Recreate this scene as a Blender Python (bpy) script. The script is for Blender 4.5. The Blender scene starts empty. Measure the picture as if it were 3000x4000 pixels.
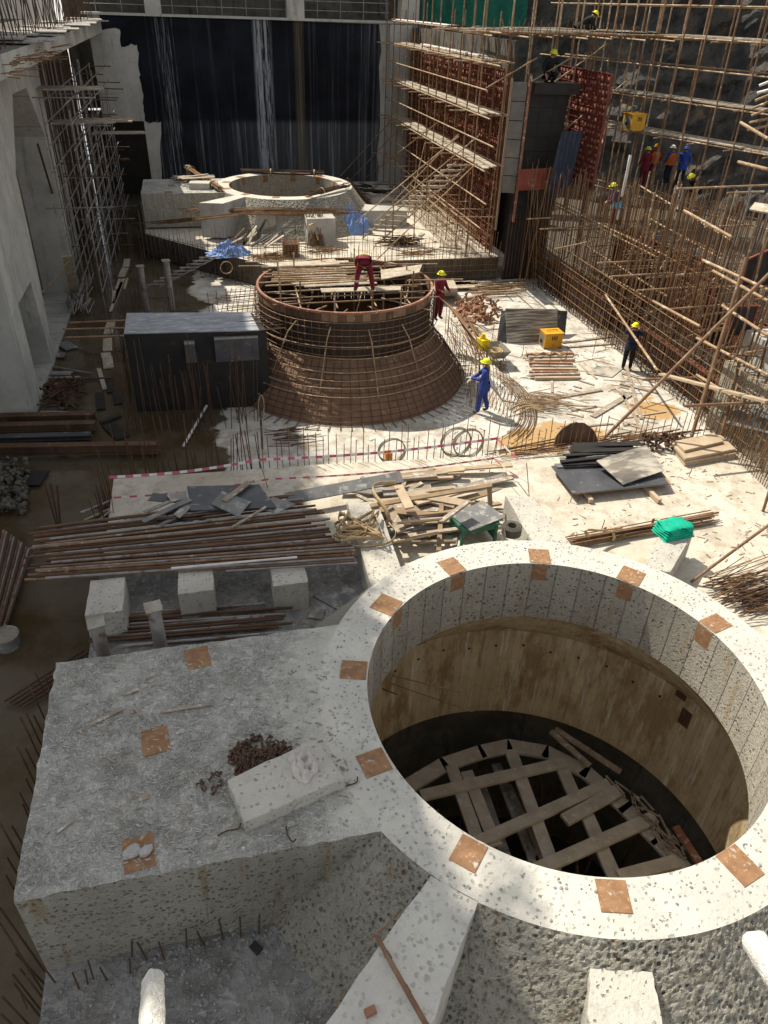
import bpy, bmesh, math, random
from mathutils import Vector, Matrix
rnd = random.Random(7)
SC = bpy.context.scene
COL = SC.collection
PI = math.pi
# ---------------------------------------------------------------- camera
CP = Vector((0, 0, 8.0))
CR = Vector((0.974384645932878, -0.22292833874963242, 0.029622922755683512))
CU = Vector((0.10231341925323922, 0.5567379840846071, 0.8243632581078069))
CF = Vector((0.2002661379539011, 0.8002160788560405, -0.5652855040855834))
FPX = 2896.75 * 1659 / 3000            # focal length in survey pixels (picture 1659 x 2212)
cam = bpy.data.cameras.new('camera'); camo = bpy.data.objects.new('camera', cam); COL.objects.link(camo)
camo.matrix_world = Matrix(((CR.x, CU.x, -CF.x, 0), (CR.y, CU.y, -CF.y, 0), (CR.z, CU.z, -CF.z, 8.0), (0, 0, 0, 1)))
cam.sensor_fit = 'VERTICAL'; cam.sensor_height = 24.0; cam.lens = 24.0 * 2896.75 / 4000
cam.clip_start = 0.05; cam.clip_end = 2000
SC.camera = camo
# ---------------------------------------------------------------- light
SUN_EL = math.radians(53); SUN_DIR = Vector((-0.62, 0.785, 0)).normalized()      # towards the sun
to_sun = Vector((SUN_DIR.x * math.cos(SUN_EL), SUN_DIR.y * math.cos(SUN_EL), math.sin(SUN_EL)))
w = bpy.data.worlds.new('World'); SC.world = w; w.use_nodes = True
nt = w.node_tree; sky = nt.nodes.new('ShaderNodeTexSky'); sky.sky_type = 'NISHITA'; sky.sun_disc = False
sky.sun_elevation = SUN_EL; sky.sun_rotation = math.atan2(to_sun.x, to_sun.y)
hs = nt.nodes.new('ShaderNodeHueSaturation'); hs.inputs['Saturation'].default_value = 0.22; nt.links.new(sky.outputs[0], hs.inputs['Color'])
nt.links.new(hs.outputs[0], nt.nodes['Background'].inputs[0]); nt.nodes['Background'].inputs[1].default_value = 0.12
sl = bpy.data.lights.new('sun', 'SUN'); so = bpy.data.objects.new('sun', sl); COL.objects.link(so)
sl.energy = 3.9; sl.angle = math.radians(0.5); sl.color = (1.0, 0.93, 0.80)
so.rotation_euler = to_sun.to_track_quat('Z', 'Y').to_euler()
vs = SC.view_settings; vs.view_transform = 'Standard'; vs.look = 'None'; vs.exposure = 0.72; vs.gamma = 1; vs.use_curve_mapping = False
SC.render.engine = 'CYCLES'
# ---------------------------------------------------------------- survey helper: where a sight line meets a plane of the site
def W(x, y, X=None, Y=None, Z=None, d=None):
    r = CF + CR * ((x - 829.5) / FPX) - CU * ((y - 1106) / FPX)
    if X is not None: t = X / r.x
    elif Y is not None: t = Y / r.y
    elif Z is not None: t = (Z - 8.0) / r.z
    else: t = d
    return CP + r * t
def V(*a): return Vector(a)
# ---------------------------------------------------------------- materials
def nodes_of(name):
    m = bpy.data.materials.new(name); m.use_nodes = True
    return m, m.node_tree, m.node_tree.nodes['Principled BSDF']
class NT:
    def __init__(s, t): s.t = t; s.pos = None
    def n(s, typ, **k):
        o = s.t.nodes.new(typ)
        for a, b in k.items(): setattr(o, a, b)
        return o
    def l(s, a, b): s.t.links.new(a, b)
    def P(s, sc=(1, 1, 1)):
        if s.pos is None: s.pos = s.n('ShaderNodeNewGeometry').outputs['Position']
        if sc == (1, 1, 1): return s.pos
        m = s.n('ShaderNodeVectorMath', operation='MULTIPLY'); s.l(s.pos, m.inputs[0]); m.inputs[1].default_value = sc
        return m.outputs[0]
    def noise(s, scale, det=4, rough=.55, sc=(1, 1, 1), dist=0):
        o = s.n('ShaderNodeTexNoise'); o.inputs['Scale'].default_value = scale; o.inputs['Detail'].default_value = det
        o.inputs['Roughness'].default_value = rough; o.inputs['Distortion'].default_value = dist
        s.l(s.P(sc), o.inputs['Vector']); return o.outputs[0]
    def voro(s, scale, feat='F1', sc=(1, 1, 1), rnd_=1.0, out='Distance', vec=None):
        o = s.n('ShaderNodeTexVoronoi', feature=feat); o.inputs['Scale'].default_value = scale
        o.inputs['Randomness'].default_value = rnd_
        s.l(vec if vec is not None else s.P(sc), o.inputs['Vector']); return o.outputs[out]
    def warp(s, scale, amt):
        o = s.n('ShaderNodeTexNoise'); o.inputs['Scale'].default_value = scale; s.l(s.P(), o.inputs['Vector'])
        a = s.n('ShaderNodeVectorMath', operation='MULTIPLY_ADD'); s.l(o.outputs['Color'], a.inputs[0])
        a.inputs[1].default_value = (amt,) * 3; s.l(s.P(), a.inputs[2]); return a.outputs[0]
    def ramp(s, v, a, b, lo=0., hi=1.):
        o = s.n('ShaderNodeMapRange'); s.l(v, o.inputs[0]); o.interpolation_type = 'SMOOTHSTEP'
        for i, q in zip((1, 2, 3, 4), (a, b, lo, hi)): o.inputs[i].default_value = q
        return o.outputs[0]
    def math(s, op, a, b=None, c=None):
        o = s.n('ShaderNodeMath', operation=op)
        for i, q in enumerate((a, b, c)):
            if q is None: continue
            if isinstance(q, (int, float)): o.inputs[i].default_value = q
            else: s.l(q, o.inputs[i])
        return o.outputs[0]
    def mix(s, f, a, b):
        o = s.n('ShaderNodeMix', data_type='RGBA')
        if isinstance(f, (int, float)): o.inputs[0].default_value = f
        else: s.l(f, o.inputs[0])
        for i, q in ((6, a), (7, b)):
            if isinstance(q, tuple): o.inputs[i].default_value = (*q, 1)
            else: s.l(q, o.inputs[i])
        return o.outputs[2]
    def xyz(s):
        o = s.n('ShaderNodeSeparateXYZ'); s.l(s.P(), o.inputs[0]); return o.outputs
    def bump(s, h, dist, strength, bs):
        o = s.n('ShaderNodeBump'); o.inputs['Strength'].default_value = strength; o.inputs['Distance'].default_value = dist
        s.l(h, o.inputs['Height']); s.l(o.outputs[0], bs.inputs['Normal']); return o
MATS = {}
def grunge(name, c1, c2, sc=3., c3=None, sc3=12., t3=(.55, .7), rough=.85, metal=0., bsc=40., bd=.01, bs=.5, aniso=(1, 1, 1), c4=None, t4=(.6, .75), sc4=1.2, an4=(1, 1, 1), spec=.3):
    m, t, b = nodes_of(name); q = NT(t)
    col = q.mix(q.ramp(q.noise(sc, 5, .6, aniso), .3, .7), c1, c2)
    if c3: col = q.mix(q.ramp(q.noise(sc3, 4, .6, aniso), *t3), col, c3)
    if c4: col = q.mix(q.ramp(q.noise(sc4, 6, .65, an4), *t4), col, c4)
    q.l(col, b.inputs['Base Color']); b.inputs['Roughness'].default_value = rough; b.inputs['Metallic'].default_value = metal
    b.inputs['Specular IOR Level'].default_value = spec
    if bs: q.bump(q.noise(bsc, 4, .6, aniso), bd, bs, b)
    MATS[name] = m; return m
def concrete(name, c1, c2, pits=None, pitcol=None, pitsize=(.16, .3), chips=None, planks=None, stain=None, rough=.9, dirt=None, grime=None, pitmix=.85, blend=None, bd=.03, bs=.9, fine=45):
    """weathered cast concrete: optional bush-hammered pits, chipped relief, board marks, rust runs"""
    m, t, b = nodes_of(name); q = NT(t)
    col = q.mix(q.ramp(q.noise(1.1, 6, .65), .32, .68), c1, c2)
    col = q.mix(q.ramp(q.noise(7, 6, .7), .5, .8), col, tuple(x * .72 for x in c1))
    h = q.math('MULTIPLY', q.noise(fine, 4, .7), .25)
    h = q.math('ADD', h, q.math('MULTIPLY', q.noise(6, 4, .6), .35))
    if chips:      # scabbled top: overlapping flakes with dark broken edges
        wv = q.warp(4, .5); e1 = q.voro(chips, 'DISTANCE_TO_EDGE', vec=wv); f1 = q.voro(chips, 'F1', vec=wv); e2 = q.noise(chips * 2.6, 6, .75, (1, 1, 1), 1.2)
        area = q.ramp(q.noise(1.6, 5, .65), .36, .6, .1, 1.)
        cr = q.math('MULTIPLY', q.math('MULTIPLY', q.ramp(e1, .0, .12, 1, 0), q.ramp(e2, .38, .58)), area)
        h = q.math('ADD', h, q.math('ADD', q.math('MULTIPLY', f1, .8), q.math('MULTIPLY', e2, 1.5))); h = q.math('SUBTRACT', h, q.math('MULTIPLY', cr, .7))
        cell = q.voro(chips, 'F1', vec=wv, out='Color'); sp = q.n('ShaderNodeSeparateColor'); q.l(cell, sp.inputs[0])
        col = q.mix(q.math('MULTIPLY', q.ramp(sp.outputs[0], .3, .9), q.math('MULTIPLY', area, .55)), col, tuple(x * .68 for x in c1))
        col = q.mix(q.math('MULTIPLY', q.ramp(sp.outputs[1], .6, .9), .6), col, tuple(min(.8, x * 1.2) for x in c2))
        col = q.mix(q.ramp(q.noise(2.1, 7, .75), .52, .66, 0, .5), col, tuple(x * .62 for x in c1)); col = q.mix(q.math('MULTIPLY', cr, .85), col, tuple(x * .36 for x in c1))
        col = q.mix(q.ramp(q.noise(34, 4, .8), .62, .7), col, tuple(x * .45 for x in c1))
    if pits:       # point-tool marks: irregular small holes, crumbly, same stone a little darker
        wv = q.warp(14, .07); v = q.voro(pits, 'F1', vec=wv); dens = q.ramp(q.noise(.8, 3), .34, .56, .45, 1.0)
        cell = q.voro(pits, 'F1', vec=wv, out='Color'); sp = q.n('ShaderNodeSeparateColor'); q.l(cell, sp.inputs[0])
        vr = q.math('DIVIDE', v, q.math('MULTIPLY_ADD', sp.outputs[0], .6, .62))
        pit = q.math('MULTIPLY', q.ramp(vr, pitsize[0], pitsize[1], 1, 0), dens)
        crumb = q.ramp(q.noise(55, 4, .7), .35, .62, .35, 1.)
        h = q.math('SUBTRACT', h, q.math('MULTIPLY', pit, q.math('MULTIPLY_ADD', crumb, 1.1, .5))); h = q.math('ADD', h, q.math('MULTIPLY', q.noise(pits * 1.6, 5, .7), 1.1))
        if pitcol: col = q.mix(q.math('MULTIPLY', pit, q.math('MULTIPLY', crumb, pitmix)), col, pitcol)
    if planks:
        ax, width = planks
        x = q.xyz()[ax] if isinstance(ax, int) else ax(q)
        fr = q.math('FRACT', q.math('DIVIDE', x, width)); g = q.ramp(q.math('ABSOLUTE', q.math('SUBTRACT', fr, .5)), .46, .5)
        h = q.math('SUBTRACT', h, q.math('MULTIPLY', g, .5))
        cell = q.n('ShaderNodeTexWhiteNoise', noise_dimensions='1D'); q.l(q.math('FLOOR', q.math('DIVIDE', x, width)), cell.inputs['W'])
        col = q.mix(q.math('MULTIPLY', cell.outputs[0], .45), col, tuple(x * .62 for x in c1)); col = q.mix(q.math('MULTIPLY', g, .5), col, tuple(x * .35 for x in c1))
    if dirt:
        col = q.mix(q.math('MULTIPLY', q.ramp(q.noise(2.0, 8, .75), .46, .64), .7), col, dirt); col = q.mix(q.math('MULTIPLY', q.ramp(q.noise(26, 5, .7), .58, .75), .45), col, dirt); col = q.mix(q.ramp(q.voro(3.2, vec=q.warp(6, .2)), .02, .05, .7, 0), col, tuple(x * .5 for x in dirt))
    if grime:
        col = q.mix(q.math('MULTIPLY', q.ramp(q.noise(1.0, 7, .75, (1.6, 1.6, .5)), .46, .64), .75), col, grime); col = q.mix(q.math('MULTIPLY', q.ramp(q.noise(2.2, 5, .7, (4, 4, .3)), .56, .7), .7), col, tuple(x * .7 for x in grime))
    if stain:
        sn = q.ramp(q.noise(1.3, 5, .7, (3.2, 3.2, .35)), .54, .72); col = q.mix(q.math('MULTIPLY', sn, .8), col, stain)
    if blend:      # the scabbling fades out towards the ring
        o = q.xyz(); dx = q.math('SUBTRACT', o[0], blend[0]); dy = q.math('SUBTRACT', o[1], blend[1]); d_ = q.math('SQRT', q.math('ADD', q.math('MULTIPLY', dx, dx), q.math('MULTIPLY', dy, dy)))
        k_ = q.ramp(q.math('ADD', d_, q.math('MULTIPLY', q.math('SUBTRACT', q.noise(2.5, 5, .7), .5), 1.1)), blend[2] - .1, blend[3], 1, 0)
        smooth_ = q.mix(q.ramp(q.noise(1.1, 6, .65), .32, .68), (.47, .45, .395), (.58, .555, .485)); col = q.mix(k_, col, smooth_); h = q.math('MULTIPLY', h, q.math('MULTIPLY_ADD', k_, -.8, 1.))
    q.l(col, b.inputs['Base Color']); b.inputs['Roughness'].default_value = rough; b.inputs['Specular IOR Level'].default_value = .2
    q.bump(h, bd, bs, b); MATS[name] = m; return m
def polar(cx, cy, k):
    def f(q):
        o = q.xyz(); a = q.math('ARCTAN2', q.math('SUBTRACT', o[1], cy), q.math('SUBTRACT', o[0], cx)); return q.math('MULTIPLY', a, k)
    return f
CC1, CC2 = (.50, .46, .39), (.60, .55, .46)
concrete('chipped_concrete', (.56, .54, .48), (.68, .655, .585), chips=15, blend=(4.4, 6.55, 3.5, 4.5), bd=.05, bs=1.0)
concrete('rim_concrete', (.47, .45, .395), (.58, .555, .485), pits=13, pitcol=(.42, .405, .36), pitsize=(.12, .36), bd=.016, bs=.8, pitmix=.45)
concrete('pocked_concrete', (.41, .385, .32), (.50, .47, .385), pits=15, pitcol=(.26, .24, .195), pitsize=(.14, .38), bd=.10, bs=.9, stain=(.33, .23, .12))
concrete('inner_band_concrete', (.43, .395, .325), (.52, .475, .39), pits=13, pitcol=(.2, .185, .155), pitsize=(.12, .32), bd=.06, bs=1.0, planks=(polar(4.4, 6.55, 2.83), .42), stain=(.36, .24, .11))
concrete('shaft_concrete', (.52, .42, .265), (.62, .52, .35), planks=(polar(4.4, 6.55, 3.8), .17), stain=(.74, .70, .6), grime=(.25, .15, .07), bd=.012, bs=.5)
concrete('slab_concrete', (.47, .425, .345), (.60, .55, .455), bd=.025, bs=.8, dirt=(.33, .27, .19))
concrete('dusty_shade_floor', (.25, .245, .23), (.38, .37, .34), chips=11, bd=.025, bs=.9, dirt=(.17, .15, .12))
concrete('block_concrete', (.43, .405, .35), (.54, .51, .44), pits=13, pitcol=(.30, .28, .24), pitmix=.6, pitsize=(.12, .28), bd=.03, bs=.8)
concrete('cast_concrete', (.40, .395, .36), (.53, .52, .475), planks=(1, 1.1), stain=(.24, .2, .15), bd=.008, bs=.4)
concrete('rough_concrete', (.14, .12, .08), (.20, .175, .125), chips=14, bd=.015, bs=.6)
concrete('grey_concrete', (.34, .33, .30), (.46, .44, .40), stain=(.3, .22, .13), bd=.012, bs=.5)
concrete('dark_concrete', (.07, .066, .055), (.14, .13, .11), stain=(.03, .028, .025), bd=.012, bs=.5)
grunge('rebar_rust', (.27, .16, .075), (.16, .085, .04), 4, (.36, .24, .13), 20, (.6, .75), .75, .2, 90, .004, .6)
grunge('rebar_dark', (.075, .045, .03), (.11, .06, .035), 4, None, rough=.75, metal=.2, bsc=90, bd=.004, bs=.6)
grunge('tube_rust', (.27, .17, .10), (.17, .085, .045), 2.5, (.38, .30, .21), 7, (.58, .68), .7, .1, 60, .004, .5)
grunge('tube_tan', (.38, .275, .165), (.25, .15, .08), 2.5, (.55, .5, .42), 7, (.56, .66), .7, .05, 60, .004, .4)
grunge('tube_grey', (.30, .29, .28), (.20, .17, .15), 3, (.16, .085, .05), 6, (.55, .68), .6, .2, 60, .003, .4)
grunge('tube_white', (.72, .70, .66), (.6, .57, .52), 3, (.42, .24, .1), 5, (.62, .66), .75, 0, 50, .01, .6)
grunge('lime_crust', (.72, .69, .63), (.56, .53, .47), 16, (.42, .19, .06), 4, (.66, .68), .85, 0, 90, .012, .9)
grunge('clamp_steel', (.12, .10, .085), (.2, .13, .08), 9, rough=.6, metal=.4)
grunge('plate_rust', (.30, .165, .08), (.21, .11, .055), 6, (.38, .24, .125), 17, (.55, .7), .75, .05, 40, .004, .4, c4=(.5, .45, .38), t4=(.58, .72), sc4=9)
grunge('form_dark', (.055, .035, .025), (.035, .024, .018), 1.6, (.10, .06, .04), 5, (.56, .75), .7, .2, 25, .004, .4, (1, 1, .3))
grunge('form_tan', (.26, .17, .105), (.17, .10, .06), 1.6, (.33, .24, .16), 5, (.56, .75), .7, .15, 25, .004, .4, (1, 1, .3))
grunge('sheet_top', (.34, .35, .37), (.2, .21, .225), 1.5, (.55, .55, .55), 3.5, (.54, .72), .55, 0, 50, .004, .4, (1, 3, 1))
grunge('form_rust', (.15, .085, .05), (.085, .05, .033), 1.6, (.24, .15, .09), 5, (.56, .75), .65, .3, 25, .004, .4, (1, 1, .3))
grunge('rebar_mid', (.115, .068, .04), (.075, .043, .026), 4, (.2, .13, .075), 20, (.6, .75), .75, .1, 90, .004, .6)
grunge('frame_wood', (.52, .465, .385), (.40, .345, .275), 2.6, (.56, .52, .45), 7, (.54, .7), .9, 0, 50, .008, .6)
grunge('cone_rust', (.255, .15, .095), (.18, .105, .068), 1.6, (.33, .225, .15), 5, (.56, .75), .75, .1, 25, .004, .4)
grunge('form_red', (.27, .07, .045), (.19, .05, .033), 2, (.42, .3, .22), 7, (.58, .7), .7, .1, 25, .004, .4)
grunge('waffle_plate', (.40, .17, .12), (.27, .10, .07), 3, (.5, .32, .24), 8, (.55, .7), .75, .05, 25, .004, .3)
grunge('form_maroon', (.20, .05, .035), (.14, .04, .03), 2, (.28, .18, .13), 7, (.6, .7), .7, .1, 25, .004, .4)
grunge('form_black', (.017, .016, .016), (.03, .026, .023), 2, (.08, .06, .045), 6, (.62, .78), .6, .1, 25, .004, .3)
grunge('form_grey', (.13, .13, .125), (.19, .175, .155), 2, (.30, .19, .11), 4, (.6, .72), .6, .2, 25, .004, .3)
grunge('wood', (.30, .215, .13), (.22, .15, .09), 2.2, (.20, .13, .075), 9, (.56, .72), .85, 0, 60, .006, .5)
grunge('wood_pale', (.47, .375, .26), (.36, .27, .18), 2.2, (.33, .23, .13), 9, (.6, .75), .85, 0, 60, .006, .5)
grunge('wood_dusty', (.34, .28, .215), (.24, .185, .13), 2.6, (.5, .47, .42), 7, (.52, .68), .9, 0, 50, .008, .6)
grunge('wood_grey', (.30, .28, .25), (.22, .2, .175), 2.6, (.44, .42, .39), 7, (.52, .68), .9, 0, 50, .008, .6)
grunge('wood_redbrown', (.24, .095, .06), (.3, .16, .1), 3, (.5, .42, .36), 7, (.56, .68), .85, 0, 50, .006, .5)
grunge('ply_dark', (.05, .052, .06), (.085, .085, .09), 1.5, (.3, .29, .27), 3.5, (.58, .74), .5, 0, 50, .004, .4, c4=(.22, .18, .13), t4=(.64, .72), sc4=7, an4=(1, 3, 3))
grunge('ply_grey', (.20, .195, .185), (.12, .12, .12), 1.5, (.36, .35, .32), 5, (.5, .68), .6, 0, 50, .004, .4, c4=(.2, .15, .1), t4=(.64, .7), sc4=3, an4=(1, 3, 3))
grunge('ply_weathered', (.22, .19, .15), (.085, .08, .075), 2.2, (.44, .40, .33), 3.4, (.44, .62), .75, 0, 50, .006, .5, (.3, .3, 5.))
grunge('ply_edge', (.36, .24, .13), (.25, .16, .09), 6, rough=.85)
grunge('scaff_board', (.44, .385, .30), (.31, .25, .175), 2.6, (.58, .53, .45), 7, (.54, .7), .9, 0, 50, .008, .5)
grunge('tarp_blue', (.13, .24, .50), (.22, .34, .60), 3, (.42, .5, .64), 8, (.56, .74), .55, 0, 14, .03, .6)
grunge('tarp_navy', (.025, .032, .055), (.04, .05, .08), 3, (.15, .17, .2), 5, (.6, .75), .5, 0, 8, .02, .6, (4, 4, .4))
grunge('cloth_green', (.0, .30, .18), (.0, .38, .24), 6, (.05, .42, .28), 14, (.55, .7), .8, 0, 60, .006, .5)
grunge('net_green', (.012, .13, .085), (.008, .09, .062), 1.2, (.02, .17, .115), 9, (.5, .7), .8, 0, 30, .004, .3)
grunge('cloth_beige', (.58, .54, .49), (.48, .44, .40), 8, rough=.95, bsc=120, bd=.006, bs=.8)
grunge('strap', (.48, .36, .20), (.36, .25, .13), 6, (.58, .48, .33), 16, (.55, .7), .9, 0, 120, .004, .6)
grunge('cable_black', (.02, .02, .02), (.035, .033, .03), 5, rough=.6)
grunge('wire_grey', (.33, .31, .26), (.24, .21, .16), 6, rough=.5, metal=.5)
grunge('yellow_paint', (.62, .33, .02), (.52, .26, .02), 3, (.38, .25, .12), 9, (.64, .72), .5, 0, 40, .003, .3)
grunge('yellow_bright', (.75, .56, .01), (.7, .5, .01), 3, rough=.5)
grunge('orange_paint', (.62, .26, .03), (.5, .2, .03), 3, rough=.6)
grunge('table_green', (.045, .17, .10), (.03, .11, .07), 5, (.3, .2, .12), 9, (.62, .7), .6, 0, 40, .004, .4)
grunge('rubber', (.075, .07, .055), (.11, .10, .08), 5, rough=.8)
grunge('stone', (.42, .41, .39), (.32, .31, .29), 5, (.5, .49, .47), 14, (.55, .7), .9, 0, 30, .01, .7)
grunge('stone_grey', (.30, .29, .275), (.22, .21, .2), 5, (.4, .39, .37), 14, (.55, .7), .9, 0, 30, .01, .7)
grunge('stone_dark', (.075, .065, .05), (.14, .125, .10), 5, rough=.95)
grunge('rust_scrap', (.075, .045, .03), (.12, .065, .04), 9, (.2, .12, .07), 20, (.56, .7), .8, .1, 60, .006, .5)
grunge('scrap_orange', (.32, .16, .09), (.22, .11, .06), 7, (.42, .26, .16), 14, (.55, .7), .75, .2, 50, .006, .4)
grunge('tape_white', (.7, .67, .65), (.62, .60, .58), 6, rough=.45); grunge('tape_red', (.55, .12, .17), (.48, .10, .15), 6, rough=.45)
grunge('helmet_yellow', (.72, .70, .03), (.66, .62, .03), 6, rough=.35, bs=0); grunge('helmet_white', (.7, .75, .62), (.66, .7, .55), 6, rough=.35, bs=0)
grunge('helmet_orange', (.75, .38, .02), (.7, .34, .02), 6, rough=.35, bs=0); grunge('helmet_blue', (.04, .11, .5), (.03, .09, .4), 6, rough=.35, bs=0)
grunge('skin', (.30, .17, .10), (.26, .14, .085), 9, rough=.6, bs=0)
grunge('hair', (.015, .012, .01), (.02, .018, .015), 9, rough=.7)
grunge('glove', (.6, .55, .46), (.52, .46, .38), 20, rough=.95)
grunge('boots', (.05, .045, .04), (.09, .08, .065), 9, rough=.8)
for nme, c in dict(maroon=(.19, .018, .03), darkred=(.13, .014, .022), blue=(.035, .06, .26), navy=(.018, .022, .04), black=(.012, .013, .014), khaki=(.36, .27, .16), orange=(.72, .16, .03), purple=(.12, .06, .11), royal=(.03, .08, .42), silver=(.6, .6, .58), cyan=(.1, .42, .6), white=(.65, .66, .68)).items():
    grunge('cloth_' + nme, c, tuple(x * .72 for x in c), 7, rough=.9, bsc=25, bd=.015, bs=.5)
m, t, b = nodes_of('coated_wall'); q = NT(t); MATS['coated_wall'] = m        # black waterproof coating, streaked by lime water
x, y, z = q.xyz()
st = q.noise(1.0, 6, .7, (2.6, 1, .05)); st2 = q.noise(1.0, 5, .75, (7., 1, .10)); band = q.ramp(q.noise(.5, 2, .5, (1, 1, .02)), .42, .62)
low = q.ramp(z, 1.7, 2.1, 1, 0)
wcol = q.ramp(q.math('ABSOLUTE', q.math('SUBTRACT', x, q.math('MULTIPLY_ADD', z, -.0, 4.45))), .28, .62, 1, 0)
tan_ = q.ramp(q.math('ABSOLUTE', q.math('SUBTRACT', x, 6.55)), .18, .34, 1, 0)
right = q.ramp(x, 7.6, 11.8, 0, .36)
sup = q.math('MULTIPLY', q.ramp(st, .52, .72), q.ramp(st2, .42, .62))
amt = q.math('ADD', q.math('MULTIPLY', sup, .16), q.math('MULTIPLY', right, q.ramp(st2, .46, .7)))
amt = q.math('ADD', amt, q.math('MULTIPLY', low, q.math('MULTIPLY', q.ramp(st2, .5, .70), q.ramp(st, .40, .66, .08, .7))))
amt = q.math('ADD', amt, q.math('MULTIPLY', low, q.ramp(q.math('ADD', x, q.math('MULTIPLY', st, 6.)), 3., 9., .015, .13)))
amt = q.math('ADD', amt, q.math('MULTIPLY', wcol, q.ramp(q.math('ADD', st2, q.math('MULTIPLY', q.math('SUBTRACT', q.noise(3., 5, .7, (5, 1, .5)), .5), .5)), .40, .58)))
wc2 = q.ramp(q.math('ABSOLUTE', q.math('SUBTRACT', x, -.95)), .2, .75, 1, 0); amt = q.math('ADD', amt, q.math('MULTIPLY', wc2, q.ramp(q.math('ADD', st2, q.math('MULTIPLY', q.math('SUBTRACT', q.noise(3.4, 5, .7, (6, 1, .4)), .5), .5)), .46, .66, 0, .6)))
amt = q.math('MINIMUM', amt, 1.)
base = q.mix(q.ramp(q.noise(.5, 4), .35, .65), (.006, .007, .010), (.013, .015, .022))
c = q.mix(amt, base, (.30, .32, .345)); c = q.mix(q.math('MULTIPLY', tan_, q.ramp(st2, .36, .64, .05, .6)), c, (.20, .16, .10))
dots = q.ramp(q.voro(1.6, rnd_=.25), .02, .035, 1, 0); c = q.mix(dots, c, (.25, .25, .25))
q.l(c, b.inputs['Base Color']); b.inputs['Roughness'].default_value = .8; b.inputs['Specular IOR Level'].default_value = .1; q.bump(q.noise(12, 3), .01, .3, b)
m, t, b = nodes_of('pit_floor'); q = NT(t); MATS['pit_floor'] = m            # poured blinding on the right, muddy water on the left
x, y, z = q.xyz()
edge = q.math('ADD', x, q.math('MULTIPLY', q.math('SUBTRACT', q.noise(.55, 5, .6), .5), 3.6))
edge = q.math('SUBTRACT', edge, q.math('MULTIPLY', q.ramp(y, 22, 27), -.2))
mud = q.ramp(edge, -.35, -.1, 1, 0)
def puddle(cx, cy, r):
    d = q.n('ShaderNodeVectorMath', operation='DISTANCE'); q.l(q.P(), d.inputs[0]); d.inputs[1].default_value = (cx, cy, -2.6)
    return q.ramp(q.math('ADD', d.outputs['Value'], q.math('MULTIPLY', q.math('SUBTRACT', q.noise(.8, 5, .6), .5), 2.4)), r - .12, r + .12, 1, 0)
wet = mud
for a in ((9.9, 17.6, 1.35), (8.6, 17.5, .8), (13.6, 19.2, .7)):
    wet = q.math('MAXIMUM', wet, puddle(*a))
cc = q.mix(q.ramp(q.noise(.7, 6, .65), .35, .65), (.46, .44, .39), (.60, .57, .50)); cc = q.mix(q.ramp(q.noise(9, 5, .7), .56, .75), cc, (.34, .31, .26))
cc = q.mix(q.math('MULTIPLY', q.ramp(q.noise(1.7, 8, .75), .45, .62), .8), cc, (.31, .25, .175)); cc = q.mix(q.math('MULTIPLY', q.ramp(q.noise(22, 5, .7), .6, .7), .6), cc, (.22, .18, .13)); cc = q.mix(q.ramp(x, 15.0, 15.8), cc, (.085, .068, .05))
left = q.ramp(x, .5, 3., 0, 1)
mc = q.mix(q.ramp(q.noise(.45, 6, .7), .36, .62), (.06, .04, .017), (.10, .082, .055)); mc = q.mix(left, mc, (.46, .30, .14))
q.l(q.mix(wet, cc, mc), b.inputs['Base Color'])
ro = q.n('ShaderNodeMapRange'); q.l(wet, ro.inputs[0]); ro.inputs[3].default_value = .9; ro.inputs[4].default_value = .10; q.l(ro.outputs[0], b.inputs['Roughness'])
hh = q.math('MULTIPLY', q.math('SUBTRACT', 1., wet), q.math('ADD', q.noise(5, 5, .7), q.math('MULTIPLY', q.noise(40, 3), .2))); q.bump(hh, .03, .7, b)
m, t, b = nodes_of('rock'); q = NT(t); MATS['rock'] = m
rr = q.noise(1.3, 10, .75, (1, .55, .5)); c = q.mix(q.ramp(rr, .34, .62), (.024, .028, .028), (.10, .092, .075)); c = q.mix(q.ramp(q.noise(.8, 9, .75), .54, .66), c, (.2, .135, .075))
c = q.mix(q.ramp(q.noise(2.4, 9, .8), .66, .7), c, (.34, .30, .23)); q.l(c, b.inputs['Base Color']); b.inputs['Roughness'].default_value = .6
q.bump(q.math('ADD', q.noise(1.6, 10, .75, (1, 1, .6), 1.2), q.math('MULTIPLY', q.noise(7, 6, .7, (1, 1, .4), .6), .3)), .45, 1., b)
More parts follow.
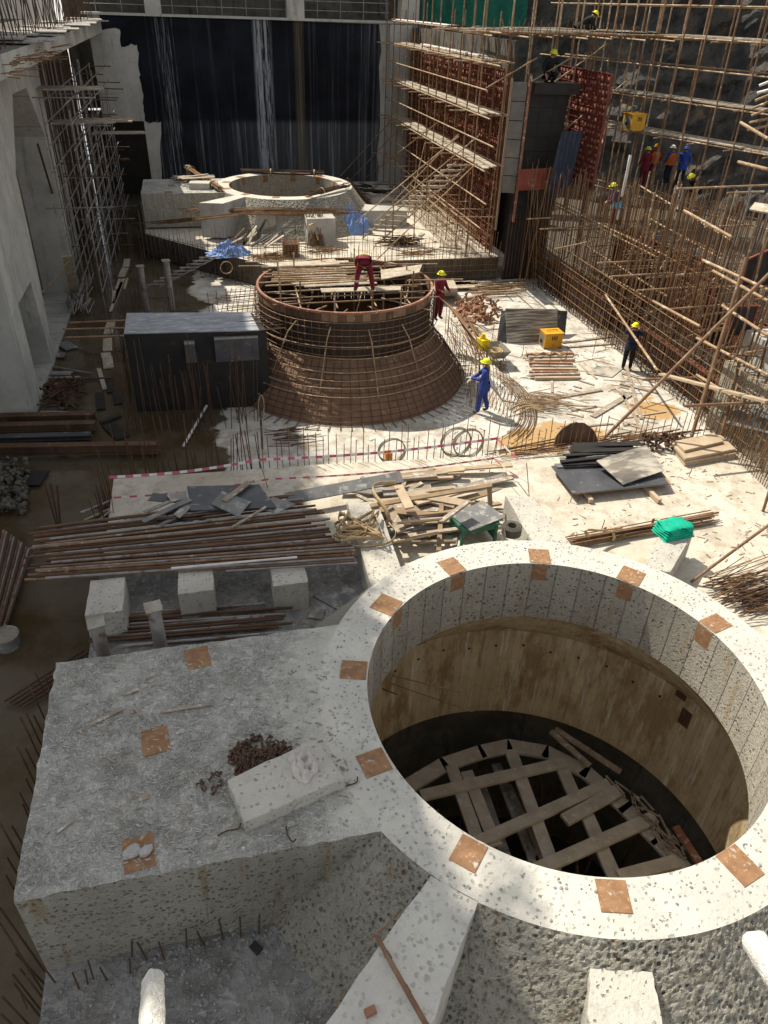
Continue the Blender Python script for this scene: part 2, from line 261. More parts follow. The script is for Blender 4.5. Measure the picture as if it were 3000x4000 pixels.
# ---------------------------------------------------------------- object helpers
ORG = {}
def link(o, parent=None):
    COL.objects.link(o)
    if parent is not None: o.parent = parent
    return o
def tag(o, label=None, cat=None, group=None, kind=None):
    if label: o['label'] = label
    if cat: o['category'] = cat
    if group: o['group'] = group
    if kind: o['kind'] = kind
    return o
def origin(parent): return ORG.get(parent.name, Vector()) if parent is not None else Vector()
def thing(name, label, cat, loc=(0, 0, 0), group=None):
    o = bpy.data.objects.new(name, None); o.empty_display_size = .1; link(o); o.location = loc; ORG[o.name] = Vector(loc)
    return tag(o, label, cat, group)
class MB:
    def __init__(s): s.v = []; s.f = []; s.mi = []; s.cur = 0
    def add(s, vs, fs):
        n = len(s.v); s.v += [Vector(p) for p in vs]; s.f += [tuple(i + n for i in f) for f in fs]; s.mi += [s.cur] * len(fs); return s
    def hexa(s, p):      # 4 bottom points then 4 top points, both counter-clockwise seen from above
        return s.add(p, [(3, 2, 1, 0), (4, 5, 6, 7), (0, 1, 5, 4), (1, 2, 6, 5), (2, 3, 7, 6), (3, 0, 4, 7)])
    def box(s, c, h, ax=None):
        c = Vector(c); a = ax or (V(1, 0, 0), V(0, 1, 0), V(0, 0, 1)); a = [Vector(k) * j for k, j in zip(a, h)]
        sg = ((-1, -1), (1, -1), (1, 1), (-1, 1))
        return s.hexa([c + a[0] * i + a[1] * j - a[2] for i, j in sg] + [c + a[0] * i + a[1] * j + a[2] for i, j in sg])
    def b2(s, lo, hi): return s.box([(a + b) / 2 for a, b in zip(lo, hi)], [abs(b - a) / 2 for a, b in zip(lo, hi)])
    def prism(s, poly, z0, z1, bot=None):    # poly counter-clockwise (x, y); bot = other outline for the bottom
        n = len(poly); bb = bot or poly
        vs = [(p[0], p[1], z0) for p in bb] + [(p[0], p[1], z1) for p in poly]
        return s.add(vs, [tuple(range(n - 1, -1, -1)), tuple(range(n, 2 * n))] + [(i, (i + 1) % n, n + (i + 1) % n, n + i) for i in range(n)])
    def tube(s, p, r, n=8, cap=True):
        p = [Vector(a) for a in p]; rs = r if isinstance(r, (list, tuple)) else [r] * len(p)
        vs = []; fs = []; u = None
        for i, a in enumerate(p):
            d = (p[min(i + 1, len(p) - 1)] - p[max(i - 1, 0)])
            d = d.normalized() if d.length > 1e-9 else V(0, 0, 1)
            if u is None: u = d.orthogonal().normalized()
            else:
                u = u - d * u.dot(d); u = u.normalized() if u.length > 1e-6 else d.orthogonal().normalized()
            w_ = d.cross(u)
            vs += [a + (u * math.cos(2 * PI * k / n) + w_ * math.sin(2 * PI * k / n)) * rs[i] for k in range(n)]
        for i in range(len(p) - 1):
            for k in range(n): fs.append((i * n + k, i * n + (k + 1) % n, (i + 1) * n + (k + 1) % n, (i + 1) * n + k))
        if cap: fs += [tuple(range(n - 1, -1, -1)), tuple((len(p) - 1) * n + k for k in range(n))]
        return s.add(vs, fs)
    def ribbon(s, p, wdt, up=None, th=.004):   # flat strap along points; up per point = width direction
        p = [Vector(a) for a in p]; n = len(p); vs = []
        for i, a in enumerate(p):
            d = (p[min(i + 1, n - 1)] - p[max(i - 1, 0)]).normalized(); u = Vector(up[i] if isinstance(up, list) else (up or (0, 0, 1)))
            u = (u - d * u.dot(d)); u = u.normalized() if u.length > 1e-5 else d.orthogonal().normalized(); t_ = d.cross(u) * th / 2; u = u * wdt / 2
            vs += [a - u - t_, a + u - t_, a + u + t_, a - u + t_]
        fs = [(3, 2, 1, 0), tuple((n - 1) * 4 + k for k in range(4))]
        for i in range(n - 1): fs += [(i * 4 + k, i * 4 + (k + 1) % 4, i * 4 + 4 + (k + 1) % 4, i * 4 + 4 + k) for k in range(4)]
        return s.add(vs, fs)
    def lathe(s, prof, c, n=96, closed=True, a0=0., a1=2 * PI):
        c = Vector(c); full = abs(a1 - a0 - 2 * PI) < 1e-6; m_ = n if full else n + 1; k = len(prof)
        vs = [(c.x + r * math.cos(a0 + (a1 - a0) * i / n), c.y + r * math.sin(a0 + (a1 - a0) * i / n), c.z + z_) for i in range(m_) for r, z_ in prof]
        fs = []
        for i in range(n):
            j = (i + 1) % m_
            for q_ in range(k if closed else k - 1):
                q2 = (q_ + 1) % k; fs.append((i * k + q_, j * k + q_, j * k + q2, i * k + q2))
        return s.add(vs, fs)
    def blob(s, c, r, seed=0, sub=2, amp=.35, sq=(1, 1, 1)):
        bm = bmesh.new(); bmesh.ops.create_icosphere(bm, subdivisions=sub, radius=1.)
        R_ = random.Random(seed); ph = [R_.uniform(0, 6.3) for _ in range(9)]
        vs = []
        for v_ in bm.verts:
            p = v_.co; k = 1 + amp * (math.sin(3.1 * p.x + ph[0]) * math.sin(2.7 * p.y + ph[1]) + .7 * math.sin(5 * p.z + ph[2] + 3 * p.x) * math.sin(4.4 * p.y + ph[3])) + R_.uniform(-.25, .25) * amp
            vs.append(Vector(c) + Vector((p.x * sq[0], p.y * sq[1], p.z * sq[2])) * r * k)
        bm.verts.index_update(); fs = [tuple(v_.index for v_ in f_.verts) for f_ in bm.faces]; bm.free()
        return s.add(vs, fs)
    def build(s, name, mat, parent=None, smooth=False, label=None, cat=None, group=None, kind=None, loc=None, bevel=0):
        if parent is None:
            if loc is None and s.v and kind != 'structure':
                lo = [min(v_[i] for v_ in s.v) for i in range(3)]; hi = [max(v_[i] for v_ in s.v) for i in range(3)]; loc = Vector(((lo[0] + hi[0]) / 2, (lo[1] + hi[1]) / 2, lo[2]))
            o_ = Vector(loc) if loc is not None else Vector()
        else: o_ = origin(parent)
        me = bpy.data.meshes.new(name); me.from_pydata([v_ - o_ for v_ in s.v], [], s.f)
        for mm in (mat if isinstance(mat, (list, tuple)) else [mat]): me.materials.append(MATS[mm])
        if any(s.mi): me.polygons.foreach_set('material_index', s.mi)
        if smooth: me.polygons.foreach_set('use_smooth', [True] * len(me.polygons))
        me.update(); o = bpy.data.objects.new(name, me); link(o, parent); ORG[o.name] = o_
        if parent is None: o.location = o_
        if bevel:
            bv = o.modifiers.new('bevel', 'BEVEL'); bv.width = bevel; bv.segments = 2; bv.limit_method = 'ANGLE'
        return tag(o, label, cat, group, kind)
_UC = {}
def bar(name, p0, p1, r, mat, parent=None, n=6, **k):
    """one straight bar or tube: a shared unit cylinder placed and scaled"""
    p0 = Vector(p0); p1 = Vector(p1); key = (mat, n)
    if key not in _UC:
        mb = MB().tube([(0, 0, 0), (0, 0, 1)], 1., n); me = bpy.data.meshes.new('bar_' + mat); me.from_pydata(mb.v, [], mb.f); me.materials.append(MATS[mat])
        for po in me.polygons: po.use_smooth = len(po.vertices) == 4
        _UC[key] = me
    o = bpy.data.objects.new(name, _UC[key]); link(o, parent); d = p1 - p0
    o.location = p0 - origin(parent); o.rotation_mode = 'QUATERNION'; o.rotation_quaternion = d.to_track_quat('Z', 'Y'); o.scale = (r, r, d.length)
    return tag(o, **k)
def bars(lst, name, mat, parent, n=5, limit=100):
    """parts of one thing; past the limit the farthest become one mesh"""
    lst = sorted(lst, key=lambda a: ((Vector(a[0]) + Vector(a[1])) / 2 - CP).length)
    for p0, p1, r in lst[:limit]: bar(name, p0, p1, r, mat, parent, n)
    if len(lst) > limit:
        mb = MB()
        for p0, p1, r in lst[limit:]: mb.tube([p0, p1], r, n)
        mb.build(name, mat, parent, kind='stuff', smooth=True)
def board(name, p0, p1, wd, th, mat, parent=None, up=(0, 0, 1), roll=0, **k):
    p0 = Vector(p0); p1 = Vector(p1); d = (p1 - p0); L = d.length; d.normalize(); u = Vector(up); u = (u - d * u.dot(d)).normalized(); s_ = d.cross(u)
    if roll: u, s_ = u * math.cos(roll) + s_ * math.sin(roll), s_ * math.cos(roll) - u * math.sin(roll)
    return MB().box((p0 + p1) / 2, (L / 2, wd / 2, th / 2), (d, -s_, u)).build(name, mat, parent, **k)
def lerp(a, b, t): return Vector(a) * (1 - t) + Vector(b) * t
def sheet(name, quad, th, mat, parent=None, **k):   # thin panel from four corners
    q_ = [Vector(p) for p in quad]; nn = (q_[1] - q_[0]).cross(q_[3] - q_[0]).normalized() * th
    return MB().hexa([p for p in q_] + [p + nn for p in q_]).build(name, mat, parent, **k)
def jit(a): return rnd.uniform(-a, a)
import mathutils
# ================================================================ ground and slabs
def plate_holes(outline, holes, f, thick, mats, name, parent=None, holeback=None, **k):
    """flat outline with holes, f(u, v, d) -> point; sides and hole walls run to depth thick; optional back panels in the holes"""
    bm = bmesh.new(); eds = []
    for lp in [outline] + holes:
        vs_ = [bm.verts.new((p[0], p[1], 0)) for p in lp]
        eds += [bm.edges.new((vs_[i], vs_[(i + 1) % len(vs_)])) for i in range(len(vs_))]
    bmesh.ops.triangle_fill(bm, use_beauty=True, edges=eds); bm.verts.index_update()
    mb = MB(); vv = [f(v_.co.x, v_.co.y, 0) for v_ in bm.verts]
    mb.add(vv, [tuple(v_.index for v_ in fc.verts) for fc in bm.faces]); bm.free()
    mb.cur = 1
    for lp in [outline] + holes:
        n = len(lp); mb.add([f(*p, 0) for p in lp] + [f(*p, thick) for p in lp], [(i, (i + 1) % n, n + (i + 1) % n, n + i) for i in range(n)])
    if holeback:
        mb.cur = 2
        for lp, hb in zip(holes, holeback):
            if hb: mb.add([f(*p, thick) for p in lp], [tuple(range(len(lp)))])
    o = mb.build(name, mats, parent, **k)
    bm = bmesh.new(); bm.from_mesh(o.data); bmesh.ops.remove_doubles(bm, verts=bm.verts, dist=1e-5); bmesh.ops.recalc_face_normals(bm, faces=bm.faces); bm.to_mesh(o.data); bm.free()
    return o
def circ(cx, cy, r, n=64): return [(cx + r * math.cos(2 * PI * i / n), cy + r * math.sin(2 * PI * i / n)) for i in range(n)]
C1, C2, C3 = (4.4, 6.55), (4.36, 23.69), (4.4, 41.35)
flat = lambda z: (lambda u, v, d: V(u, v, z - d))
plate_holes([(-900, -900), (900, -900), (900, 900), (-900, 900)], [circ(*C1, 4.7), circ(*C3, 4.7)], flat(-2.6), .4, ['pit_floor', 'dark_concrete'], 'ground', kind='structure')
plate_holes([(-2.7, -4), (13.35, -4), (13.35, 14.95), (9.5, 15.3), (2.3, 15.85), (-2.66, 16.05)], [circ(*C1, 4.3)], flat(-1.55), 1.0, ['slab_concrete', 'grey_concrete'], 'near_slab', kind='structure')
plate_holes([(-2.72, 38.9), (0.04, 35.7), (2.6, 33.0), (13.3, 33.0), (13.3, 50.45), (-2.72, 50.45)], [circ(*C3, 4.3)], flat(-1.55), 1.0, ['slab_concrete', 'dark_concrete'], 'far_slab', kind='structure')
# ================================================================ draft tube (near one, copied for the far one)
def draft_tube(label):
    t = thing('draft_tube', label, 'concrete shaft', (C1[0], C1[1], 0), 'concrete draft tubes of the pit')
    mb = MB(); N = 128; c = (*C1, 0)
    prof = [((2.83, 0), (3.5, 0), 0), ((3.5, 0), (4.75, -1.6), 1), ((4.75, -1.6), (4.95, -9), 1), ((3.85, -9), (4.3, -5.12), 4), ((4.3, -5.12), (3.87, -5.04), 4), ((3.87, -5.04), (3.84, -2.56), 3), ((3.84, -2.56), (2.86, -1.27), 5), ((2.86, -1.27), (2.83, -1.25), 2), ((2.83, -1.25), (2.83, 0), 2)]
    R_ = random.Random(3)
    for a, b, mi in prof:
        mb.cur = mi
        if mi == 1 and b[1] == -1.6:      # chipped upper edge of the outer face
            pts = [a, lerp((*a, 0), (*b, 0), .25)[:2], lerp((*a, 0), (*b, 0), .6)[:2], b]
            s0, s1 = math.radians(196), math.radians(342)
            for p, q_ in zip(pts, pts[1:]): mb.lathe([q_, p], c, 84, False, s1, s0 + 2 * PI)
            NA, NZ = 620, 110; nz = Vector((.78, 0, 0)); vs_ = []; sl_ = math.hypot(b[0] - a[0], b[1] - a[1]); nr, nzz = -(b[1] - a[1]) / sl_, (b[0] - a[0]) / sl_
            for i in range(NA + 1):           # hammered face: real pits, so the low sun models them
                an = s0 + (s1 - s0) * i / NA; ca_, sa_ = math.cos(an), math.sin(an)
                for j in range(NZ + 1):
                    r_, z_ = lerp((*a, 0), (*b, 0), j / NZ)[:2]; P_ = V(r_ * ca_, r_ * sa_, z_); wv = P_ + mathutils.noise.noise_vector(P_ * 9) * .022
                    dd = mathutils.noise.voronoi(wv * 14.5)[0][0]; pit = max(0, 1 - (dd / .42) ** 1.6) * (.55 + .9 * max(0, mathutils.noise.noise(P_ * 1.3 + V(5, 0, 0)) + .45)); fr = mathutils.noise.fractal(P_ * 11, .9, 2.1, 4)
                    k_ = 0 if j == 0 else 1; h_ = k_ * (-.034 * pit + .013 * fr); vs_.append(V(*c) + V((r_ + nr * h_) * ca_, (r_ + nr * h_) * sa_, z_ + nzz * h_))
            mb.add(vs_, [(i * (NZ + 1) + j + 1, (i + 1) * (NZ + 1) + j + 1, (i + 1) * (NZ + 1) + j, i * (NZ + 1) + j) for i in range(NA) for j in range(NZ)])
        else: mb.lathe([b, a], c, N, False)
    mb.build('collar', ['rim_concrete', 'pocked_concrete', 'inner_band_concrete', 'shaft_concrete', 'dark_concrete', 'shaft_concrete'], t)
    MB().lathe([(0.01, -9), (4.2, -9)], c, 48, False).build('shaft_floor', 'form_black', t)
    arc = [(C1[0] + 3.5 * math.cos(a), C1[1] + 3.5 * math.sin(a)) for a in [math.radians(147.5 + (208.5 - 147.5) * i / 20) for i in range(21)]]
    edge = []
    for i in range(40):
        s_ = i / 40; edge.append((1.32 + (-2.7 - 1.32) * s_, 4.88 + R_.uniform(-.012, .02)))
    le = [(-2.7 + R_.uniform(-.015, .02), 4.88 + (8.43 - 4.88) * i / 30) for i in range(31)]
    be = [(-2.7 + (1.448 + 2.7) * i / 30, 8.43 + R_.uniform(-.02, .012)) for i in range(1, 30)]
    out = arc + edge[1:] + le + be
    out = out[::-1]
    n = len(out); base = [(min(1.4, p[0]), min(8.42, max(4.89, p[1]))) for p in out]
    bm = bmesh.new(); vs_ = [bm.verts.new((p[0], p[1], 0)) for p in out]; bmesh.ops.triangle_fill(bm, use_beauty=True, edges=[bm.edges.new((vs_[i], vs_[(i + 1) % n])) for i in range(n)]); bm.verts.index_update()
    mb = MB(); mb.add([v_.co.copy() for v_ in bm.verts], [tuple(v_.index for v_ in f_.verts) for f_ in bm.faces]); bm.free(); mb.cur = 1
    mid = [(p[0], p[1], -.08 + R_.uniform(-.02, .02)) for p in out]
    mb.add([(p[0], p[1], 0) for p in out] + mid + [(p[0], p[1], -1.56) for p in base], [f_ for i in range(n) for f_ in ((i, n + i, n + (i + 1) % n, (i + 1) % n), (n + i, 2 * n + i, 2 * n + (i + 1) % n, n + (i + 1) % n))])
    o = mb.build('platform', ['chipped_concrete', 'pocked_concrete'], t)
    bm = bmesh.new(); bm.from_mesh(o.data); bmesh.ops.remove_doubles(bm, verts=bm.verts, dist=1e-5); bmesh.ops.recalc_face_normals(bm, faces=bm.faces); bm.to_mesh(o.data); bm.free()
    st = [(1.75, 4.25), (.0, 2.74), (1.08, 2.5), (2.17, 3.86)]
    mb = MB(); k = 14
    L_ = [Vector((*lerp((*st[0], 0), (*st[1], 0), i / k)[:2], 0)) + V(jit(.012), jit(.012), 0) for i in range(k + 1)]; Rr = [Vector((*lerp((*st[3], 0), (*st[2], 0), i / k)[:2], 0)) + V(jit(.012), jit(.012), 0) for i in range(k + 1)]
    n = k + 1
    mb.add(L_ + Rr, [(i, i + 1, n + i + 1, n + i) for i in range(k)]); mb.cur = 1
    mb.add(L_ + [p - V(0, 0, 1.56) for p in L_], [(i, n + i, n + i + 1, i + 1) for i in range(k)]); mb.add(Rr + [p - V(0, 0, 1.56) for p in Rr], [(i + 1, n + i + 1, n + i, i) for i in range(k)])
    mb.add([L_[-1], Rr[-1], Rr[-1] - V(0, 0, 1.56), L_[-1] - V(0, 0, 1.56)], [(0, 3, 2, 1)])
    mb.build('strut', ['rim_concrete', 'grey_concrete'], t)
    for x, y in ((978, 1226), (1166, 1206), (1362, 1246), (1545, 1347), (838, 1308), (770, 1448), (820, 1643), (1017, 1835), (1323, 1927), (1595, 1866)):
        p = W(x, y, Z=0) - V(*C1, 0); a = math.atan2(p.y, p.x); ra = V(math.cos(a), math.sin(a), 0); ta = V(-ra.y, ra.x, 0)
        MB().box(V(*C1, .003) + ra * 3.04, (.195 + jit(.015), .18 + jit(.02), .008), (lambda k_: (ra * math.cos(k_) + ta * math.sin(k_), ta * math.cos(k_) - ra * math.sin(k_), V(0, 0, 1)))(jit(.06))).build('embed_plate', 'plate_rust', t)
        MB().box(V(*C1, -.2) + ra * 2.832, (.006, .165, .17), (ra, ta, V(0, 0, 1))).build('embed_plate', 'plate_rust', t)
    for x, y in ((427, 1421), (336, 1601), (300, 1843)):
        p = W(x, y, Z=0); MB().box((p.x, p.y, .004), (.17, .21, .006), (V(.99, .12, 0), V(-.12, .99, 0), V(0, 0, 1))).build('embed_plate', 'plate_rust', t)
    for x, y in ((1005, 1405), (995, 1482), (1440, 1517), (1411, 1594)):
        dd = 9.0
        for it in range(60):          # where the sight line meets the shaft wall
            p = W(x, y, d=dd); r_ = math.hypot(p.x - C1[0], p.y - C1[1])
            if r_ > 3.8 and p.y > C1[1]: break
            dd += .08
        a = math.atan2(p.y - C1[1], p.x - C1[0]); ra = V(math.cos(a), math.sin(a), 0); ta = V(-ra.y, ra.x, 0)
        MB().box(V(C1[0], C1[1], p.z) + ra * 3.84, (.012, .11, .2), (ra, ta, V(0, 0, 1))).build('embed_plate', 'form_rust', t)
    for k in range(22):
        a = math.radians(20 + k * 8.5); z_ = -2.95 - .04 * (k % 3); ra = V(math.cos(a), math.sin(a), 0); MB().tube([V(*C1, z_) + ra * 3.9, V(*C1, z_) + ra * 3.832], .028, 9).build('tie_hole', 'cable_black', t)
    return t
def copy_tree(o, parent=None):
    c_ = o.copy(); COL.objects.link(c_); c_.parent = parent
    for ch in list(o.children): copy_tree(ch, c_)
    return c_
dt1 = draft_tube('pale concrete ring shaft in the foreground with rusty plates set in its rim')
dt3 = copy_tree(dt1); dt3.location = (C3[0], C3[1], .1); dt3['label'] = 'far concrete ring shaft below the black wall with a rebar bundle on its rim'
ORG[dt3.name] = Vector((C3[0], C3[1], .1))
for nm, ol in (('dusty_shade_floor', [(-2.69, -2), (1.2, -2), (1.9, 4.2), (1.4, 4.9), (-2.69, 4.9)]), ('dusty_shade_floor', [(-2.69, 8.4), (1.6, 8.4), (2.5, 10.2), (2.35, 12.6), (1.2, 13.2), (-.4, 12.9), (-1.7, 13.1), (-2.69, 12.8)])):  # sheets darken the slab: dusty mortar before the platform, painted shade by the blocks
    plate_holes(ol, [], flat(-1.546), .003, ['dusty_shade_floor', 'dusty_shade_floor'], nm, kind='structure')
# ================================================================ back wall
bw = thing('retaining_wall', 'tall concrete back wall coated black with white lime streaks', 'wall', (4, 50.5, -1.55))
mb = MB(); mb.b2((-2.66, 50.5, -3), (13.6, 51.3, 7.05)); mb.b2((-4.9, 50.5, 1.92), (-2.663, 51.3, 7.05)); mb.build('wall_body', 'cast_concrete', bw)
def bwp(tx, ty): p = W(tx / 1.659 * 1659 / 3000, ty / 1.659 * 1659 / 3000, Y=50.485); return (p.x, p.z)
pl = [bwp(*a) for a in ((640, 97), (648, 190), (770, 182), (790, 298), (890, 286), (905, 480), (930, 650), (935, 788), (1038, 796), (1046, 1180))]
edge = []
for a, b in zip(pl, pl[1:]):
    for i in range(6):
        s_ = i / 6; edge.append((a[0] + (b[0] - a[0]) * s_ + jit(.06), a[1] + (b[1] - a[1]) * s_ + jit(.07)))
edge.append((-2.1, -1.5))
out = edge + [(11.4 + jit(.1), -1.5 + i * .8) for i in range(11)] + [(11.3, 7.0)]
plate_holes(out, [], lambda u, v, d: V(u, 50.485 + d, v), .014, ['coated_wall', 'coated_wall'], 'coating', bw)
MB().b2((11.9, 50.2, -1.6), (13.2, 50.49, 7.0)).build('pilaster', 'cast_concrete', bw)
MB().b2((-5.2, 50.35, 7.05), (13.6, 51.6, 7.16)).build('cornice', 'cast_concrete', bw)
for xa, xb in ((313, 348), (620, 657), (865, 905)):
    a = W(xa, 20, Y=50.5).x; b = W(xb, 20, Y=50.5).x; MB().b2((a, 50.42, 7.16), (b, 51.2, 13)).build('column', 'cast_concrete', bw)
lat = [((x_, 51.0, 7.2), (x_, 51.0, 12), .025) for x_ in [-4.4 + i * 1.35 for i in range(13)] if not any(abs(x_ - c_) < .5 for c_ in (-.9, 4.4, 9.9))]
lat += [((-5, 51.05, z_), (12, 51.05, z_), .025) for z_ in (7.55, 8.0)]
bars(lat, 'scaffold_tube', 'tube_grey', bw)
MB().b2((-6, 54, 2.2), (14, 54.3, 14)).build('rear_wall', 'dark_concrete', bw); MB().b2((-6, 53.6, -3), (-2.6, 53.9, 2.1)).build('doorway_back', 'form_black', bw); MB().b2((-6, 51.3, 11), (14, 54, 11.3)).build('upper_slab', 'dark_concrete', bw)
MB().b2((-4.8, 51.3, 7.0), (13.5, 54, 7.1)).build('gallery_floor', 'dark_concrete', bw)
MB().b2((-6.2, 52, -2.6), (-6., 54, 8)).build('side_wall', 'dark_concrete', bw)
# ================================================================ left building
lb = thing('powerhouse_wall', 'pale concrete building wall on the left with deep slanted openings', 'building', (-5.45, 28, -2.6))
fx = lambda X: (lambda u, v, d: V(X - d, u, v))
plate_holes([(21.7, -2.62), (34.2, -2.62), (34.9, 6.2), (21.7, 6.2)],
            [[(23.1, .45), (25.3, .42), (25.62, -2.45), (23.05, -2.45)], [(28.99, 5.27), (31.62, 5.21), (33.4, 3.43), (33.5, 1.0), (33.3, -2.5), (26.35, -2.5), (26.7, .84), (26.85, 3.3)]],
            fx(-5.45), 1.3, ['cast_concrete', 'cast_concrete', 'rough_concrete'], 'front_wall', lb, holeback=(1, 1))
mb = MB(); mb.b2((-7.5, 34.3, -2.62), (-6.6, 54, 6.3)); mb.build('inner_wall', 'dark_concrete', lb)
for y_ in (38.3, 44.3): MB().b2((-6.6, y_, -2.6), (-6.05, y_ + 2.2, 6.2)).build('pier', 'cast_concrete', lb)
plate_holes([(20.5, -4.2), (50.5, -4.2), (50.5, -9.), (20.5, -9.)], [], lambda u, v, d: V(v, u, 6.75 - d), .5, ['dark_concrete', 'cast_concrete'], 'roof_slab', lb)
mb = MB(); mb.b2((-12, 21.5, -2.6), (-6.76, 34.4, 6.2)); mb.build('building_core', 'dark_concrete', lb)
bars([((-4.5 - .25 * (i % 3) - jit(.08), 21 + i * .3, 6.72), (-4.5 - .25 * (i % 3) - jit(.2), 21 + i * .3 + jit(.1), 8.3 + jit(.5)), .016) for i in range(98)], 'rebar', 'rebar_dark', lb, 5, 100)
mb = MB(); rr_ = random.Random(2)
for i in range(60):
    y_ = rr_.uniform(26, 50); mb.box((-4.6 + rr_.uniform(-.9, .5), y_, 6.8 + rr_.uniform(.0, .12)), (.5, rr_.uniform(.3, 1.2), .02), (V(1, .1, 0), V(-.1, 1, 0), V(0, 0, 1)))
mb.build('formwork_debris', 'wood_grey', lb, kind='stuff')
bars([((-5.3 - rr_.uniform(0, .6), 21.6 + i * .16, 6.1 + rr_.uniform(0, .35)), (-4.0 + rr_.uniform(-.5, .5), 21.6 + i * .16 + rr_.uniform(-.2, .2), 6.3 + rr_.uniform(-.1, .35)), .013) for i in range(60)], 'starter_bar', 'rebar_rust', lb)
# unseen block added beyond the frame, shaped to shade the pit's left half
ub = thing('shade_block', 'unseen tall block added at the left of the pit to throw shade', 'building', (-10, 15, -2.6))
mb = MB(); mb.b2((-14, 11, -2.6), (-8.15, 34.6, 19.6)); mb.b2((-14, 11, 19.6), (-8.15, 26.5, 21.6)); mb.b2((-14, 34.6, -2.6), (-10.5, 82, 12.2)); mb.build('wall', 'cast_concrete', ub)
for k_ in range(7): MB().b2((-8.6, 14 + k_ * 2.4, 21.6 if k_ < 5 else 19.6), (-8.2, 14.3 + k_ * 2.4, 22.4 if k_ < 5 else 20.2)).build('parapet_post', 'cast_concrete', ub)
def leafy(name, label, c, r, n, seed):
    t = thing(name, label, 'added foliage', (c[0], c[1], c[2] - 2.2)); R_ = random.Random(seed); MB().tube([(c[0], c[1], c[2] - 2.2), (c[0] + .1, c[1], c[2] - .8), (c[0], c[1] + .1, c[2] + .4)], [.12, .09, .04], 7).build('trunk', 'wood', t)
    mb = MB()
    for i in range(n):
        d = V(R_.gauss(0, 1), R_.gauss(0, 1), R_.gauss(0, 1)).normalized() * r * R_.random() ** .4; p = V(*c) + V(d.x, d.y, d.z * .8); u = V(R_.gauss(0, 1), R_.gauss(0, 1), R_.gauss(0, 1)).normalized(); v_ = u.orthogonal().normalized(); s_ = R_.uniform(.07, .15)
        mb.add([p - u * s_, p + v_ * s_ * .5, p + u * s_, p - v_ * s_ * .5], [(0, 1, 2, 3)])
    mb.build('crown', 'net_green', t)
for i, (y_, z_, r_) in enumerate(((17, 21.9, 1.2), (19.6, 22.1, 1.3), (22.5, 21.8, 1.2), (25.3, 21.4, 1.1), (28, 19.6, .9), (31, 19.5, 1.0))):  # unseen shrubs added to dapple the edge of the shade
    leafy('dapple_shrub', '%s added unseen shrub from the near end, dappling the shade edge' % ['first', 'second', 'third', 'fourth', 'fifth', 'sixth'][i], (-8.5, y_, z_), r_, 420, i)
# ================================================================ rock face
bm_pts = [(13.4, 57), (20, 52.5), (26, 48), (32, 43.5), (38, 39), (44, 34), (52, 27)]
mb = MB(); NU, NV = 150, 90; R_ = random.Random(4)
def rockp(s_, h):
    f_ = s_ * (len(bm_pts) - 1); i = min(int(f_), len(bm_pts) - 2); a = lerp((*bm_pts[i], 0), (*bm_pts[i + 1], 0), f_ - i); d = V(bm_pts[i + 1][0] - bm_pts[i][0], bm_pts[i + 1][1] - bm_pts[i][1], 0).normalized(); nrm = V(-d.y, d.x, 0)
    nrm = nrm if nrm.x > 0 else -nrm; z_ = -3 + h * 26; p = V(a.x, a.y, z_) + nrm * h * 7
    k = mathutils.noise.fractal(p * .22, 1., 2.1, 6) * 1.1 + mathutils.noise.ridged_multi_fractal(V(p.x * .35, p.y * .35, p.z * .7 + p.y * .5), .9, 2.2, 6, 1., 2.) * .35
    return p + nrm * k
vs_ = [rockp(i / NU, j / NV) for i in range(NU + 1) for j in range(NV + 1)]
mb.add(vs_, [(i * (NV + 1) + j, (i + 1) * (NV + 1) + j, (i + 1) * (NV + 1) + j + 1, i * (NV + 1) + j + 1) for i in range(NU) for j in range(NV)])
mb.build('rock_face', 'rock', None, kind='structure')
# ================================================================ middle unit: flared formwork drum with its rebar
fm = thing('formwork_drum', 'flared rusty steel formwork drum wrapped in a rebar grid, worker on top', 'formwork', (C2[0], C2[1], -2.6))
cz = lambda z: 2.83 if z > -.96 else 2.83 + (4.05 - 2.83) * ((-.96 - z) / 1.64) ** .92      # radius of the drum at height z
N = 72
for i in range(N):            # upper sheet panels, one facet each
    a0 = 2 * PI * i / N + .004; a1 = 2 * PI * (i + 1) / N - .001; r0 = 2.83 + jit(.006); mb = MB()
    P_ = lambda a, r, z: V(C2[0] + r * math.cos(a), C2[1] + r * math.sin(a), z)
    zt = .49 + jit(.008)
    zl = .2 + jit(.01)
    mb.hexa([P_(a0, r0 - .045, zl), P_(a0, r0, zl), P_(a1, r0, zl), P_(a1, r0 - .045, zl), P_(a0, r0 - .045, zt), P_(a0, r0, zt), P_(a1, r0, zt), P_(a1, r0 - .045, zt)])
    r2 = r0 - .012; m2 = MB(); m2.hexa([P_(a0, r2 - .03, -.97), P_(a0, r2, -.97), P_(a1, r2, -.97), P_(a1, r2 - .03, -.97), P_(a0, r2 - .03, zl - .003), P_(a0, r2, zl - .003), P_(a1, r2, zl - .003), P_(a1, r2 - .03, zl - .003)]); m2.build('lower_panel', 'form_dark', fm)
    mb.build('form_panel', rnd.choice(('form_rust', 'form_tan', 'form_rust', 'form_tan', 'wood_redbrown')), fm)
mb = MB(); ns = 8; zs = [-.962 - 1.64 * j / ns for j in range(ns + 1)]
mb.lathe([(cz(z), z) for z in zs[::-1]], (*C2, 0), 96, False); mb.build('cone_sheet', 'cone_rust', fm)
MB().lathe([(2.79, .44), (2.86, .44), (2.86, .50), (2.79, .50)], (*C2, 0), 96).build('rim_band', 'wood_redbrown', fm)
MB().lathe([(0.01, -2.59), (2.7, -2.59)], (*C2, 0), 48, False).build('inner_floor', 'form_black', fm)
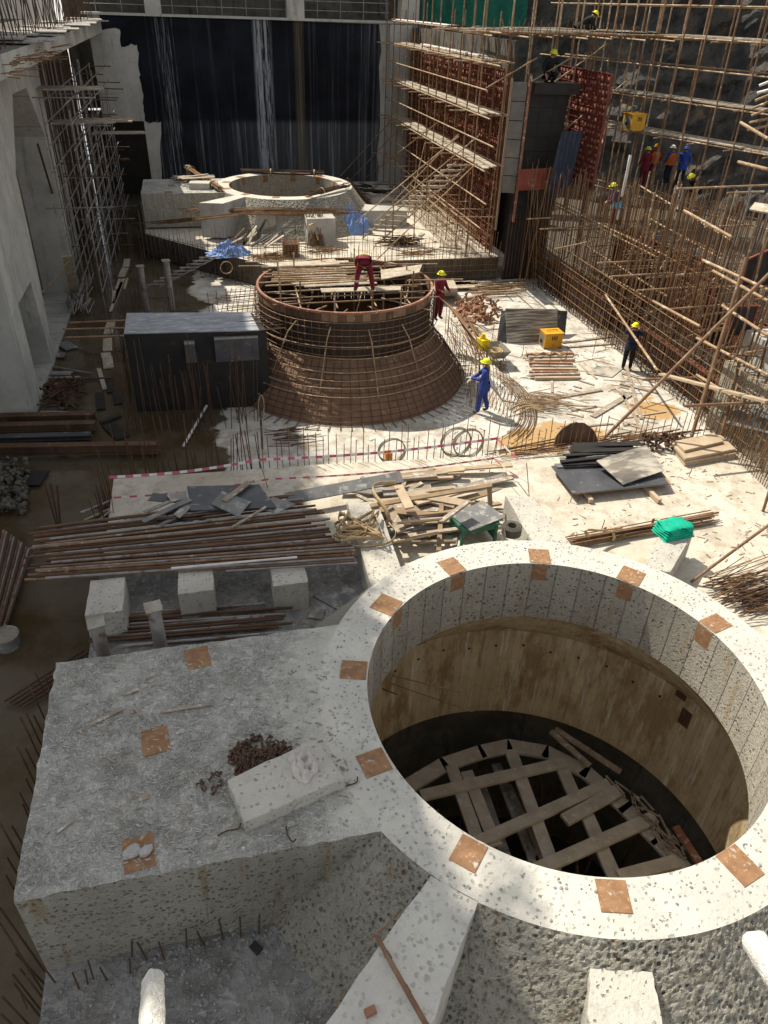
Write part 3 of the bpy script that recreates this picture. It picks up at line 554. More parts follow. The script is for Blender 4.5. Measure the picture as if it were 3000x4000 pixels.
def hoop(rad, z, a0, a1, r=.011, n=90, mat='rebar_rust', nm='hoop_bar', wob=.012):
    k = max(6, int(n * abs(a1 - a0) / 2 / PI)); ph = rnd.uniform(0, 6)
    MB().tube([(C2[0] + (rad + wob * math.sin(5 * a + ph)) * math.cos(a), C2[1] + (rad + wob * math.sin(5 * a + ph)) * math.sin(a), z + wob * math.sin(3 * a + ph)) for a in [a0 + (a1 - a0) * i / k for i in range(k + 1)]], r, 5).build(nm, mat, fm, smooth=True)
for z in (.2, .0, -.2, -.4, -.6, -.8, -.98, -1.13, -1.28, -1.43, -1.58, -1.73, -1.88, -2.03, -2.18, -2.33, -2.47):
    hoop(cz(z) + .13, z, 0, 2 * PI, .012 if z > -1 else .014, mat='tube_rust' if z > -1 else 'rebar_mid')
for z in (-.5, -.85, -1.2, -1.4, -1.6, -1.8):   # outer hoops, not yet closed: their ends spring away to the left
    a0 = PI + .1 + jit(.1); hoop(cz(z) + .24, z, a0, 2 * PI - .5 + jit(.3), .015, mat='tube_tan')
NM = 80
for i in range(NM):           # bars running down the flare, foot bent out over the blinding
    a = 2 * PI * i / NM + .02; c_, s_ = math.cos(a), math.sin(a)
    zz = [.22, -.5, -.96] + [-.96 - 1.6 * j / 6 for j in range(1, 7)]
    pts = [(C2[0] + (cz(z) + .10) * c_, C2[1] + (cz(z) + .10) * s_, z) for z in zz]; rr = cz(-2.56) + .42 + jit(.08); pts.append((C2[0] + rr * c_, C2[1] + rr * s_, -2.56))
    MB().tube(pts, .0145, 4).build('flare_bar', 'rebar_mid', fm, smooth=True)
for x0, y0, x1, y1, x2, y2 in ((640, 693, 622, 715, 588, 805), (714, 706, 706, 735, 690, 850), (796, 712, 803, 740, 818, 860), (868, 700, 884, 730, 906, 812)):
    a = math.atan2(W(x1, y1, Y=21).y - C2[1], W(x1, y1, Y=21).x - C2[0])
    pts = []
    for xx, yy, r_ in ((x0, y0, 2.9), (x1, y1, 3.02), (lerp((x1, y1, 0), (x2, y2, 0), .5).x, lerp((x1, y1, 0), (x2, y2, 0), .5).y, 3.1), (x2, y2, 3.35)):
        dd = 12.
        for it in range(400):
            p = W(xx, yy, d=dd)
            if math.hypot(p.x - C2[0], p.y - C2[1]) < max(r_, cz(p.z) + .18): break
            dd += .03
        pts.append(p)
    MB().tube(pts, .019, 6).build('bent_bar', 'tube_tan', fm, smooth=True)
# inside: tube scaffold carrying planks
ins = []
for k in range(12):
    a = 2 * PI * k / 12 + .2; r_ = 2.2; ins.append(((C2[0] + r_ * math.cos(a), C2[1] + r_ * math.sin(a), -2.55), (C2[0] + r_ * math.cos(a), C2[1] + r_ * math.sin(a), .95 + jit(.12)), .026))
    ins.append(((C2[0] + 1.3 * math.cos(a + .2), C2[1] + 1.3 * math.sin(a + .2), .12 + jit(.1)), (C2[0] + 2.76 * math.cos(a + jit(.3)), C2[1] + 2.76 * math.sin(a + jit(.3)), .18 + jit(.2)), .026))
for y_ in (-1.6, -1.0, -.3, .4, 1.1, 1.8): ins.append(((C2[0] - 2.5, C2[1] + y_ + jit(.1), .40), (C2[0] + 2.7, C2[1] + y_ + jit(.1), .44), .026))
for x_ in (-1.7, -.6, .6, 1.7): ins.append(((C2[0] + x_, C2[1] - 2.0, .34 + jit(.03)), (C2[0] + x_ + jit(.2), C2[1] + 2.1, .36), .026))
for x_ in (-1.9, -.2, 1.4): ins.append(((C2[0] + x_, C2[1] - 1.7, -.8 + jit(.2)), (C2[0] + x_ + 1.3, C2[1] + 1.7, .3), .026))
for p0, p1, r_ in ins: bar('scaffold_tube', p0, p1, r_, 'tube_tan' if rnd.random() < .6 else 'tube_rust', fm, 7)
for k in range(14):           # long tubes lying across the top
    y_ = C2[1] + .0 + k * .15; bar('loose_tube', (C2[0] - 2.6 + rnd.uniform(0, .6), y_ + jit(.04), .50 + (k % 3) * .05), (C2[0] + .9 + rnd.uniform(-.3, .6), y_ + jit(.1), .5 + (k % 2) * .05), .026, 'tube_tan', None, 8,
        label='tan scaffold tube lying across the top of the formwork drum', cat='tube', group='loose tubes on the drum')
for k in range(15):
    y_ = C2[1] - .15 + k * .155; board('plank', (C2[0] - 2.2 + rnd.uniform(0, .5) + abs(k - 7) * .06, y_, .47), (C2[0] + .6 + jit(.5), y_ + jit(.05), .47), .14, .03, rnd.choice(('scaff_board', 'wood_pale', 'wood_dusty')), None, label='thin weathered batten under the tubes on top of the drum', cat='batten', group='battens on the drum')
for k in range(5):
    board('plank', (C2[0] - 2.3 + k * .1, C2[1] + 2.0 + jit(.3), .56), (C2[0] + .2 + jit(.4), C2[1] + 1.9 + jit(.4), .58), .2, .04, 'scaff_board', None, label='weathered board among the tubes on top of the formwork drum', cat='board', group='boards on the drum')
sheet('plywood_sheet', [W(824, 605, Z=.62), W(905, 590, Z=.66), W(912, 573, Z=.7), W(822, 585, Z=.62)], .03, 'scaff_board', label='pale curved plywood sheet on the right side of the drum top', cat='plywood sheet')
sheet('walk_board', [W(695, 633, Z=.52), W(870, 628, Z=.52), W(866, 620, Z=.52), W(692, 625, Z=.52)], .035, 'scaff_board', label='pale board under the bent worker on the formwork drum', cat='board')
for (x0, y0, x1, y1) in ((530, 566, 745, 564), (515, 575, 690, 573), (560, 611, 640, 606), (830, 571, 945, 570), (880, 606, 1000, 603)):
    p = W(x0, y0, Z=.55); q_ = W(x1, y1, Y=p.y); bar('loose_tube', p, q_, .025, 'tube_tan', None, 7, label='tan scaffold tube lying across the top of the formwork drum', cat='tube', group='loose tubes on the drum')
# horizontal rebar layer reaching from the drum to the platform form on its left
rl = thing('rebar_mat', 'dark rebar layer between the drum and the plywood platform form', 'rebar', (1.2, 23, -.2))
lst = []
for k in range(20):
    y_ = 21.4 + k * .19; lst.append(((.35 + jit(.25), y_, -.12 + jit(.03)), (1.9 + .25 * abs(k - 10) / 10, y_ + jit(.1), -.05 + jit(.05)), .012))
for k in range(9): lst.append(((.3 + k * .16, 22.9, -.1), (.6 + k * .16, 25.3, -.06), .012))
bars(lst, 'bar', 'rebar_dark', rl)
# ---------------------------------------------------------------- plywood platform form left of the drum
pf = thing('platform_form', 'big dark plywood box form left of the drum with a glossy top sheet', 'formwork', (-.6, 22.3, -2.6))
sheet('top_sheet', [W(268, 722, Z=-.1), W(560, 715, Z=-.1), W(540, 676, Z=-.1), W(274, 678, Z=-.1)], .03, 'sheet_top', pf)
q4 = [W(268, 722, Z=-.1), W(575, 712, Z=-.1), W(545, 676, Z=-.1), W(274, 678, Z=-.1)]
mb = MB(); mb.hexa([V(p.x, p.y, -2.6) for p in q4] + [V(p.x, p.y, -.104) for p in q4]); mb.build('box_form', 'form_black', pf)
for xa, ya, xb, yb in ((462, 732, 560, 775), (398, 742, 425, 780)):
    a = W(xa, ya, Y=21.5); b = W(xb, yb, Y=21.5); MB().b2((a.x, 21.42, b.z), (b.x, 21.56, a.z)).build('side_panel', 'ply_dark', pf)
    MB().b2((a.x, 21.40, a.z), (b.x, 21.6, a.z + .05)).build('waling', 'wood_grey', pf)
for (x0, y0, x1, y1) in ((150, 697, 270, 692), (135, 711, 268, 708), (140, 729, 268, 725)):
    a = W(x1, y1, X=-2.5); b = W(x0, y0, Y=a.y); bar('waling_tube', a, b, .026, 'tube_rust', pf, 7)
# ---------------------------------------------------------------- dowels
ROWS = {}
def row_bar(key, label, p, h, lean=(0, 0), r=.011, mat='rebar_dark'):
    if key not in ROWS: ROWS[key] = thing('rebar_row', label, 'rebar', p)
    bar('bar', p, V(p[0] + lean[0], p[1] + lean[1], p[2] + h), r, mat, ROWS[key], 5)
def dowel(p, h, lean=(0, 0), r=.011, mat='rebar_rust', label='rusty rebar dowel standing up from the edge of the slab', group='dowels along the slab edges'):
    bar('rebar_dowel', p, V(p[0] + lean[0], p[1] + lean[1], p[2] + h), r, mat, None, 5, label=label, cat='rebar', group=group)
for i in range(78):           # along the step between the near slab and the middle unit
    x_ = .9 + i * .165 + jit(.03); y_ = 16.02 - (x_ - .9) * .078
    dowel((x_, y_ + .12 + jit(.05), -2.6), 1.45 + rnd.uniform(0, .65), (jit(.05), jit(.05)), .011, label='rusty rebar dowel in the row between near slab and drum floor', group='dowel row at the near slab edge')
for i in range(34):
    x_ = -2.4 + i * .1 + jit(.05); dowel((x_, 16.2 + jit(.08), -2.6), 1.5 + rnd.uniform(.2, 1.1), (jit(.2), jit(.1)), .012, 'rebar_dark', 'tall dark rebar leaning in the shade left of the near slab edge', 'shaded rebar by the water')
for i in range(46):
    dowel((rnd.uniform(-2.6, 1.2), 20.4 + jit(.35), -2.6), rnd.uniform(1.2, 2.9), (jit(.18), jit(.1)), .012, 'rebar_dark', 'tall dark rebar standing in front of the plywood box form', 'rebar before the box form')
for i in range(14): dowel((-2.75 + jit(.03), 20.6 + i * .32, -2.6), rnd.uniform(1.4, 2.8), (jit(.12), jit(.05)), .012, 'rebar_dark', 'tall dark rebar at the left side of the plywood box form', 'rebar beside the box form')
for i in range(26): row_bar('a', 'dark upright rebar row behind the plywood box form', V(-2.6 + i * .17, 26.0 + jit(.2), -2.6), rnd.uniform(1.0, 2.4), (jit(.08), jit(.08)))
for i in range(17):           # left edge of the near platform
    y_ = 4.9 + i * .22; dowel((-2.82 + jit(.03), y_, -2.0), rnd.uniform(1.7, 2.25), (-.1 + jit(.08), jit(.05)), .0135, 'rebar_dark', 'dark rebar dowel along the left side of the foreground platform', 'dowels beside the foreground platform')
for i in range(12): dowel((-2.85 + jit(.04), 3.6 + i * .13, -2.3), rnd.uniform(.9, 1.3), (-.12 + jit(.05), 0), .0125, 'rebar_dark', 'dark rebar dowel at the lower left corner of the pit floor', 'dowels in the lower left corner')
for x, y in ((203, 2098), (232, 2100), (282, 2085), (285, 2050), (317, 2055), (355, 2055), (403, 2030), (441, 2025), (482, 2013), (520, 2007), (558, 2000), (172, 2120), (190, 2108), (60, 2160), (85, 2130), (120, 2105)):
    p = W(x, y + 12, Z=-1.55); dowel((p.x, p.y - .03, -1.55), .28 + rnd.uniform(0, .16), (jit(.06), .02), .011, 'rebar_dark', 'short dark rebar stub at the foot of the foreground platform', 'rebar stubs below the platform')
for i in range(62): row_bar('b', 'upright rebar row along the front edge of the far slab', V(2.9 + i * .17 + jit(.03), 32.85 + jit(.05), -2.5), 1.65 + rnd.uniform(0, .55), (jit(.05), 0), .011, 'rebar_rust')
for i in range(30): p = lerp((-2.75, 38.7, -2.6), (2.7, 32.9, -2.6), i / 29); row_bar('c', 'grey upright rebar row along the slanted edge of the far slab', p + V(jit(.05) - .08, jit(.05) - .08, 0), 2.0 + rnd.uniform(0, .7), (jit(.06), 0), .011, 'tube_grey' if i < 18 else 'rebar_rust')
for i in range(26): row_bar('d', 'dark upright rebar row beside the muddy channel', V(-2.8, 27.2 + i * .42, -2.6), rnd.uniform(.7, 1.6), (jit(.1), jit(.1)))
gr = thing('rebar_grid', 'rebar grid standing before the dark face of the far slab', 'rebar', (8, 32.6, -2.6))
bars([((x_, 32.72, -2.5), (x_, 32.7, -.9 + jit(.25)), .011) for x_ in [3 + i * .3 for i in range(35)]] + [((2.6, 32.68, z_), (13.4, 32.68, z_), .011) for z_ in (-2.3, -2.05, -1.8, -1.5, -1.25)], 'bar', 'rebar_rust', gr)
gr = thing('rebar_grid', 'rebar grid standing before the slanted shaded edge of the far slab', 'rebar', (0, 35, -2.6))
dg = lambda s_, z_: lerp((-2.9, 38.7, z_), (2.6, 32.75, z_), s_) + V(-.12, -.14, 0)
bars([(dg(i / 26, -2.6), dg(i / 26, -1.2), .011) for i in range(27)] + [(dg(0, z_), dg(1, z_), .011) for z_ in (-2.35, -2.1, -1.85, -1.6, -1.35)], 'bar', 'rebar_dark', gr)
# ---------------------------------------------------------------- capped pipes
def cap_pipe(x, y, h, r, label, z0=-2.6):
    t = thing('capped_pipe', label, 'pipe', (x, y, z0), 'capped pipes behind the platforms'); MB().tube([(x, y, z0), (x, y, z0 + h)], r, 16).build('pipe', 'tube_grey', t, smooth=False); MB().box((x, y, z0 + h + .012), (r * 1.25, r * 1.25, .012), (V(.95, .2, 0), V(-.2, .95, 0), V(0, 0, 1))).build('cap_plate', 'wire_grey', t)
cap_pipe(-1.52, 30.92, 1.96, .13, 'thick grey pipe with square cap, right one behind the plywood box form'); cap_pipe(-2.52, 30.92, 1.78, .12, 'thick grey pipe with square cap, left one behind the plywood box form')
cap_pipe(-1.31, 9.0, 1.87, .105, 'grey pipe with flat cap, right one behind the foreground platform', -1.55); cap_pipe(-2.17, 9.0, 1.7, .105, 'grey pipe with slotted cap, left one behind the foreground platform', -1.55)
cap_pipe(-.4, 44.6, 1.2, .1, 'small pale pipe with cap before the black wall', -.7)
# ================================================================ right side: formwork, scaffolds, rebar curtains
def tX(x1, y1, x2, y2, X2):          # tube running across the site: second end on the plane X2
    b = W(x2, y2, X=X2); return (W(x1, y1, Y=b.y), b)
def tY(x1, y1, x2, y2, X): return (W(x1, y1, X=X), W(x2, y2, X=X))
def grid_form(name, label, origin_, u, v, wu, hv, mat, nu, nv, nrm, cat='formwork'):
    """steel form panel with a waffle of ribs on the visible back"""
    o_ = Vector(origin_); u = Vector(u).normalized(); v = Vector(v).normalized(); nrm = Vector(nrm).normalized()
    t = thing(name, label, cat, o_)
    MB().box(o_ + u * wu / 2 + v * hv / 2, (wu / 2, hv / 2, .012), (u, v, nrm)).build('skin_sheet', mat, t)
    mb = MB()
    for i in range(nu + 1): mb.box(o_ + u * wu * i / nu + v * hv / 2 + nrm * .05, (.009, hv / 2, .042), (u, v, nrm))
    mb.build('stiffener', 'form_maroon', t); mb = MB()
    for j in range(nv + 1): mb.box(o_ + u * wu / 2 + v * hv * j / nv + nrm * .052, (wu / 2, .009, .04), (u, v, nrm))
    mb.build('rib', 'form_maroon', t); mb = MB()
    R_ = random.Random(5)
    for i in range(nu):
        for j in range(nv):
            if R_.random() < .6: mb.box(o_ + u * wu * (i + .5) / nu + v * hv * (j + .32 + R_.uniform(0, .2)) / nv + nrm * .06, (wu / nu * .28, hv / nv * .2, .02), (u, v, nrm))
    mb.build('rib_plate', 'waffle_plate', t); return t
grid_form('steel_formwork', 'long waffle-ribbed red steel formwork wall behind the right-hand scaffold', (13.3, 50.3, -1.55), (0, -1, 0), (0, 0, 1), 16.4, 7.35, 'form_red', 62, 28, (-1, 0, 0))
grid_form('steel_formwork', 'red waffle-ribbed steel panel standing right of the dark pier form', (16.6, 36.2, 1.6), (0, -1, 0), (0, 0, 1), 4.9, 4.35, 'form_red', 17, 17, (-1, 0, 0))
grid_form('steel_formwork', 'low red steel form beside the yellow box, in shade', (17.6, 30.2, -1.4), (.2, -1, 0), (0, 0, 1), 6., 1.7, 'form_red', 18, 6, (-1, -.2, 0))
MB().b2((13.32, 33.9, 5.85), (13.5, 50.4, 6.9)).build('concrete_kicker', 'dark_concrete', label='raw concrete wall top above the red formwork', cat='wall')
pr = thing('pier_form', 'tall dark pier formwork of stacked steel sheets with a worker on top', 'formwork', (14.5, 33.5, -1.55))
mb = MB()
for k in range(9):
    for i in range(3):
        x0 = 13.75 + i * .63; z0 = .1 + k * .56; mb.b2((x0, 33.0 + jit(.006), z0), (x0 + .62, 33.05, z0 + .55))
mb.build('front_sheet', 'form_black', pr); MB().b2((13.72, 33.06, -1.54), (15.65, 35.4, 5.1)).build('pier_core', 'form_black', pr)
mb = MB()
for k in range(6): mb.box((13.45, 33.15, 1.55 + k * .72), (.30, .02, .345), (V(.93, -.37, 0), V(.37, .93, 0), V(0, 0, 1)))
mb.build('side_sheet', 'form_grey', pr)
MB().box((13.12, 33.3, 2.6), (.05, .07, 3.0), (V(.93, -.37, 0), V(.37, .93, 0), V(0, 0, 1))).build('edge_batten', 'wood_pale', pr); MB().box((13.8, 32.96, 2.9), (.05, .05, 2.9)).build('edge_batten', 'wood_redbrown', pr)
MB().b2((13.9, 32.6, 5.1), (15.9, 33.6, 5.5)).build('top_plank', 'form_black', pr)
MB().b2((13.6, 32.97, -2.6), (15.6, 33.05, .05)).build('base_sheet', 'form_black', pr)
mb = MB()
for i in range(12): mb.b2((13.6 + i * .165, 32.93, -2.5), (13.63 + i * .165, 32.97, .3))
mb.build('rib', 'form_rust', pr)
sheet('red_board', [W(1117, 412, Y=32.4), W(1196, 408, Y=32.4), W(1203, 362, Y=32.5), W(1120, 366, Y=32.5)], .04, 'form_red', label='red steel board leaning at the foot of the dark pier', cat='form panel')
tb = MB(); a_, b_, c_, d_ = W(1180, 430, Y=31.9), W(1226, 425, Y=31.8), W(1262, 282, Y=31.5), W(1214, 284, Y=31.6)
for i in range(13):
    for j in range(9): pass
vs_ = [lerp(lerp(a_, b_, i / 14), lerp(d_, c_, i / 14), j / 8) + V(0, .07 * math.sin(i * 2.2 + j * .4), 0) for i in range(15) for j in range(9)]
tb.add(vs_, [(i * 9 + j, (i + 1) * 9 + j, (i + 1) * 9 + j + 1, i * 9 + j + 1) for i in range(14) for j in range(8)]).build('tarpaulin', 'tarp_navy', smooth=True, label='dark navy tarpaulin hanging right of the dark pier', cat='tarpaulin')
# green dust net high up behind the scaffold
nb = MB(); a_, b_ = W(908, 72, Y=51.9), W(1132, 66, Y=50.0); vs_ = []
for i in range(41):
    for j in range(13): p = lerp(a_, b_, i / 40); vs_.append(V(p.x, p.y + .12 * math.sin(i * .9) + .05 * math.sin(j * 1.3 + i), 7.0 + j * .33))
nb.add(vs_, [(i * 13 + j, (i + 1) * 13 + j, (i + 1) * 13 + j + 1, i * 13 + j + 1) for i in range(40) for j in range(12)]).build('dust_net', 'net_green', smooth=True, label='green dust net hung high up in the right back corner', cat='net')
# ---- scaffold in front of the long formwork
s1 = thing('scaffold', 'long tube scaffold with plank walkways in front of the red formwork wall', 'scaffold', (12, 42, -1.55))
lst = []; ys = [33.2 + i * 1.55 for i in range(12)]
for y_ in ys:
    for x_ in (11.75, 12.85): lst.append(((x_ + jit(.05), y_ + jit(.12), -1.55), (x_ + jit(.05), y_ + jit(.1), (9.5 if x_ < 12 else 7.6) + jit(.6)), .03))
for z_ in (7.2, 6.15, 5.25, 4.3, 3.35, 2.35, 1.2, .1): lst.append(((11.72, 50.1, z_ + jit(.04)), (11.72, 31.6 + jit(.9), z_ + jit(.04)), .032))
for z_ in (7.2, 6.15, 4.3, 2.35): lst.append(((12.8, 50.1, z_), (12.8, 32.5, z_ + .05), .03))
for y_ in ys:
    for z_ in (6.12, 4.27, 2.32, .2): lst.append(((11.2 + jit(.25), y_ + .07, z_), (13.15, y_ + .07, z_ + jit(.05)), .028))
bars(lst[:24], 'scaffold_standard', 'tube_rust', s1, 6); bars(lst[24:], 'scaffold_tube', 'tube_tan', s1, 6)
for z_, yr in ((6.2, (34, 48)), (4.36, (33, 50)), (2.41, (32.5, 50))):
    for k in range(3):
        y_ = yr[1]
        while y_ > yr[0]:
            L = min(3.6 + jit(.5), y_ - yr[0] + .3); board('plank', (11.95 + k * .25 + jit(.04), y_, z_ + jit(.02)), (11.95 + k * .25 + jit(.04), y_ - L, z_ + jit(.03)), .23, .045, 'scaff_board', s1); y_ -= L + jit(.15)
for k in range(9): bar('stacked_tube', (12.0 + (k % 5) * .07, 43 + jit(1.), 6.27 + (k // 5) * .06), (12.0 + (k % 5) * .07, 34.2 + jit(.5), 6.27 + (k // 5) * .06), .028, 'tube_white' if k % 3 else 'tube_tan', None, 7, label='pale tube stacked along the upper scaffold walkway', cat='tube', group='tubes stacked on the scaffold walkway')
for k in range(4): bar('stacked_tube', (11.9 + k * .07, 49 + jit(1.), 7.27), (11.9 + k * .07, 38.5 + jit(1.5), 7.27), .03, 'tube_white', None, 7, label='pale tube lying along the top rail of the scaffold', cat='tube', group='tubes on the scaffold top rail')
rw = thing('rebar_wall', 'dense upright rebar in front of the long red formwork', 'rebar', (13.05, 42, -1.55))
bars([((13.1, 50 - i * .29, -1.55), (13.05 + jit(.04), 50 - i * .29 + jit(.05), 5.6 + rnd.uniform(0, 1.2)), .012) for i in range(59)] + [((13.07, 50, z_), (13.07, 33.5, z_), .011) for z_ in [-1.2 + i * .42 for i in range(9)]], 'bar', 'rebar_rust', rw)
# braces from the slab up to the scaffold
for x1, y1, x2, y2, X2 in ((722, 395, 850, 255, 12.2), (753, 393, 870, 270, 12.2), (780, 392, 945, 265, 11.7), (815, 560, 1030, 352, 11.6), (845, 440, 990, 290, 11.6), (880, 470, 925, 280, 12.)):
    b_ = W(x2, y2, X=X2); a_ = W(x1, y1, Z=-1.5); bar('brace_tube', a_, b_, .028, 'tube_tan' if y1 > 430 else 'tube_rust', None, 7, label='long inclined tube bracing the right-hand scaffold from the far slab', cat='tube', group='inclined braces of the right scaffold')
# ---- ladder stair
ls = thing('ladder', 'long tube ladder stair with handrails climbing to the scaffold walkway', 'ladder', W(795, 520, Z=-1.55))
A0, A1 = W(783, 515, Z=-1.5), W(985, 350, X=11.4); B0, B1 = W(800, 520, Z=-1.5) + V(.55, 0, 0), W(985, 350, X=11.4) + V(.85, .1, 0)
bar('stringer', A0, A1, .03, 'tube_tan', ls, 7); bar('stringer', B0, B1, .03, 'tube_tan', ls, 7)
for k in range(15):
    s_ = (k + .6) / 15.5; a_, b_ = lerp(A0, A1, s_), lerp(B0, B1, s_); d = (b_ - a_).normalized() * .14; bar('rung', a_ - d + V(0, 0, .06), b_ + d + V(0, 0, .06), .05 if k % 3 else .04, 'scaff_board', ls, 7)
for o_ in (V(-.05, 0, .95), V(.85, 0, .95)): bar('handrail', A0 + o_ + V(-.3, 0, -.2), A1 + o_ + V(.1, 0, .1), .028, 'tube_tan', ls, 7)
for s_ in (.02, .36, .72):
    for e0, e1, o_ in ((A0, A1, -.05), (B0, B1, .1)): p = lerp(e0, e1, s_); bar('post', V(p.x + o_, p.y, max(-1.5, p.z - 1.2)), p + V(o_, 0, 1.15), .027, 'tube_rust', ls, 7)
# ---- upper working platform and tall standards behind the pier
s2 = thing('scaffold', 'high scaffold platform of tubes and planks between dark pier and rock face', 'scaffold', (16, 36, 7))
lst = []
for k in range(13): lst.append(((9.9 + jit(.4) + k * .0, 0, 0), (0, 0, 0), 0)) if False else None
for k in range(11):
    y_ = 32.6 + k * .55; lst.append(((11.2 + jit(.8), y_, 7.18 + jit(.06)), (19.5 + jit(1.2), y_ - jit(.3), 7.2 + jit(.06)), .032))
for k in range(7): x_ = 11.6 + k * 1.25; lst.append(((x_, 31.8 + jit(.6), 7.1), (x_ + jit(.3), 38.6, 7.12), .03))
for k in range(9):
    for y_ in (33.4, 36.4): lst.append(((12.8 + k * 1.1 + jit(.15), y_ + jit(.2), -1.5 if k < 2 else .3), (12.8 + k * 1.1 + jit(.2), y_ + jit(.2), 10.6 + jit(.6)), .032))
for x1, y1, x2, y2, Y_ in ((1050, 190, 1160, 125, 33.), (1145, 178, 1250, 115, 33.), (1175, 315, 1360, 170, 33.3), (1180, 190, 1310, 95, 33.5)): lst.append((W(x1, y1, Y=Y_), W(x2, y2, Y=Y_), .03))
bars(lst, 'scaffold_tube', 'tube_tan', s2, 6)
for k in range(38):
    y_ = 32.8 + rnd.uniform(0, 5); x_ = rnd.uniform(11.0, 18.2); L = rnd.uniform(1.5, 3.6); board('plank', (x_, y_, 7.24 + rnd.uniform(0, .08)), (x_ + L, y_ + jit(.4), 7.26 + rnd.uniform(0, .06)), .22, .04, 'scaff_board' if k % 3 else 'form_black', s2)
mb = MB()
for i in range(34): mb.tube([(11.8 + i * .2, 32.4 + jit(.2), 7.15), (11.8 + i * .2 + jit(.05), 32.4 + jit(.2), 7.5 + rnd.uniform(0, .2))], .014, 5)
mb.build('stub_bar', 'rebar_rust', s2)
# ---- right scaffold with walkways in front of the rock
s3 = thing('scaffold', 'open tube scaffold with long plank walkways in front of the dark rock', 'scaffold', (20, 32, 0))
lst = []
RA, RB = V(17.2, 38.5, 0), V(22.0, 25.0, 0); rd = (RB - RA).normalized(); rn = V(-rd.y, rd.x, 0)
rn = rn if rn.x > 0 else -rn
for row in (0, 1):
    for i in range(13):
        p = RA + rd * (i * 1.2) + rn * row * 1.2 + V(jit(.15), jit(.15), 0); lst.append((V(p.x, p.y, -.6 + i * .07), V(p.x + jit(.08), p.y, 11.2 + jit(.5)), .033))
for row in (0, 1):
    for z_ in (1.1, 3.66, 5.0, 6.2, 7.2, 8.3):
        a_, b_ = RA + rn * row * 1.2, RB + rn * row * 1.2; lst.append((V(a_.x, a_.y, z_ + jit(.05)) - rd * rnd.uniform(0, 1.5), V(b_.x, b_.y, z_ + jit(.05)) + rd * jit(1.2), .033))
for i in range(9):
    for z_ in (3.6, 5.0, 7.15): p = RA + rd * (i * 1.75 + .1); lst.append((V(p.x, p.y, z_) - rn * .4, V(p.x, p.y, z_) + rn * 1.8, .03))
bars(lst[:26], 'scaffold_standard', 'tube_rust', s3, 6); bars(lst[26:], 'scaffold_tube', 'tube_tan', s3, 6)
for z_, n in ((7.26, 4), (5.08, 4), (3.72, 4)):
    for k in range(n):
        q0 = rnd.uniform(0, 1)
        while q0 < 14:
            L = rnd.uniform(2.8, 4.2); p = RA + rn * (.15 + k * .27) + rd * q0; e_ = p + rd * L + rn * jit(.1); board('plank', (p.x, p.y, z_ + rnd.uniform(0, .05)), (e_.x, e_.y, z_ + rnd.uniform(0, .05)), .23, .045, 'scaff_board', s3); q0 += L * .96
bar('brace_tube', W(1255, 505, X=16.4), W(1330, 185, X=19), .05, 'wood_redbrown', None, 6, label='long reddish timber strut leaning beside the yellow box on the scaffold', cat='timber')
# yellow box on the scaffold
def slot_box(name, label, c, sx, sy, sz, ang, mat='yellow_paint', front='yellow_paint', legs=False):
    t = thing(name, label, 'machine', c); u = V(math.cos(ang), math.sin(ang), 0); v = V(-u.y, u.x, 0); c = Vector(c)
    MB().box(c + V(0, 0, sz / 2), (sx, sy, sz / 2), (u, v, V(0, 0, 1))).build('cabinet', mat, t, bevel=.02)
    MB().box(c + V(0, 0, sz + .008), (sx + .02, sy + .02, .012), (u, v, V(0, 0, 1))).build('lid', mat, t)
    mb = MB()
    for k in range(4): mb.box(c + u * (-sx * .2 + k * sx * .17) - v * (sy + .002) + V(0, 0, sz * .72), (sx * .045, .004, sz * .13), (u, v, V(0, 0, 1)))
    mb.build('vent', 'cable_black', t)
    MB().box(c - u * (sx + .003) + V(0, 0, sz * .5), (.004, sy * .75, sz * .4), (u, v, V(0, 0, 1))).build('control_panel', 'wire_grey', t)
    mb = MB(); pc = c - u * (sx + .02) + V(0, 0, sz * .42)
    mb.tube([pc, pc - u * .04], .07 if sx < .4 else .12, 14); mb.build('dial', 'cable_black', t)
    MB().tube([c - u * sx * .6 + V(0, 0, sz + .01), c - u * sx * .5 + V(0, 0, sz + .07), c + u * sx * .5 + V(0, 0, sz + .07), c + u * sx * .6 + V(0, 0, sz + .01)], .012, 6).build('handle', 'clamp_steel', t, smooth=True)
    mb = MB()
    for i in (-1, 1):
        for j in (-1, 1): mb.box(c + u * i * sx * .85 + v * j * sy * .85 + V(0, 0, .03), (.05, .05, .032), (u, v, V(0, 0, 1)))
    mb.build('foot', 'clamp_steel', t); return t
slot_box('welding_machine', 'yellow steel box machine standing on the scaffold before the rock', W(1366, 281, X=18.2), .36, .3, .62, .2)
# ---- rebar curtains of the right wall
def curtain(label, X, Y0, Y1, step, top, z0=-2.6, r=.0145, hz=(), mat='rebar_rust', jx=.06, lean=.05):
    t = thing('rebar_curtain', label, 'rebar', (X, (Y0 + Y1) / 2, z0)); lst = []; y_ = Y0; n = 0
    while y_ < Y1:
        zt = top(y_) + jit(.55); lst.append(((X + jit(jx), y_ + jit(.02), z0), (X + jit(jx) + jit(lean), y_ + jit(.07), zt), r * rnd.uniform(.9, 1.25))); y_ += step * rnd.uniform(.75, 1.25); n += 1
    for z_ in hz: lst.append(((X - .03, Y0 - .2 - rnd.uniform(0, .5), z_), (X - .03, Y1 + rnd.uniform(0, .9), z_), r))
    for m_, k in (('rebar_rust', 0), ('rebar_mid', 1)): bars(lst[k::2], 'bar', m_, t, 5, 50)
    return t
top1 = lambda y_: 3.4 - (y_ - 20) * .12 if y_ > 19 else 2.9 + (y_ - 17) * .3
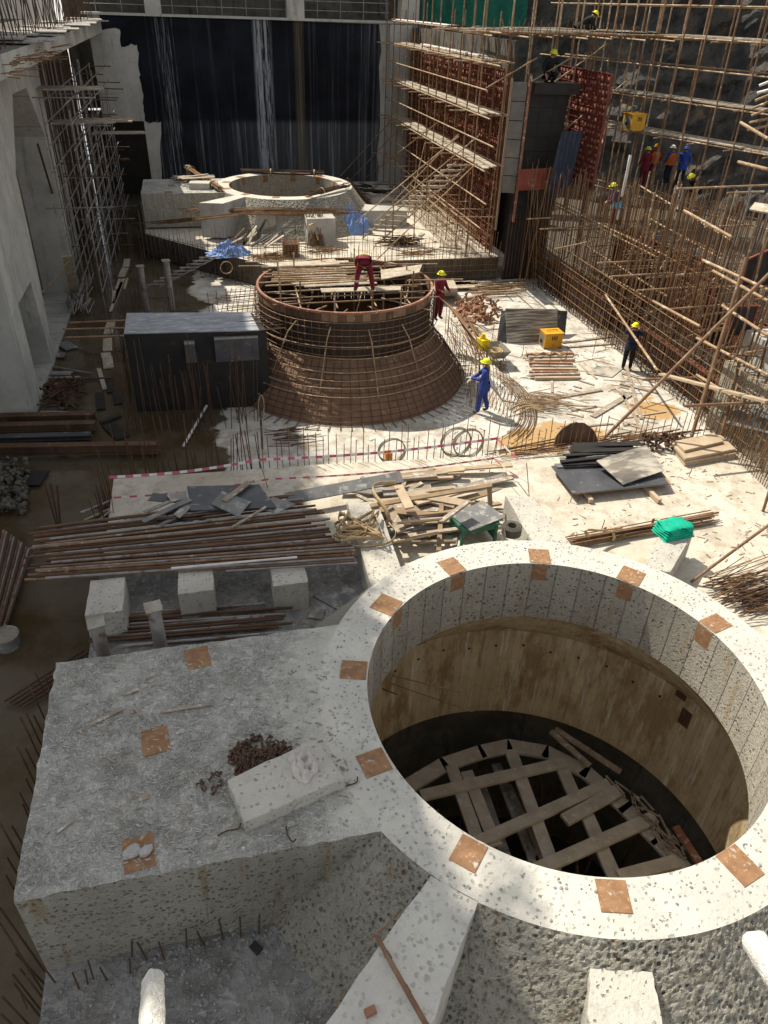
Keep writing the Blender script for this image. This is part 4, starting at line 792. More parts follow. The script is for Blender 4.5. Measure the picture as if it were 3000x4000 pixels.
curtain('front rebar curtain with closely tied level bars along the sunlit floor', 14.85, 17.1, 33.0, .15, top1, hz=[-2.4 + .3 * k for k in range(8)])
curtain('second rebar curtain just behind the tied front one', 15.05, 17.3, 33.0, .24, lambda y_: top1(y_) + .2, hz=(-1.9, -1.2, -.4))
curtain('third rebar curtain of the forest, behind the red edged forms', 16.0, 17.5, 32.5, .30, lambda y_: top1(y_) - .1, hz=(-.3, .9))
curtain('fourth rebar curtain of the forest, in its middle', 16.9, 17.0, 32.5, .34, lambda y_: top1(y_) - .15, hz=(0, 1.4))
curtain('fifth rebar curtain of the forest, before its back row', 17.9, 17.5, 31.5, .38, lambda y_: top1(y_) - .3, hz=(.4,))
curtain('rearmost rebar curtain of the forest, nearest the rock', 19.0, 18.0, 30.5, .40, lambda y_: top1(y_) - .45, hz=(.6, 1.8))
curtain('short rebar row before the dark pier base', 14.3, 31.0, 32.9, .16, lambda y_: 2.2, jx=.6)
rt = thing('rebar_grid', 'rebar grid closing the near end of the right-hand curtain', 'rebar', (15.4, 17, -2.6))
bars([((14.8 + i * .14, 16.95 + jit(.03), -2.6), (14.8 + i * .14 + jit(.04), 16.95, 1.2 + jit(.9)), .012) for i in range(14)] + [((14.2 - jit(.2), 16.92, z_), (16.8, 16.92, z_), .012) for z_ in [-2.35 + .32 * k for k in range(11)]], 'bar', 'rebar_rust', rt)
for lab, y0, y1 in (('farther low black form panel with red top edge behind the front rebar', 26.3, 31.9), ('nearer low black form panel with red top edge behind the front rebar', 17.2, 23.5)):
    t = thing('low_form', lab, 'formwork', (15.3, (y0 + y1) / 2, -2.6)); MB().b2((15.25, y0, -2.6), (15.31, y1, -1.5)).build('panel', 'form_black', t); MB().b2((15.22, y0, -1.5), (15.35, y1, -1.42)).build('edge_angle', 'form_red', t)
    MB().b2((15.32, y0, -2.6), (17.4, y0 + .05, -1.5)).build('end_panel', 'form_black', t); MB().b2((15.36, y0 - .02, -1.5), (17.4, y0 + .07, -1.43)).build('edge_angle', 'form_red', t)
    mb = MB()
    for k in range(int((y1 - y0) / .6)): mb.b2((15.22, y0 + .3 + k * .6, -2.55), (15.25, y0 + .34 + k * .6, -1.55))
    mb.build('rib', 'form_maroon', t)
for k, (x_, y_, w_) in enumerate(((17.6, 19.5, 2.2), (18.4, 23.5, 2.6), (18.4, 28, 2.4))):
    grid_form('steel_formwork', ['nearest', 'middle', 'farthest'][k] + ' red steel form deep inside the rebar forest', (x_, y_ + w_, -2.4), (0, -1, 0), (0, 0, 1), w_, 2.2, 'form_red', 8, 7, (-1, 0, 0))
MB().b2((19.3, 15, -2.6), (24, 33.5, -.2)).build('concrete_bench', 'dark_concrete', label='rough concrete bench behind the rebar forest under the rock', cat='wall')
# tubes threaded through the forest
TB = 'level tube sticking out of the right-hand rebar forest'
for a in ((1112, 457, 1212, 451), (1138, 473, 1253, 467), (1166, 495, 1283, 488), (1198, 538, 1339, 508), (1290, 568, 1426, 561), (1321, 597, 1476, 588), (1376, 627, 1519, 619), (1443, 668, 1579, 657), (1504, 681, 1580, 673), (1457, 408, 1659, 400), (1571, 417, 1650, 414), (1522, 490, 1628, 486), (1460, 594, 1560, 586)):
    p, q_ = tX(*a, 16.2); bar('level_tube', p, q_, .03, 'tube_tan', None, 7, label=TB, cat='tube', group='level tubes of the rebar forest')
for a, X_ in (((1199, 437, 1440, 553), 15.7), ((1203, 446, 1420, 556), 15.9), ((1225, 505, 1440, 640), 15.2), ((1250, 560, 1480, 690), 15.3), ((1380, 400, 1580, 520), 17.3), ((1400, 470, 1560, 560), 17.)):
    p, q_ = tY(*a, X_); bar('ledger_tube', p, q_, .034, 'tube_tan', None, 7, label='long tan tube running lengthwise through the rebar forest', cat='tube', group='lengthwise tubes of the rebar forest')
for k in range(60):
    y_ = rnd.uniform(18, 31); z_ = rnd.uniform(-1.8, 1.2); x_ = rnd.uniform(14.9, 17); bar('cross_tube', (x_, y_, z_), (x_ + rnd.uniform(1.2, 3.), y_ + jit(.1), z_ + jit(.1)), .024, 'tube_tan' if k % 2 else 'tube_rust', None, 6, label='short level tube crossing inside the rebar forest', cat='tube', group='cross tubes inside the rebar forest')
for k in range(13):
    y_ = 18 + k * 1.1; bar('cross_brace', (15.4 + jit(.2), y_, -1.3 + jit(.4)), (17.6, y_ + jit(1.8), .9 + jit(.5)), .024, 'tube_tan', None, 6, label='inclined tube brace inside the rebar forest', cat='tube', group='braces inside the rebar forest')
for k in range(16): x_ = rnd.uniform(15, 18.5); y_ = rnd.uniform(18, 30); bar('upright_tube', (x_, y_, -2.6), (x_ + jit(.1), y_ + jit(.2), top1(y_) + rnd.uniform(.0, .6)), .03, 'tube_grey' if k % 2 else 'tube_tan', None, 7, label='pale upright tube among the thin rebar of the forest', cat='tube', group='upright tubes in the rebar forest')
bar('white_post', W(1344, 425, X=16.6), W(1362, 335, X=16.6), .06, 'tube_white', None, 4, label='pale square post standing out of the rebar forest', cat='post')
# ---- near right: concrete wall, big braces, dark panels
rwl = thing('side_wall', 'pale concrete wall at the right edge with tubes leaning on it', 'wall', (13.4, 12, -1.55)); MB().b2((13.36, 8.6, -1.6), (14.4, 16.2, .35)).build('wall_body', 'pocked_concrete', rwl); MB().b2((13.9, 8.6, .352), (14.9, 16.4, 1.1)).build('upper_wall', 'grey_concrete', rwl)
for lab, qd in (('upper black steel panel at the right edge with red border', ((1520, 20), (1659, -40), (1659, 190), (1480, 190))), ('lower black steel panel at the right edge with red border', ((1430, 325), (1590, 320), (1530, 512), (1395, 512)))):
    P4 = [W((2000 + x / 1.659) * .553, (1000 + y / 1.659) * .553, Y=16.6) for x, y in qd]; P4 = [P4[3], P4[2], P4[1], P4[0]]
    t = thing('shutter', lab, 'form panel', P4[0]); sheet('panel_sheet', P4, .03, 'form_black', t); mb = MB()
    for i in range(4): mb.tube([P4[i] - V(0, .03, 0), P4[(i + 1) % 4] - V(0, .03, 0)], .03, 4)
    mb.build('border', 'form_red', t)
bar('brace_tube', W(1298, 953, Z=-1.5), W(1680, 573, X=13.3), .045, 'tube_rust', None, 8, label='long rusty tube brace rising from the near slab to the right edge', cat='tube')
bar('standard_tube', W(1488, 962, Z=-1.55), W(1613, 556, X=13.2), .05, 'tube_rust', None, 8, label='thick rusty upright tube at the end of the rebar curtain', cat='tube')
bar('standard_tube', W(1555, 958, Z=-1.55), W(1600, 770, X=13.3), .045, 'tube_rust', None, 8, label='dark upright tube leaning on the pale side wall', cat='tube')
for a in ((1518, 562, 1659, 626), (1540, 585, 1659, 650), (1505, 810, 1600, 868), (1505, 730, 1659, 810), (1410, 650, 1512, 705), (1560, 660, 1659, 725), (1478, 455, 1580, 512), (1595, 350, 1659, 366), (1600, 265, 1659, 300)):
    p, q_ = tY(*a, 13.1); bar('ledger_tube', p, q_, .04, 'tube_tan', None, 8, label='tan tube running lengthwise over the pale side wall', cat='tube', group='lengthwise tubes over the side wall')
for a in ((1388, 820, 1500, 816), (1478, 877, 1659, 868), (1450, 985, 1452, 985)):
    p, q_ = tX(*a, 13.6); (q_ - p).length > .2 and bar('level_tube', p, q_, .04, 'tube_rust', None, 8, label='rusty level tube crossing in front of the pale side wall', cat='tube', group='cross tubes before the side wall')
board('long_board', W(1428, 808, X=12.9), W(1659, 868, X=12.9), .18, .06, 'wood_pale', label='long pale timber laid over the tubes at the right edge', cat='timber')
sheet('grey_board', [W(1552, 890, X=13.3), W(1659, 880, X=13.3), W(1680, 940, X=13.1), W(1570, 915, X=13.1)], .04, 'ply_grey', label='grey plywood board resting at the right edge', cat='plywood sheet')
for i in range(24): p = W(1560 + i * 4.6, 958 + i * 4.4, Z=-1.55); dowel((p.x - .08, p.y, -1.55), 1.15 + rnd.uniform(0, .5), (.05 + jit(.06), jit(.05)), .012, 'rebar_rust', 'rebar dowel along the foot of the pale side wall', 'dowels at the side wall')
sheet('walk_board', [W(1618, 455, X=14.2), W(1700, 470, X=14.6), W(1700, 450, X=14.8), W(1630, 440, X=14.6)], .04, 'scaff_board', label='pale board on the scaffold at the right edge', cat='board')
for k in range(7): bar('tube_end', W(1640 - k * 4, 185 + k * 16, X=15 + k * .1), W(1720, 160 + k * 16 + jit(10), X=15.6), .035, 'tube_white' if k < 2 else 'tube_tan', None, 8, label='tube end poking in from the right edge', cat='tube', group='tube ends at the right edge')

sg = thing('rebar_grid', 'open rebar grid standing in front of the pale side wall', 'rebar', (13.1, 14, -1.5))
bars([((13.12 + jit(.04), 11.6 + i * .2, -1.5), (13.2 + jit(.06), 11.6 + i * .2 + jit(.05), .9 + rnd.uniform(0, 1.1)), .014) for i in range(25)] + [((13.1, 11.5, z_), (13.15, 16.6, z_), .013) for z_ in (-1.1, -.7, -.3, .1, .5)], 'bar', 'rebar_rust', sg)
for k in range(16):
    y_ = 12.5 + rnd.uniform(0, 4.2); z_ = rnd.uniform(.2, 3.6); bar('end_tube', (12.9 + jit(.3), y_, z_), (15 + jit(.5), y_ + jit(.5), z_ + jit(.15)), .03, 'tube_rust' if k % 2 else 'tube_tan', None, 7, label='rusty tube of the tangle above the pale side wall', cat='tube', group='tube tangle above the side wall')
for k in range(12):
    y_ = 13 + k * .34; bar('end_post', (13.5 + jit(.2), y_, -.2), (13.55 + jit(.25), y_ + jit(.2), 3.4 + jit(.8)), .026, 'tube_rust' if k % 2 else 'rebar_mid', None, 7, label='upright tube of the tangle above the pale side wall', cat='tube', group='upright tubes above the side wall')
# ================================================================ near slab and foreground objects
def T(x, y, ox, oy): return ((ox + x / 1.659) * .553, (oy + y / 1.659) * .553)
def WT(x, y, ox, oy, **k): return W(*T(x, y, ox, oy), **k)
def rough_block(name, label, top, h, mat='block_concrete', cat='concrete block', group=None, seed=1):
    """cast block with slightly broken edges; top = four corners counter-clockwise"""
    R_ = random.Random(seed); loop = []; n = 7
    for i in range(4):
        for k in range(n): p = lerp(top[i], top[(i + 1) % 4], k / n); loop.append(p + V(R_.uniform(-.009, .009), R_.uniform(-.009, .009), R_.uniform(-.006, .003)))
    m_ = len(loop); mb = MB(); c = sum(loop, Vector()) / m_
    low = [Vector((c.x + (p.x - c.x) * 1.006, c.y + (p.y - c.y) * 1.006, p.z - .012)) for p in loop]; bot = [V(p.x, p.y, top[0][2] - h) for p in low]
    mb.add(loop, [tuple(range(m_))]); mb.add(loop + low + bot, [f_ for i in range(m_) for f_ in ((m_ + i, m_ + (i + 1) % m_, (i + 1) % m_, i), (2 * m_ + i, 2 * m_ + (i + 1) % m_, m_ + (i + 1) % m_, m_ + i))])
    return mb.build(name, mat, label=label, cat=cat, group=group)
zb = -.9
for lab, x0, x1, y0, y1 in (('leftmost of three square concrete blocks carrying the long pipes', -2.66, -2.04, 10.45, 11.4), ('middle one of three square concrete blocks carrying the long pipes', -1.09, -.46, 10.72, 11.6), ('rightmost of three square concrete blocks carrying the long pipes', .61, 1.25, 10.62, 11.5)):
    rough_block('concrete_block', lab, [V(x0, y0, zb), V(x1, y0, zb), V(x1, y1, zb), V(x0, y1, zb)], .65, seed=int(x0 * 7))
rough_block('concrete_beam', 'long pale concrete beam under the heap of tan straps', [V(2.37, 10.05, zb), V(3.05, 10.4, zb), V(3.1, 13.0, zb), V(2.45, 13.1, zb)], .65, cat='concrete beam')
rough_block('concrete_block', 'long concrete block with a coiled hose, beyond the ring', [V(5.85, 10.35, zb), V(6.65, 10.25, zb), V(6.5, 12.6, zb), V(5.95, 12.75, zb)], .65, seed=3)
rough_block('concrete_block', 'concrete block with a folded green cloth on its far end', [WT(840, 790, 2000, 1700, Z=zb) - V(.1, .3, 0), WT(1020, 890, 2000, 1700, Z=zb), WT(1175, 630, 2000, 1700, Z=zb), WT(960, 640, 2000, 1700, Z=zb)], .65, seed=4)
rough_block('concrete_block', 'bright concrete block at the lower right below the ring', [WT(490, 1720, 2000, 3000, Z=-.25), WT(985, 1720, 2000, 3000, Z=-.25), WT(908, 1318, 2000, 3000, Z=-.25), WT(508, 1278, 2000, 3000, Z=-.25)], 1.25, seed=5)
# ---- long pipes on the blocks
G = 'long rusty scaffold pipes stacked on the blocks'
for i in range(34):
    t_ = i / 33; lay = (i % 3 == 1) * .05 + (i % 5 == 2) * .045
    a = W(50 + rnd.uniform(-8, 55) + 20 * (1 - t_), 1140 + 112 * t_, Z=-.87 + lay); b = W(640 + 140 * t_ + rnd.uniform(-40, 30) * (1 - t_ * .5), 1068 + 142 * t_ + jit(2), Z=-.87 + lay)
    bar('steel_pipe', a, b, .025, ('tube_rust', 'rebar_dark', 'tube_grey', 'tube_rust', 'form_rust')[i % 5], None, 9, label='long rusty scaffold pipe in the wide stack over the square blocks', cat='pipe', group=G)
bar('steel_pipe', W(370, 1228, Z=-.8), W(642, 1204, Z=-.8), .027, 'tube_white', None, 9, label='pale pipe painted white, on top of the front edge of the pipe stack', cat='pipe')
bar('steel_pipe', W(487, 1234, Z=-.84), W(772, 1216, Z=-.84), .02, 'tube_grey', None, 9, label='thin pale grey pipe at the very front of the pipe stack', cat='pipe')
for i in range(20):
    t_ = i / 19; a = W(185 + rnd.uniform(0, 90), 1395 - 65 * t_ + jit(4), Z=-1.5 + (i % 3) * .04); b = W(500 + rnd.uniform(0, 150), 1368 - 62 * t_ + jit(6), Z=-1.5 + (i % 3) * .04)
    bar('steel_pipe', a, b, .025, ('tube_rust', 'tube_grey', 'rebar_dark')[i % 3], None, 9, label='rusty pipe in the loose pile behind the foreground platform', cat='pipe', group='loose pipes behind the platform')
for i in range(12):
    a = W(8 + i * 5.4, 1145 + i * 4, Z=-2.5 + (i % 3) * .05); b = W(-35 + i * 4.5, 1350 + jit(12), Z=-2.5 + (i % 3) * .05); bar('steel_pipe', a, b, .028, ('tube_rust', 'tube_grey', 'rebar_dark')[i % 3], None, 9, label='rusty pipe in the pile at the left picture edge', cat='pipe', group='pipes at the left edge')
for i in range(5): bar('steel_pipe', W(10 + i * 10, 1515 + i * 3, Z=-2.5), W(180 + i * 8, 1405 + i * 5, Z=-2.45), .024, 'rebar_dark', None, 8, label='dark pipe lying in the channel left of the platform', cat='pipe', group='dark pipes beside the platform')
# ---- straps in a heap
def strap_loop(pts, wd=.07, parent=None): return MB().ribbon(pts, wd, (0.3, .2, 1)).build('strap', 'strap', parent, smooth=True)
def curve(pts, n=8):        # Catmull-Rom
    P_ = [Vector(p) for p in pts]; P_ = [P_[0] * 2 - P_[1]] + P_ + [P_[-1] * 2 - P_[-2]]; out = []
    for i in range(1, len(P_) - 2):
        for k in range(n):
            t_ = k / n; a, b, c, d = P_[i - 1:i + 3]; out.append(.5 * ((2 * b) + (c - a) * t_ + (2 * a - 5 * b + 4 * c - d) * t_ ** 2 + (3 * b - a - 3 * c + d) * t_ ** 3))
    return out + [P_[-2]]
for lab, seed, n in (('tangled tan lifting strap heaped on the pipe ends', 1, 11), ('second tan lifting strap looped over the concrete beam', 2, 9), ('third tan lifting strap trailing down the beam side', 3, 9), ('fourth tan strap crumpled at the left of the heap', 4, 8)):
    R_ = random.Random(seed); pts = [W(720 + R_.uniform(0, 110), 1105 + R_.uniform(0, 62), Z=-.76 + R_.uniform(0, .2)) for _ in range(n)]
    MB().ribbon(curve(pts), .075, [Vector((R_.uniform(-.5, .5), R_.uniform(-.5, .5), 1)) for _ in range((n - 1) * 8 + 1)], .008).build('lifting_strap', 'strap', smooth=True, label=lab, cat='strap', group='straps on the pipe ends')
MB().ribbon(curve([W(855, 1042, Z=-.6), W(812, 1046, Z=-.55), W(806, 1062, Z=-.6), W(826, 1090, Z=-.7), W(838, 1112, Z=-.85), W(840, 1135, Z=-1.1)]), .09, (.4, .1, 1), .008).build('lifting_strap', 'strap', smooth=True, label='tan strap draped over the dark plank of the timber heap', cat='strap')
MB().ribbon(curve([W(840, 1130, Z=-.86), W(855, 1150, Z=-.86), W(840, 1172, Z=-.86), W(790, 1180, Z=-.86), W(745, 1178, Z=-.84)]), .06, (0, 0, 1), .008).build('lifting_strap', 'strap', smooth=True, label='tan strap curving along the beam top below the heap', cat='strap')
# ---- heap of planks
GP = 'planks in the timber heap'
def heap_plank(x0, y0, x1, y1, z0, z1, wd, mat='wood_dusty', roll=0, lab=None):
    board('timber_plank', W(x0, y0, Z=z0), W(x1, y1, Z=z1), wd, .045, mat, roll=roll, label=lab or 'weathered plank in the big timber heap on the near slab', cat='plank', group=None if lab else GP, bevel=.004)
for k in range(44):
    x_ = rnd.uniform(835, 1040); y_ = rnd.uniform(1045, 1150); a = rnd.choice((rnd.uniform(-.3, .3), rnd.uniform(-.4, .4), rnd.uniform(-1.3, 1.3))); L = rnd.uniform(.5, 1.25); hz = max(0, 1 - abs(x_ - 940) / 130 - abs(y_ - 1100) / 110)
    c = W(x_, y_, Z=-1.5 + rnd.uniform(0, .55) * hz); d = V(math.cos(a), math.sin(a), jit(.14)) * L
    board('timber_plank', c - d, c + d, rnd.choice((.1, .15, .2, .22)), .045, rnd.choice(('wood_dusty', 'wood', 'wood_dusty', 'wood_pale', 'wood_grey', 'wood_dusty', 'wood_grey')), roll=jit(.25), label='weathered plank in the big timber heap on the near slab', cat='plank', group=GP, bevel=.004)
for i in range(12):
    x0 = 770 + i * 14 + jit(20); heap_plank(x0, 1045 - i * 2.4 + jit(5), x0 + rnd.uniform(100, 180), 1032 - i * 2.2 + jit(6), -1.45, -1.42 + rnd.uniform(0, .15), rnd.choice((.1, .16)), rnd.choice(('wood_pale', 'wood_dusty')))
heap_plank(618, 1078, 868, 1030, -1.2, -1.15, .3, 'ply_grey', .5, 'long broad grey plank leaning along the far side of the timber heap')
heap_plank(800, 1093, 1062, 1048, -.85, -.72, .11, 'wood', .2, 'long square brown timber lying over the top of the heap')
heap_plank(860, 1050, 885, 1098, -.75, -.7, .2, 'wood_pale', .1, 'short pale plank across the middle of the timber heap')
heap_plank(858, 1130, 955, 1122, -.82, -.8, .22, 'wood', -.7, 'broad brown plank standing on edge at the heap front')
heap_plank(952, 1128, 1010, 1085, -.75, -.6, .2, 'wood_dusty', -.5, 'tilted plank at the right front of the heap')
heap_plank(842, 1172, 945, 1150, -1.2, -1.1, .14, 'wood_pale', -.4, 'pale plank at the foot of the heap beside the straps')
heap_plank(858, 1172, 985, 1170, -1.4, -1.4, .2, 'wood_dusty', -.9, 'long plank on edge at the foot of the heap before the green table')
heap_plank(1057, 1050, 1060, 1125, -.75, -1.5, .1, 'wood', 0, 'upright brown post at the right end of the timber heap')
heap_plank(838, 1095, 868, 1148, -1., -1., .2, 'wood_dusty', .3, 'plank pointing at the camera in the left of the heap')
# ---- dark plywood offcuts
for lab, qd, z_, m_ in (('large dark plywood sheet lying left of the timber heap', ((404, 1052), (412, 1104), (598, 1098), (560, 1048)), -.75, 'ply_dark'), ('small square plywood offcut on the large dark sheet', ((456, 1090), (515, 1117), (542, 1085), (480, 1062)), -.7, 'ply_grey'), ('pale plywood offcut left of the large dark sheet', ((360, 1070), (370, 1085), (405, 1078), (402, 1062)), -.8, 'wood_grey'), ('dark plywood offcut at the far left of the offcuts', ((322, 1082), (362, 1086), (366, 1070), (330, 1066)), -.85, 'ply_dark'),
                        ('long grey plywood strip lying over the left offcuts', ((305, 1125), (312, 1130), (415, 1082), (405, 1076)), -.72, 'ply_grey'), ('pale broken plywood strip before the large sheet', ((375, 1112), (388, 1120), (420, 1092), (404, 1086)), -.78, 'wood_grey'), ('dark plywood piece right of the large sheet', ((552, 1098), (598, 1110), (640, 1090), (590, 1075)), -.8, 'ply_grey'), ('dark offcut in front between pipes and sheet', ((335, 1124), (352, 1136), (450, 1112), (430, 1104)), -.86, 'form_black')):
    sheet('plywood_offcut', [W(*p, Z=z_) for p in qd], .02, m_, label=lab, cat='plywood')
board('pale_plank', W(484, 1082, Z=-.66), W(545, 1036, Z=-.64), .13, .03, 'wood_dusty', label='pale plank lying on the dark plywood sheets', cat='plank'); board('pale_plank', W(500, 1140, Z=-.76), W(575, 1095, Z=-.7), .05, .03, 'wood_dusty', label='thin pale batten leaning over the pipe stack', cat='batten')
for k in range(14): x_ = rnd.uniform(300, 420); y_ = rnd.uniform(1075, 1130); a = jit(.9); c = W(x_, y_, Z=-.9 + jit(.06)); d = V(math.cos(a), math.sin(a), 0) * rnd.uniform(.2, .6); board('wood_offcut', c - d, c + d, .09, .03, rnd.choice(('wood_grey', 'ply_dark', 'ply_grey')), label='small dark wood offcut among the plywood pieces', cat='offcut', group='wood offcuts near the pipes')
sheet('plywood_offcut', [W(676, 1288, Z=-1.53), W(730, 1318, Z=-1.53), W(780, 1285, Z=-1.53), W(728, 1252, Z=-1.53)], .02, 'ply_grey', label='square dark plywood board on the floor below the ring', cat='plywood'); sheet('plywood_offcut', [W(665, 1335, Z=-1.53), W(695, 1340, Z=-1.53), W(703, 1318, Z=-1.53), W(678, 1312, Z=-1.53)], .02, 'ply_weathered', label='small pale plywood piece on the floor below the ring', cat='plywood')
# ---- green table with a loose board
tc = W(1030, 1185, Z=-1.55) + V(0, .35, 0); tt = thing('work_table', 'small green steel work table with open front', 'table', tc); ux, uy = V(.98, .12, 0), V(-.12, .98, 0)
for i in (-1, 1):
    for j in (-1, 1): MB().box(tc + ux * i * .4 + uy * j * .3 + V(0, 0, .26), (.03, .03, .26), (ux, uy, V(0, 0, 1))).build('leg', 'table_green', tt)
MB().box(tc + V(0, 0, .54), (.45, .35, .025), (ux, uy, V(0, 0, 1))).build('table_top', 'table_green', tt); MB().box(tc + uy * .3 + V(0, 0, .3), (.38, .015, .2), (ux, uy, V(0, 0, 1))).build('back_panel', 'table_green', tt); MB().box(tc + ux * .4 + V(0, 0, .3), (.012, .28, .2), (ux, uy, V(0, 0, 1))).build('side_panel', 'table_green', tt)
MB().box(tc - uy * .3 + V(0, 0, .46), (.38, .02, .05), (ux, uy, V(0, 0, 1))).build('apron', 'table_green', tt)
sheet('table_board', [tc + ux * (-.3) + uy * (-.45) + V(0, 0, .575), tc + ux * .62 + uy * (-.25) + V(0, 0, .6), tc + ux * .45 + uy * .42 + V(0, 0, .6), tc + ux * (-.5) + uy * .32 + V(0, 0, .575)], .02, 'ply_grey', label='loose weathered board lying askew on the green table', cat='board')
# ---- coiled hose
hc = W(1108, 1158, Z=zb) + V(0, .1, 0); mb = MB()
for k, (r0, r1) in enumerate(((.10, .12), (.13, .15), (.16, .18), (.19, .205))): mb.lathe([(r0, 0), (r1, 0), (r1, .2 - k * .006), (r0, .2 - k * .006)], hc, 28)
mb.ribbon(curve([hc + V(-.19, -.05, .1), hc + V(-.26, -.3, .05), hc + V(-.42, -.5, -.2), hc + V(-.75, -.75, -.55)]), .16, (0, 0, 1), .012); mb.build('flat_hose', 'rubber', smooth=False, label='rolled up flat hose standing on the long concrete block', cat='hose')
# ---- barrier tape on thin rods
def tape(name, pts, wd, label, stripe=.16):
    P_ = [Vector(p) for p in pts]; seg = []; mb = MB(); k = 0
    for a, b in zip(P_, P_[1:]):
        n = max(1, int((b - a).length / stripe))
        for i in range(n):
            sg = lambda t_: lerp(a, b, t_) - V(0, 0, .10 * math.sin(PI * t_) * min(1, (b - a).length / 4)); p, q_ = sg(i / n), sg((i + 1) / n); mb.cur = k % 2; k += 1
            mb.ribbon([p, q_], wd, (0.05, .3, 1), .003)
    return mb.build(name, ['tape_red', 'tape_white'], label=label, cat='tape', group='barrier tapes on rods')
rods = [((245, 1108), 1.0), ((578, 1052), 1.0), ((1057, 1020), 1.0), ((1146, 1108), 1.35)]; rp = [W(*p, Z=-1.55) for p, h in rods]
tops = [W(236, 1031, Y=rp[0].y), W(560, 993, Y=rp[1].y), W(1074, 947, Y=rp[2].y), W(1138, 1006, Y=rp[3].y)]; lows = [W(245, 1075, Y=rp[0].y), W(580, 1035, Y=rp[1].y), W(1066, 990, Y=rp[2].y), W(1141, 1043, Y=rp[3].y)]
for i, (p, tp) in enumerate(zip(rp, tops)): bar('tape_rod', p, p + (tp - p) * 1.06, .01, 'rebar_rust', None, 6, label=['thin rod at the left end of the tape', 'thin rod beside the dark plywood holding the tape', 'thin rod at the tape corner beyond the timber heap', 'thin rod with tape beside the hose block'][i], cat='rod')
tape('barrier_tape', [tops[0], tops[1], tops[2]], .062, 'upper red and white tape along the slab edge'); tape('barrier_tape', [lows[0], lows[1], lows[2]], .045, 'lower red and white tape along the slab edge')
tape('barrier_tape', [tops[2], tops[3]], .05, 'upper red and white tape running down to the hose block', .4); tape('barrier_tape', [lows[2], lows[3]], .035, 'lower red and white tape running down to the hose block', .4)
# ---- plywood stack on the right
zq = -1.42
for k in range(5):
    o_ = V(jit(.03), jit(.03), 0); z_ = zq + k * .022; sheet('plywood_sheet', [W(1240, 1068, Z=z_) + o_, W(1447, 1046, Z=z_) + o_, W(1400, 985, Z=z_) + o_, W(1193, 1008, Z=z_) + o_], .018, 'ply_edge' if k < 4 else 'ply_dark', label='full plywood sheet in the flat stack on the near slab' if k < 4 else 'glossy black top sheet of the plywood stack', cat='plywood', group='sheets of the plywood stack' if k < 4 else None)
sheet('plywood_sheet', [W(1345, 1048, Z=-1.27), W(1435, 1017, Z=-1.2), W(1395, 962, Z=-1.05), W(1288, 996, Z=-1.1)], .02, 'ply_weathered', label='mottled grey plywood sheet lying askew on top of the stack', cat='plywood')
for k in range(11):
    x0 = 1195 + jit(10) + k * 3; y0 = 1006 - k * 4.5; board('plywood_strip', W(x0 + (k % 3) * 8, y0, Z=-1.3 + (k % 3) * .06), W(x0 + rnd.uniform(110, 185), y0 - 8 + jit(5), Z=-1.28 + (k % 4) * .05), rnd.uniform(.12, .28), .02, 'form_black' if k % 3 else 'ply_grey', roll=jit(.2), label='narrow dark plywood strip on the left of the plywood stack', cat='plywood strip', group='dark strips on the plywood stack')
for x0, y0, x1, y1 in ((1277, 1083, 1262, 1060), (1425, 1083, 1380, 1040)): board('bearer', W(x0, y0, Z=-1.48), W(x1, y1, Z=-1.48), .1, .1, 'wood_pale', label='pale timber bearer under the %s of the plywood stack' % ('left half' if x0 < 1300 else 'right half'), cat='timber')
# rusty dished plate
mb = MB(); pc = W(1257, 975, Z=-1.5) + V(0, .25, 0); pts = []
for i in range(25): a = PI * i / 24; pts.append((math.cos(a) * .62 * (1 + jit(.02)), math.sin(a) * .55 * (1 + jit(.03))))
top_ = [pc + V(x_, .12 + y_ * .35, y_) for x_, y_ in pts] + [pc + V(-.6, .1, -.05), pc + V(.6, .1, -.05)]
mb.add([p for p in top_] + [p + V(0, .03, 0) for p in top_], [tuple(range(len(top_)))[::-1], tuple(range(len(top_), 2 * len(top_)))] + [(i, (i + 1) % len(top_), len(top_) + (i + 1) % len(top_), len(top_) + i) for i in range(len(top_))]); mb.build('rusty_plate', 'form_rust', label='round-topped rusty steel plate standing behind the plywood stack', cat='steel plate')
for k, (z_, qd) in enumerate(((-1.55, ((1478, 1008), (1590, 990), (1562, 955), (1450, 972))), (-1.47, ((1480, 1002), (1590, 984), (1560, 950), (1452, 967))), (-1.39, ((1478, 996), (1588, 975), (1556, 944), (1450, 962))), (-1.31, ((1478, 978), (1562, 958), (1540, 940), (1456, 958))))): sheet('timber_slab', [W(*p, Z=z_) for p in qd], .075, 'wood_pale', label=['bottom', 'second', 'third', 'topmost'][k] + ' pale timber panel of the small stack by the side wall', cat='timber panel', bevel=.006)
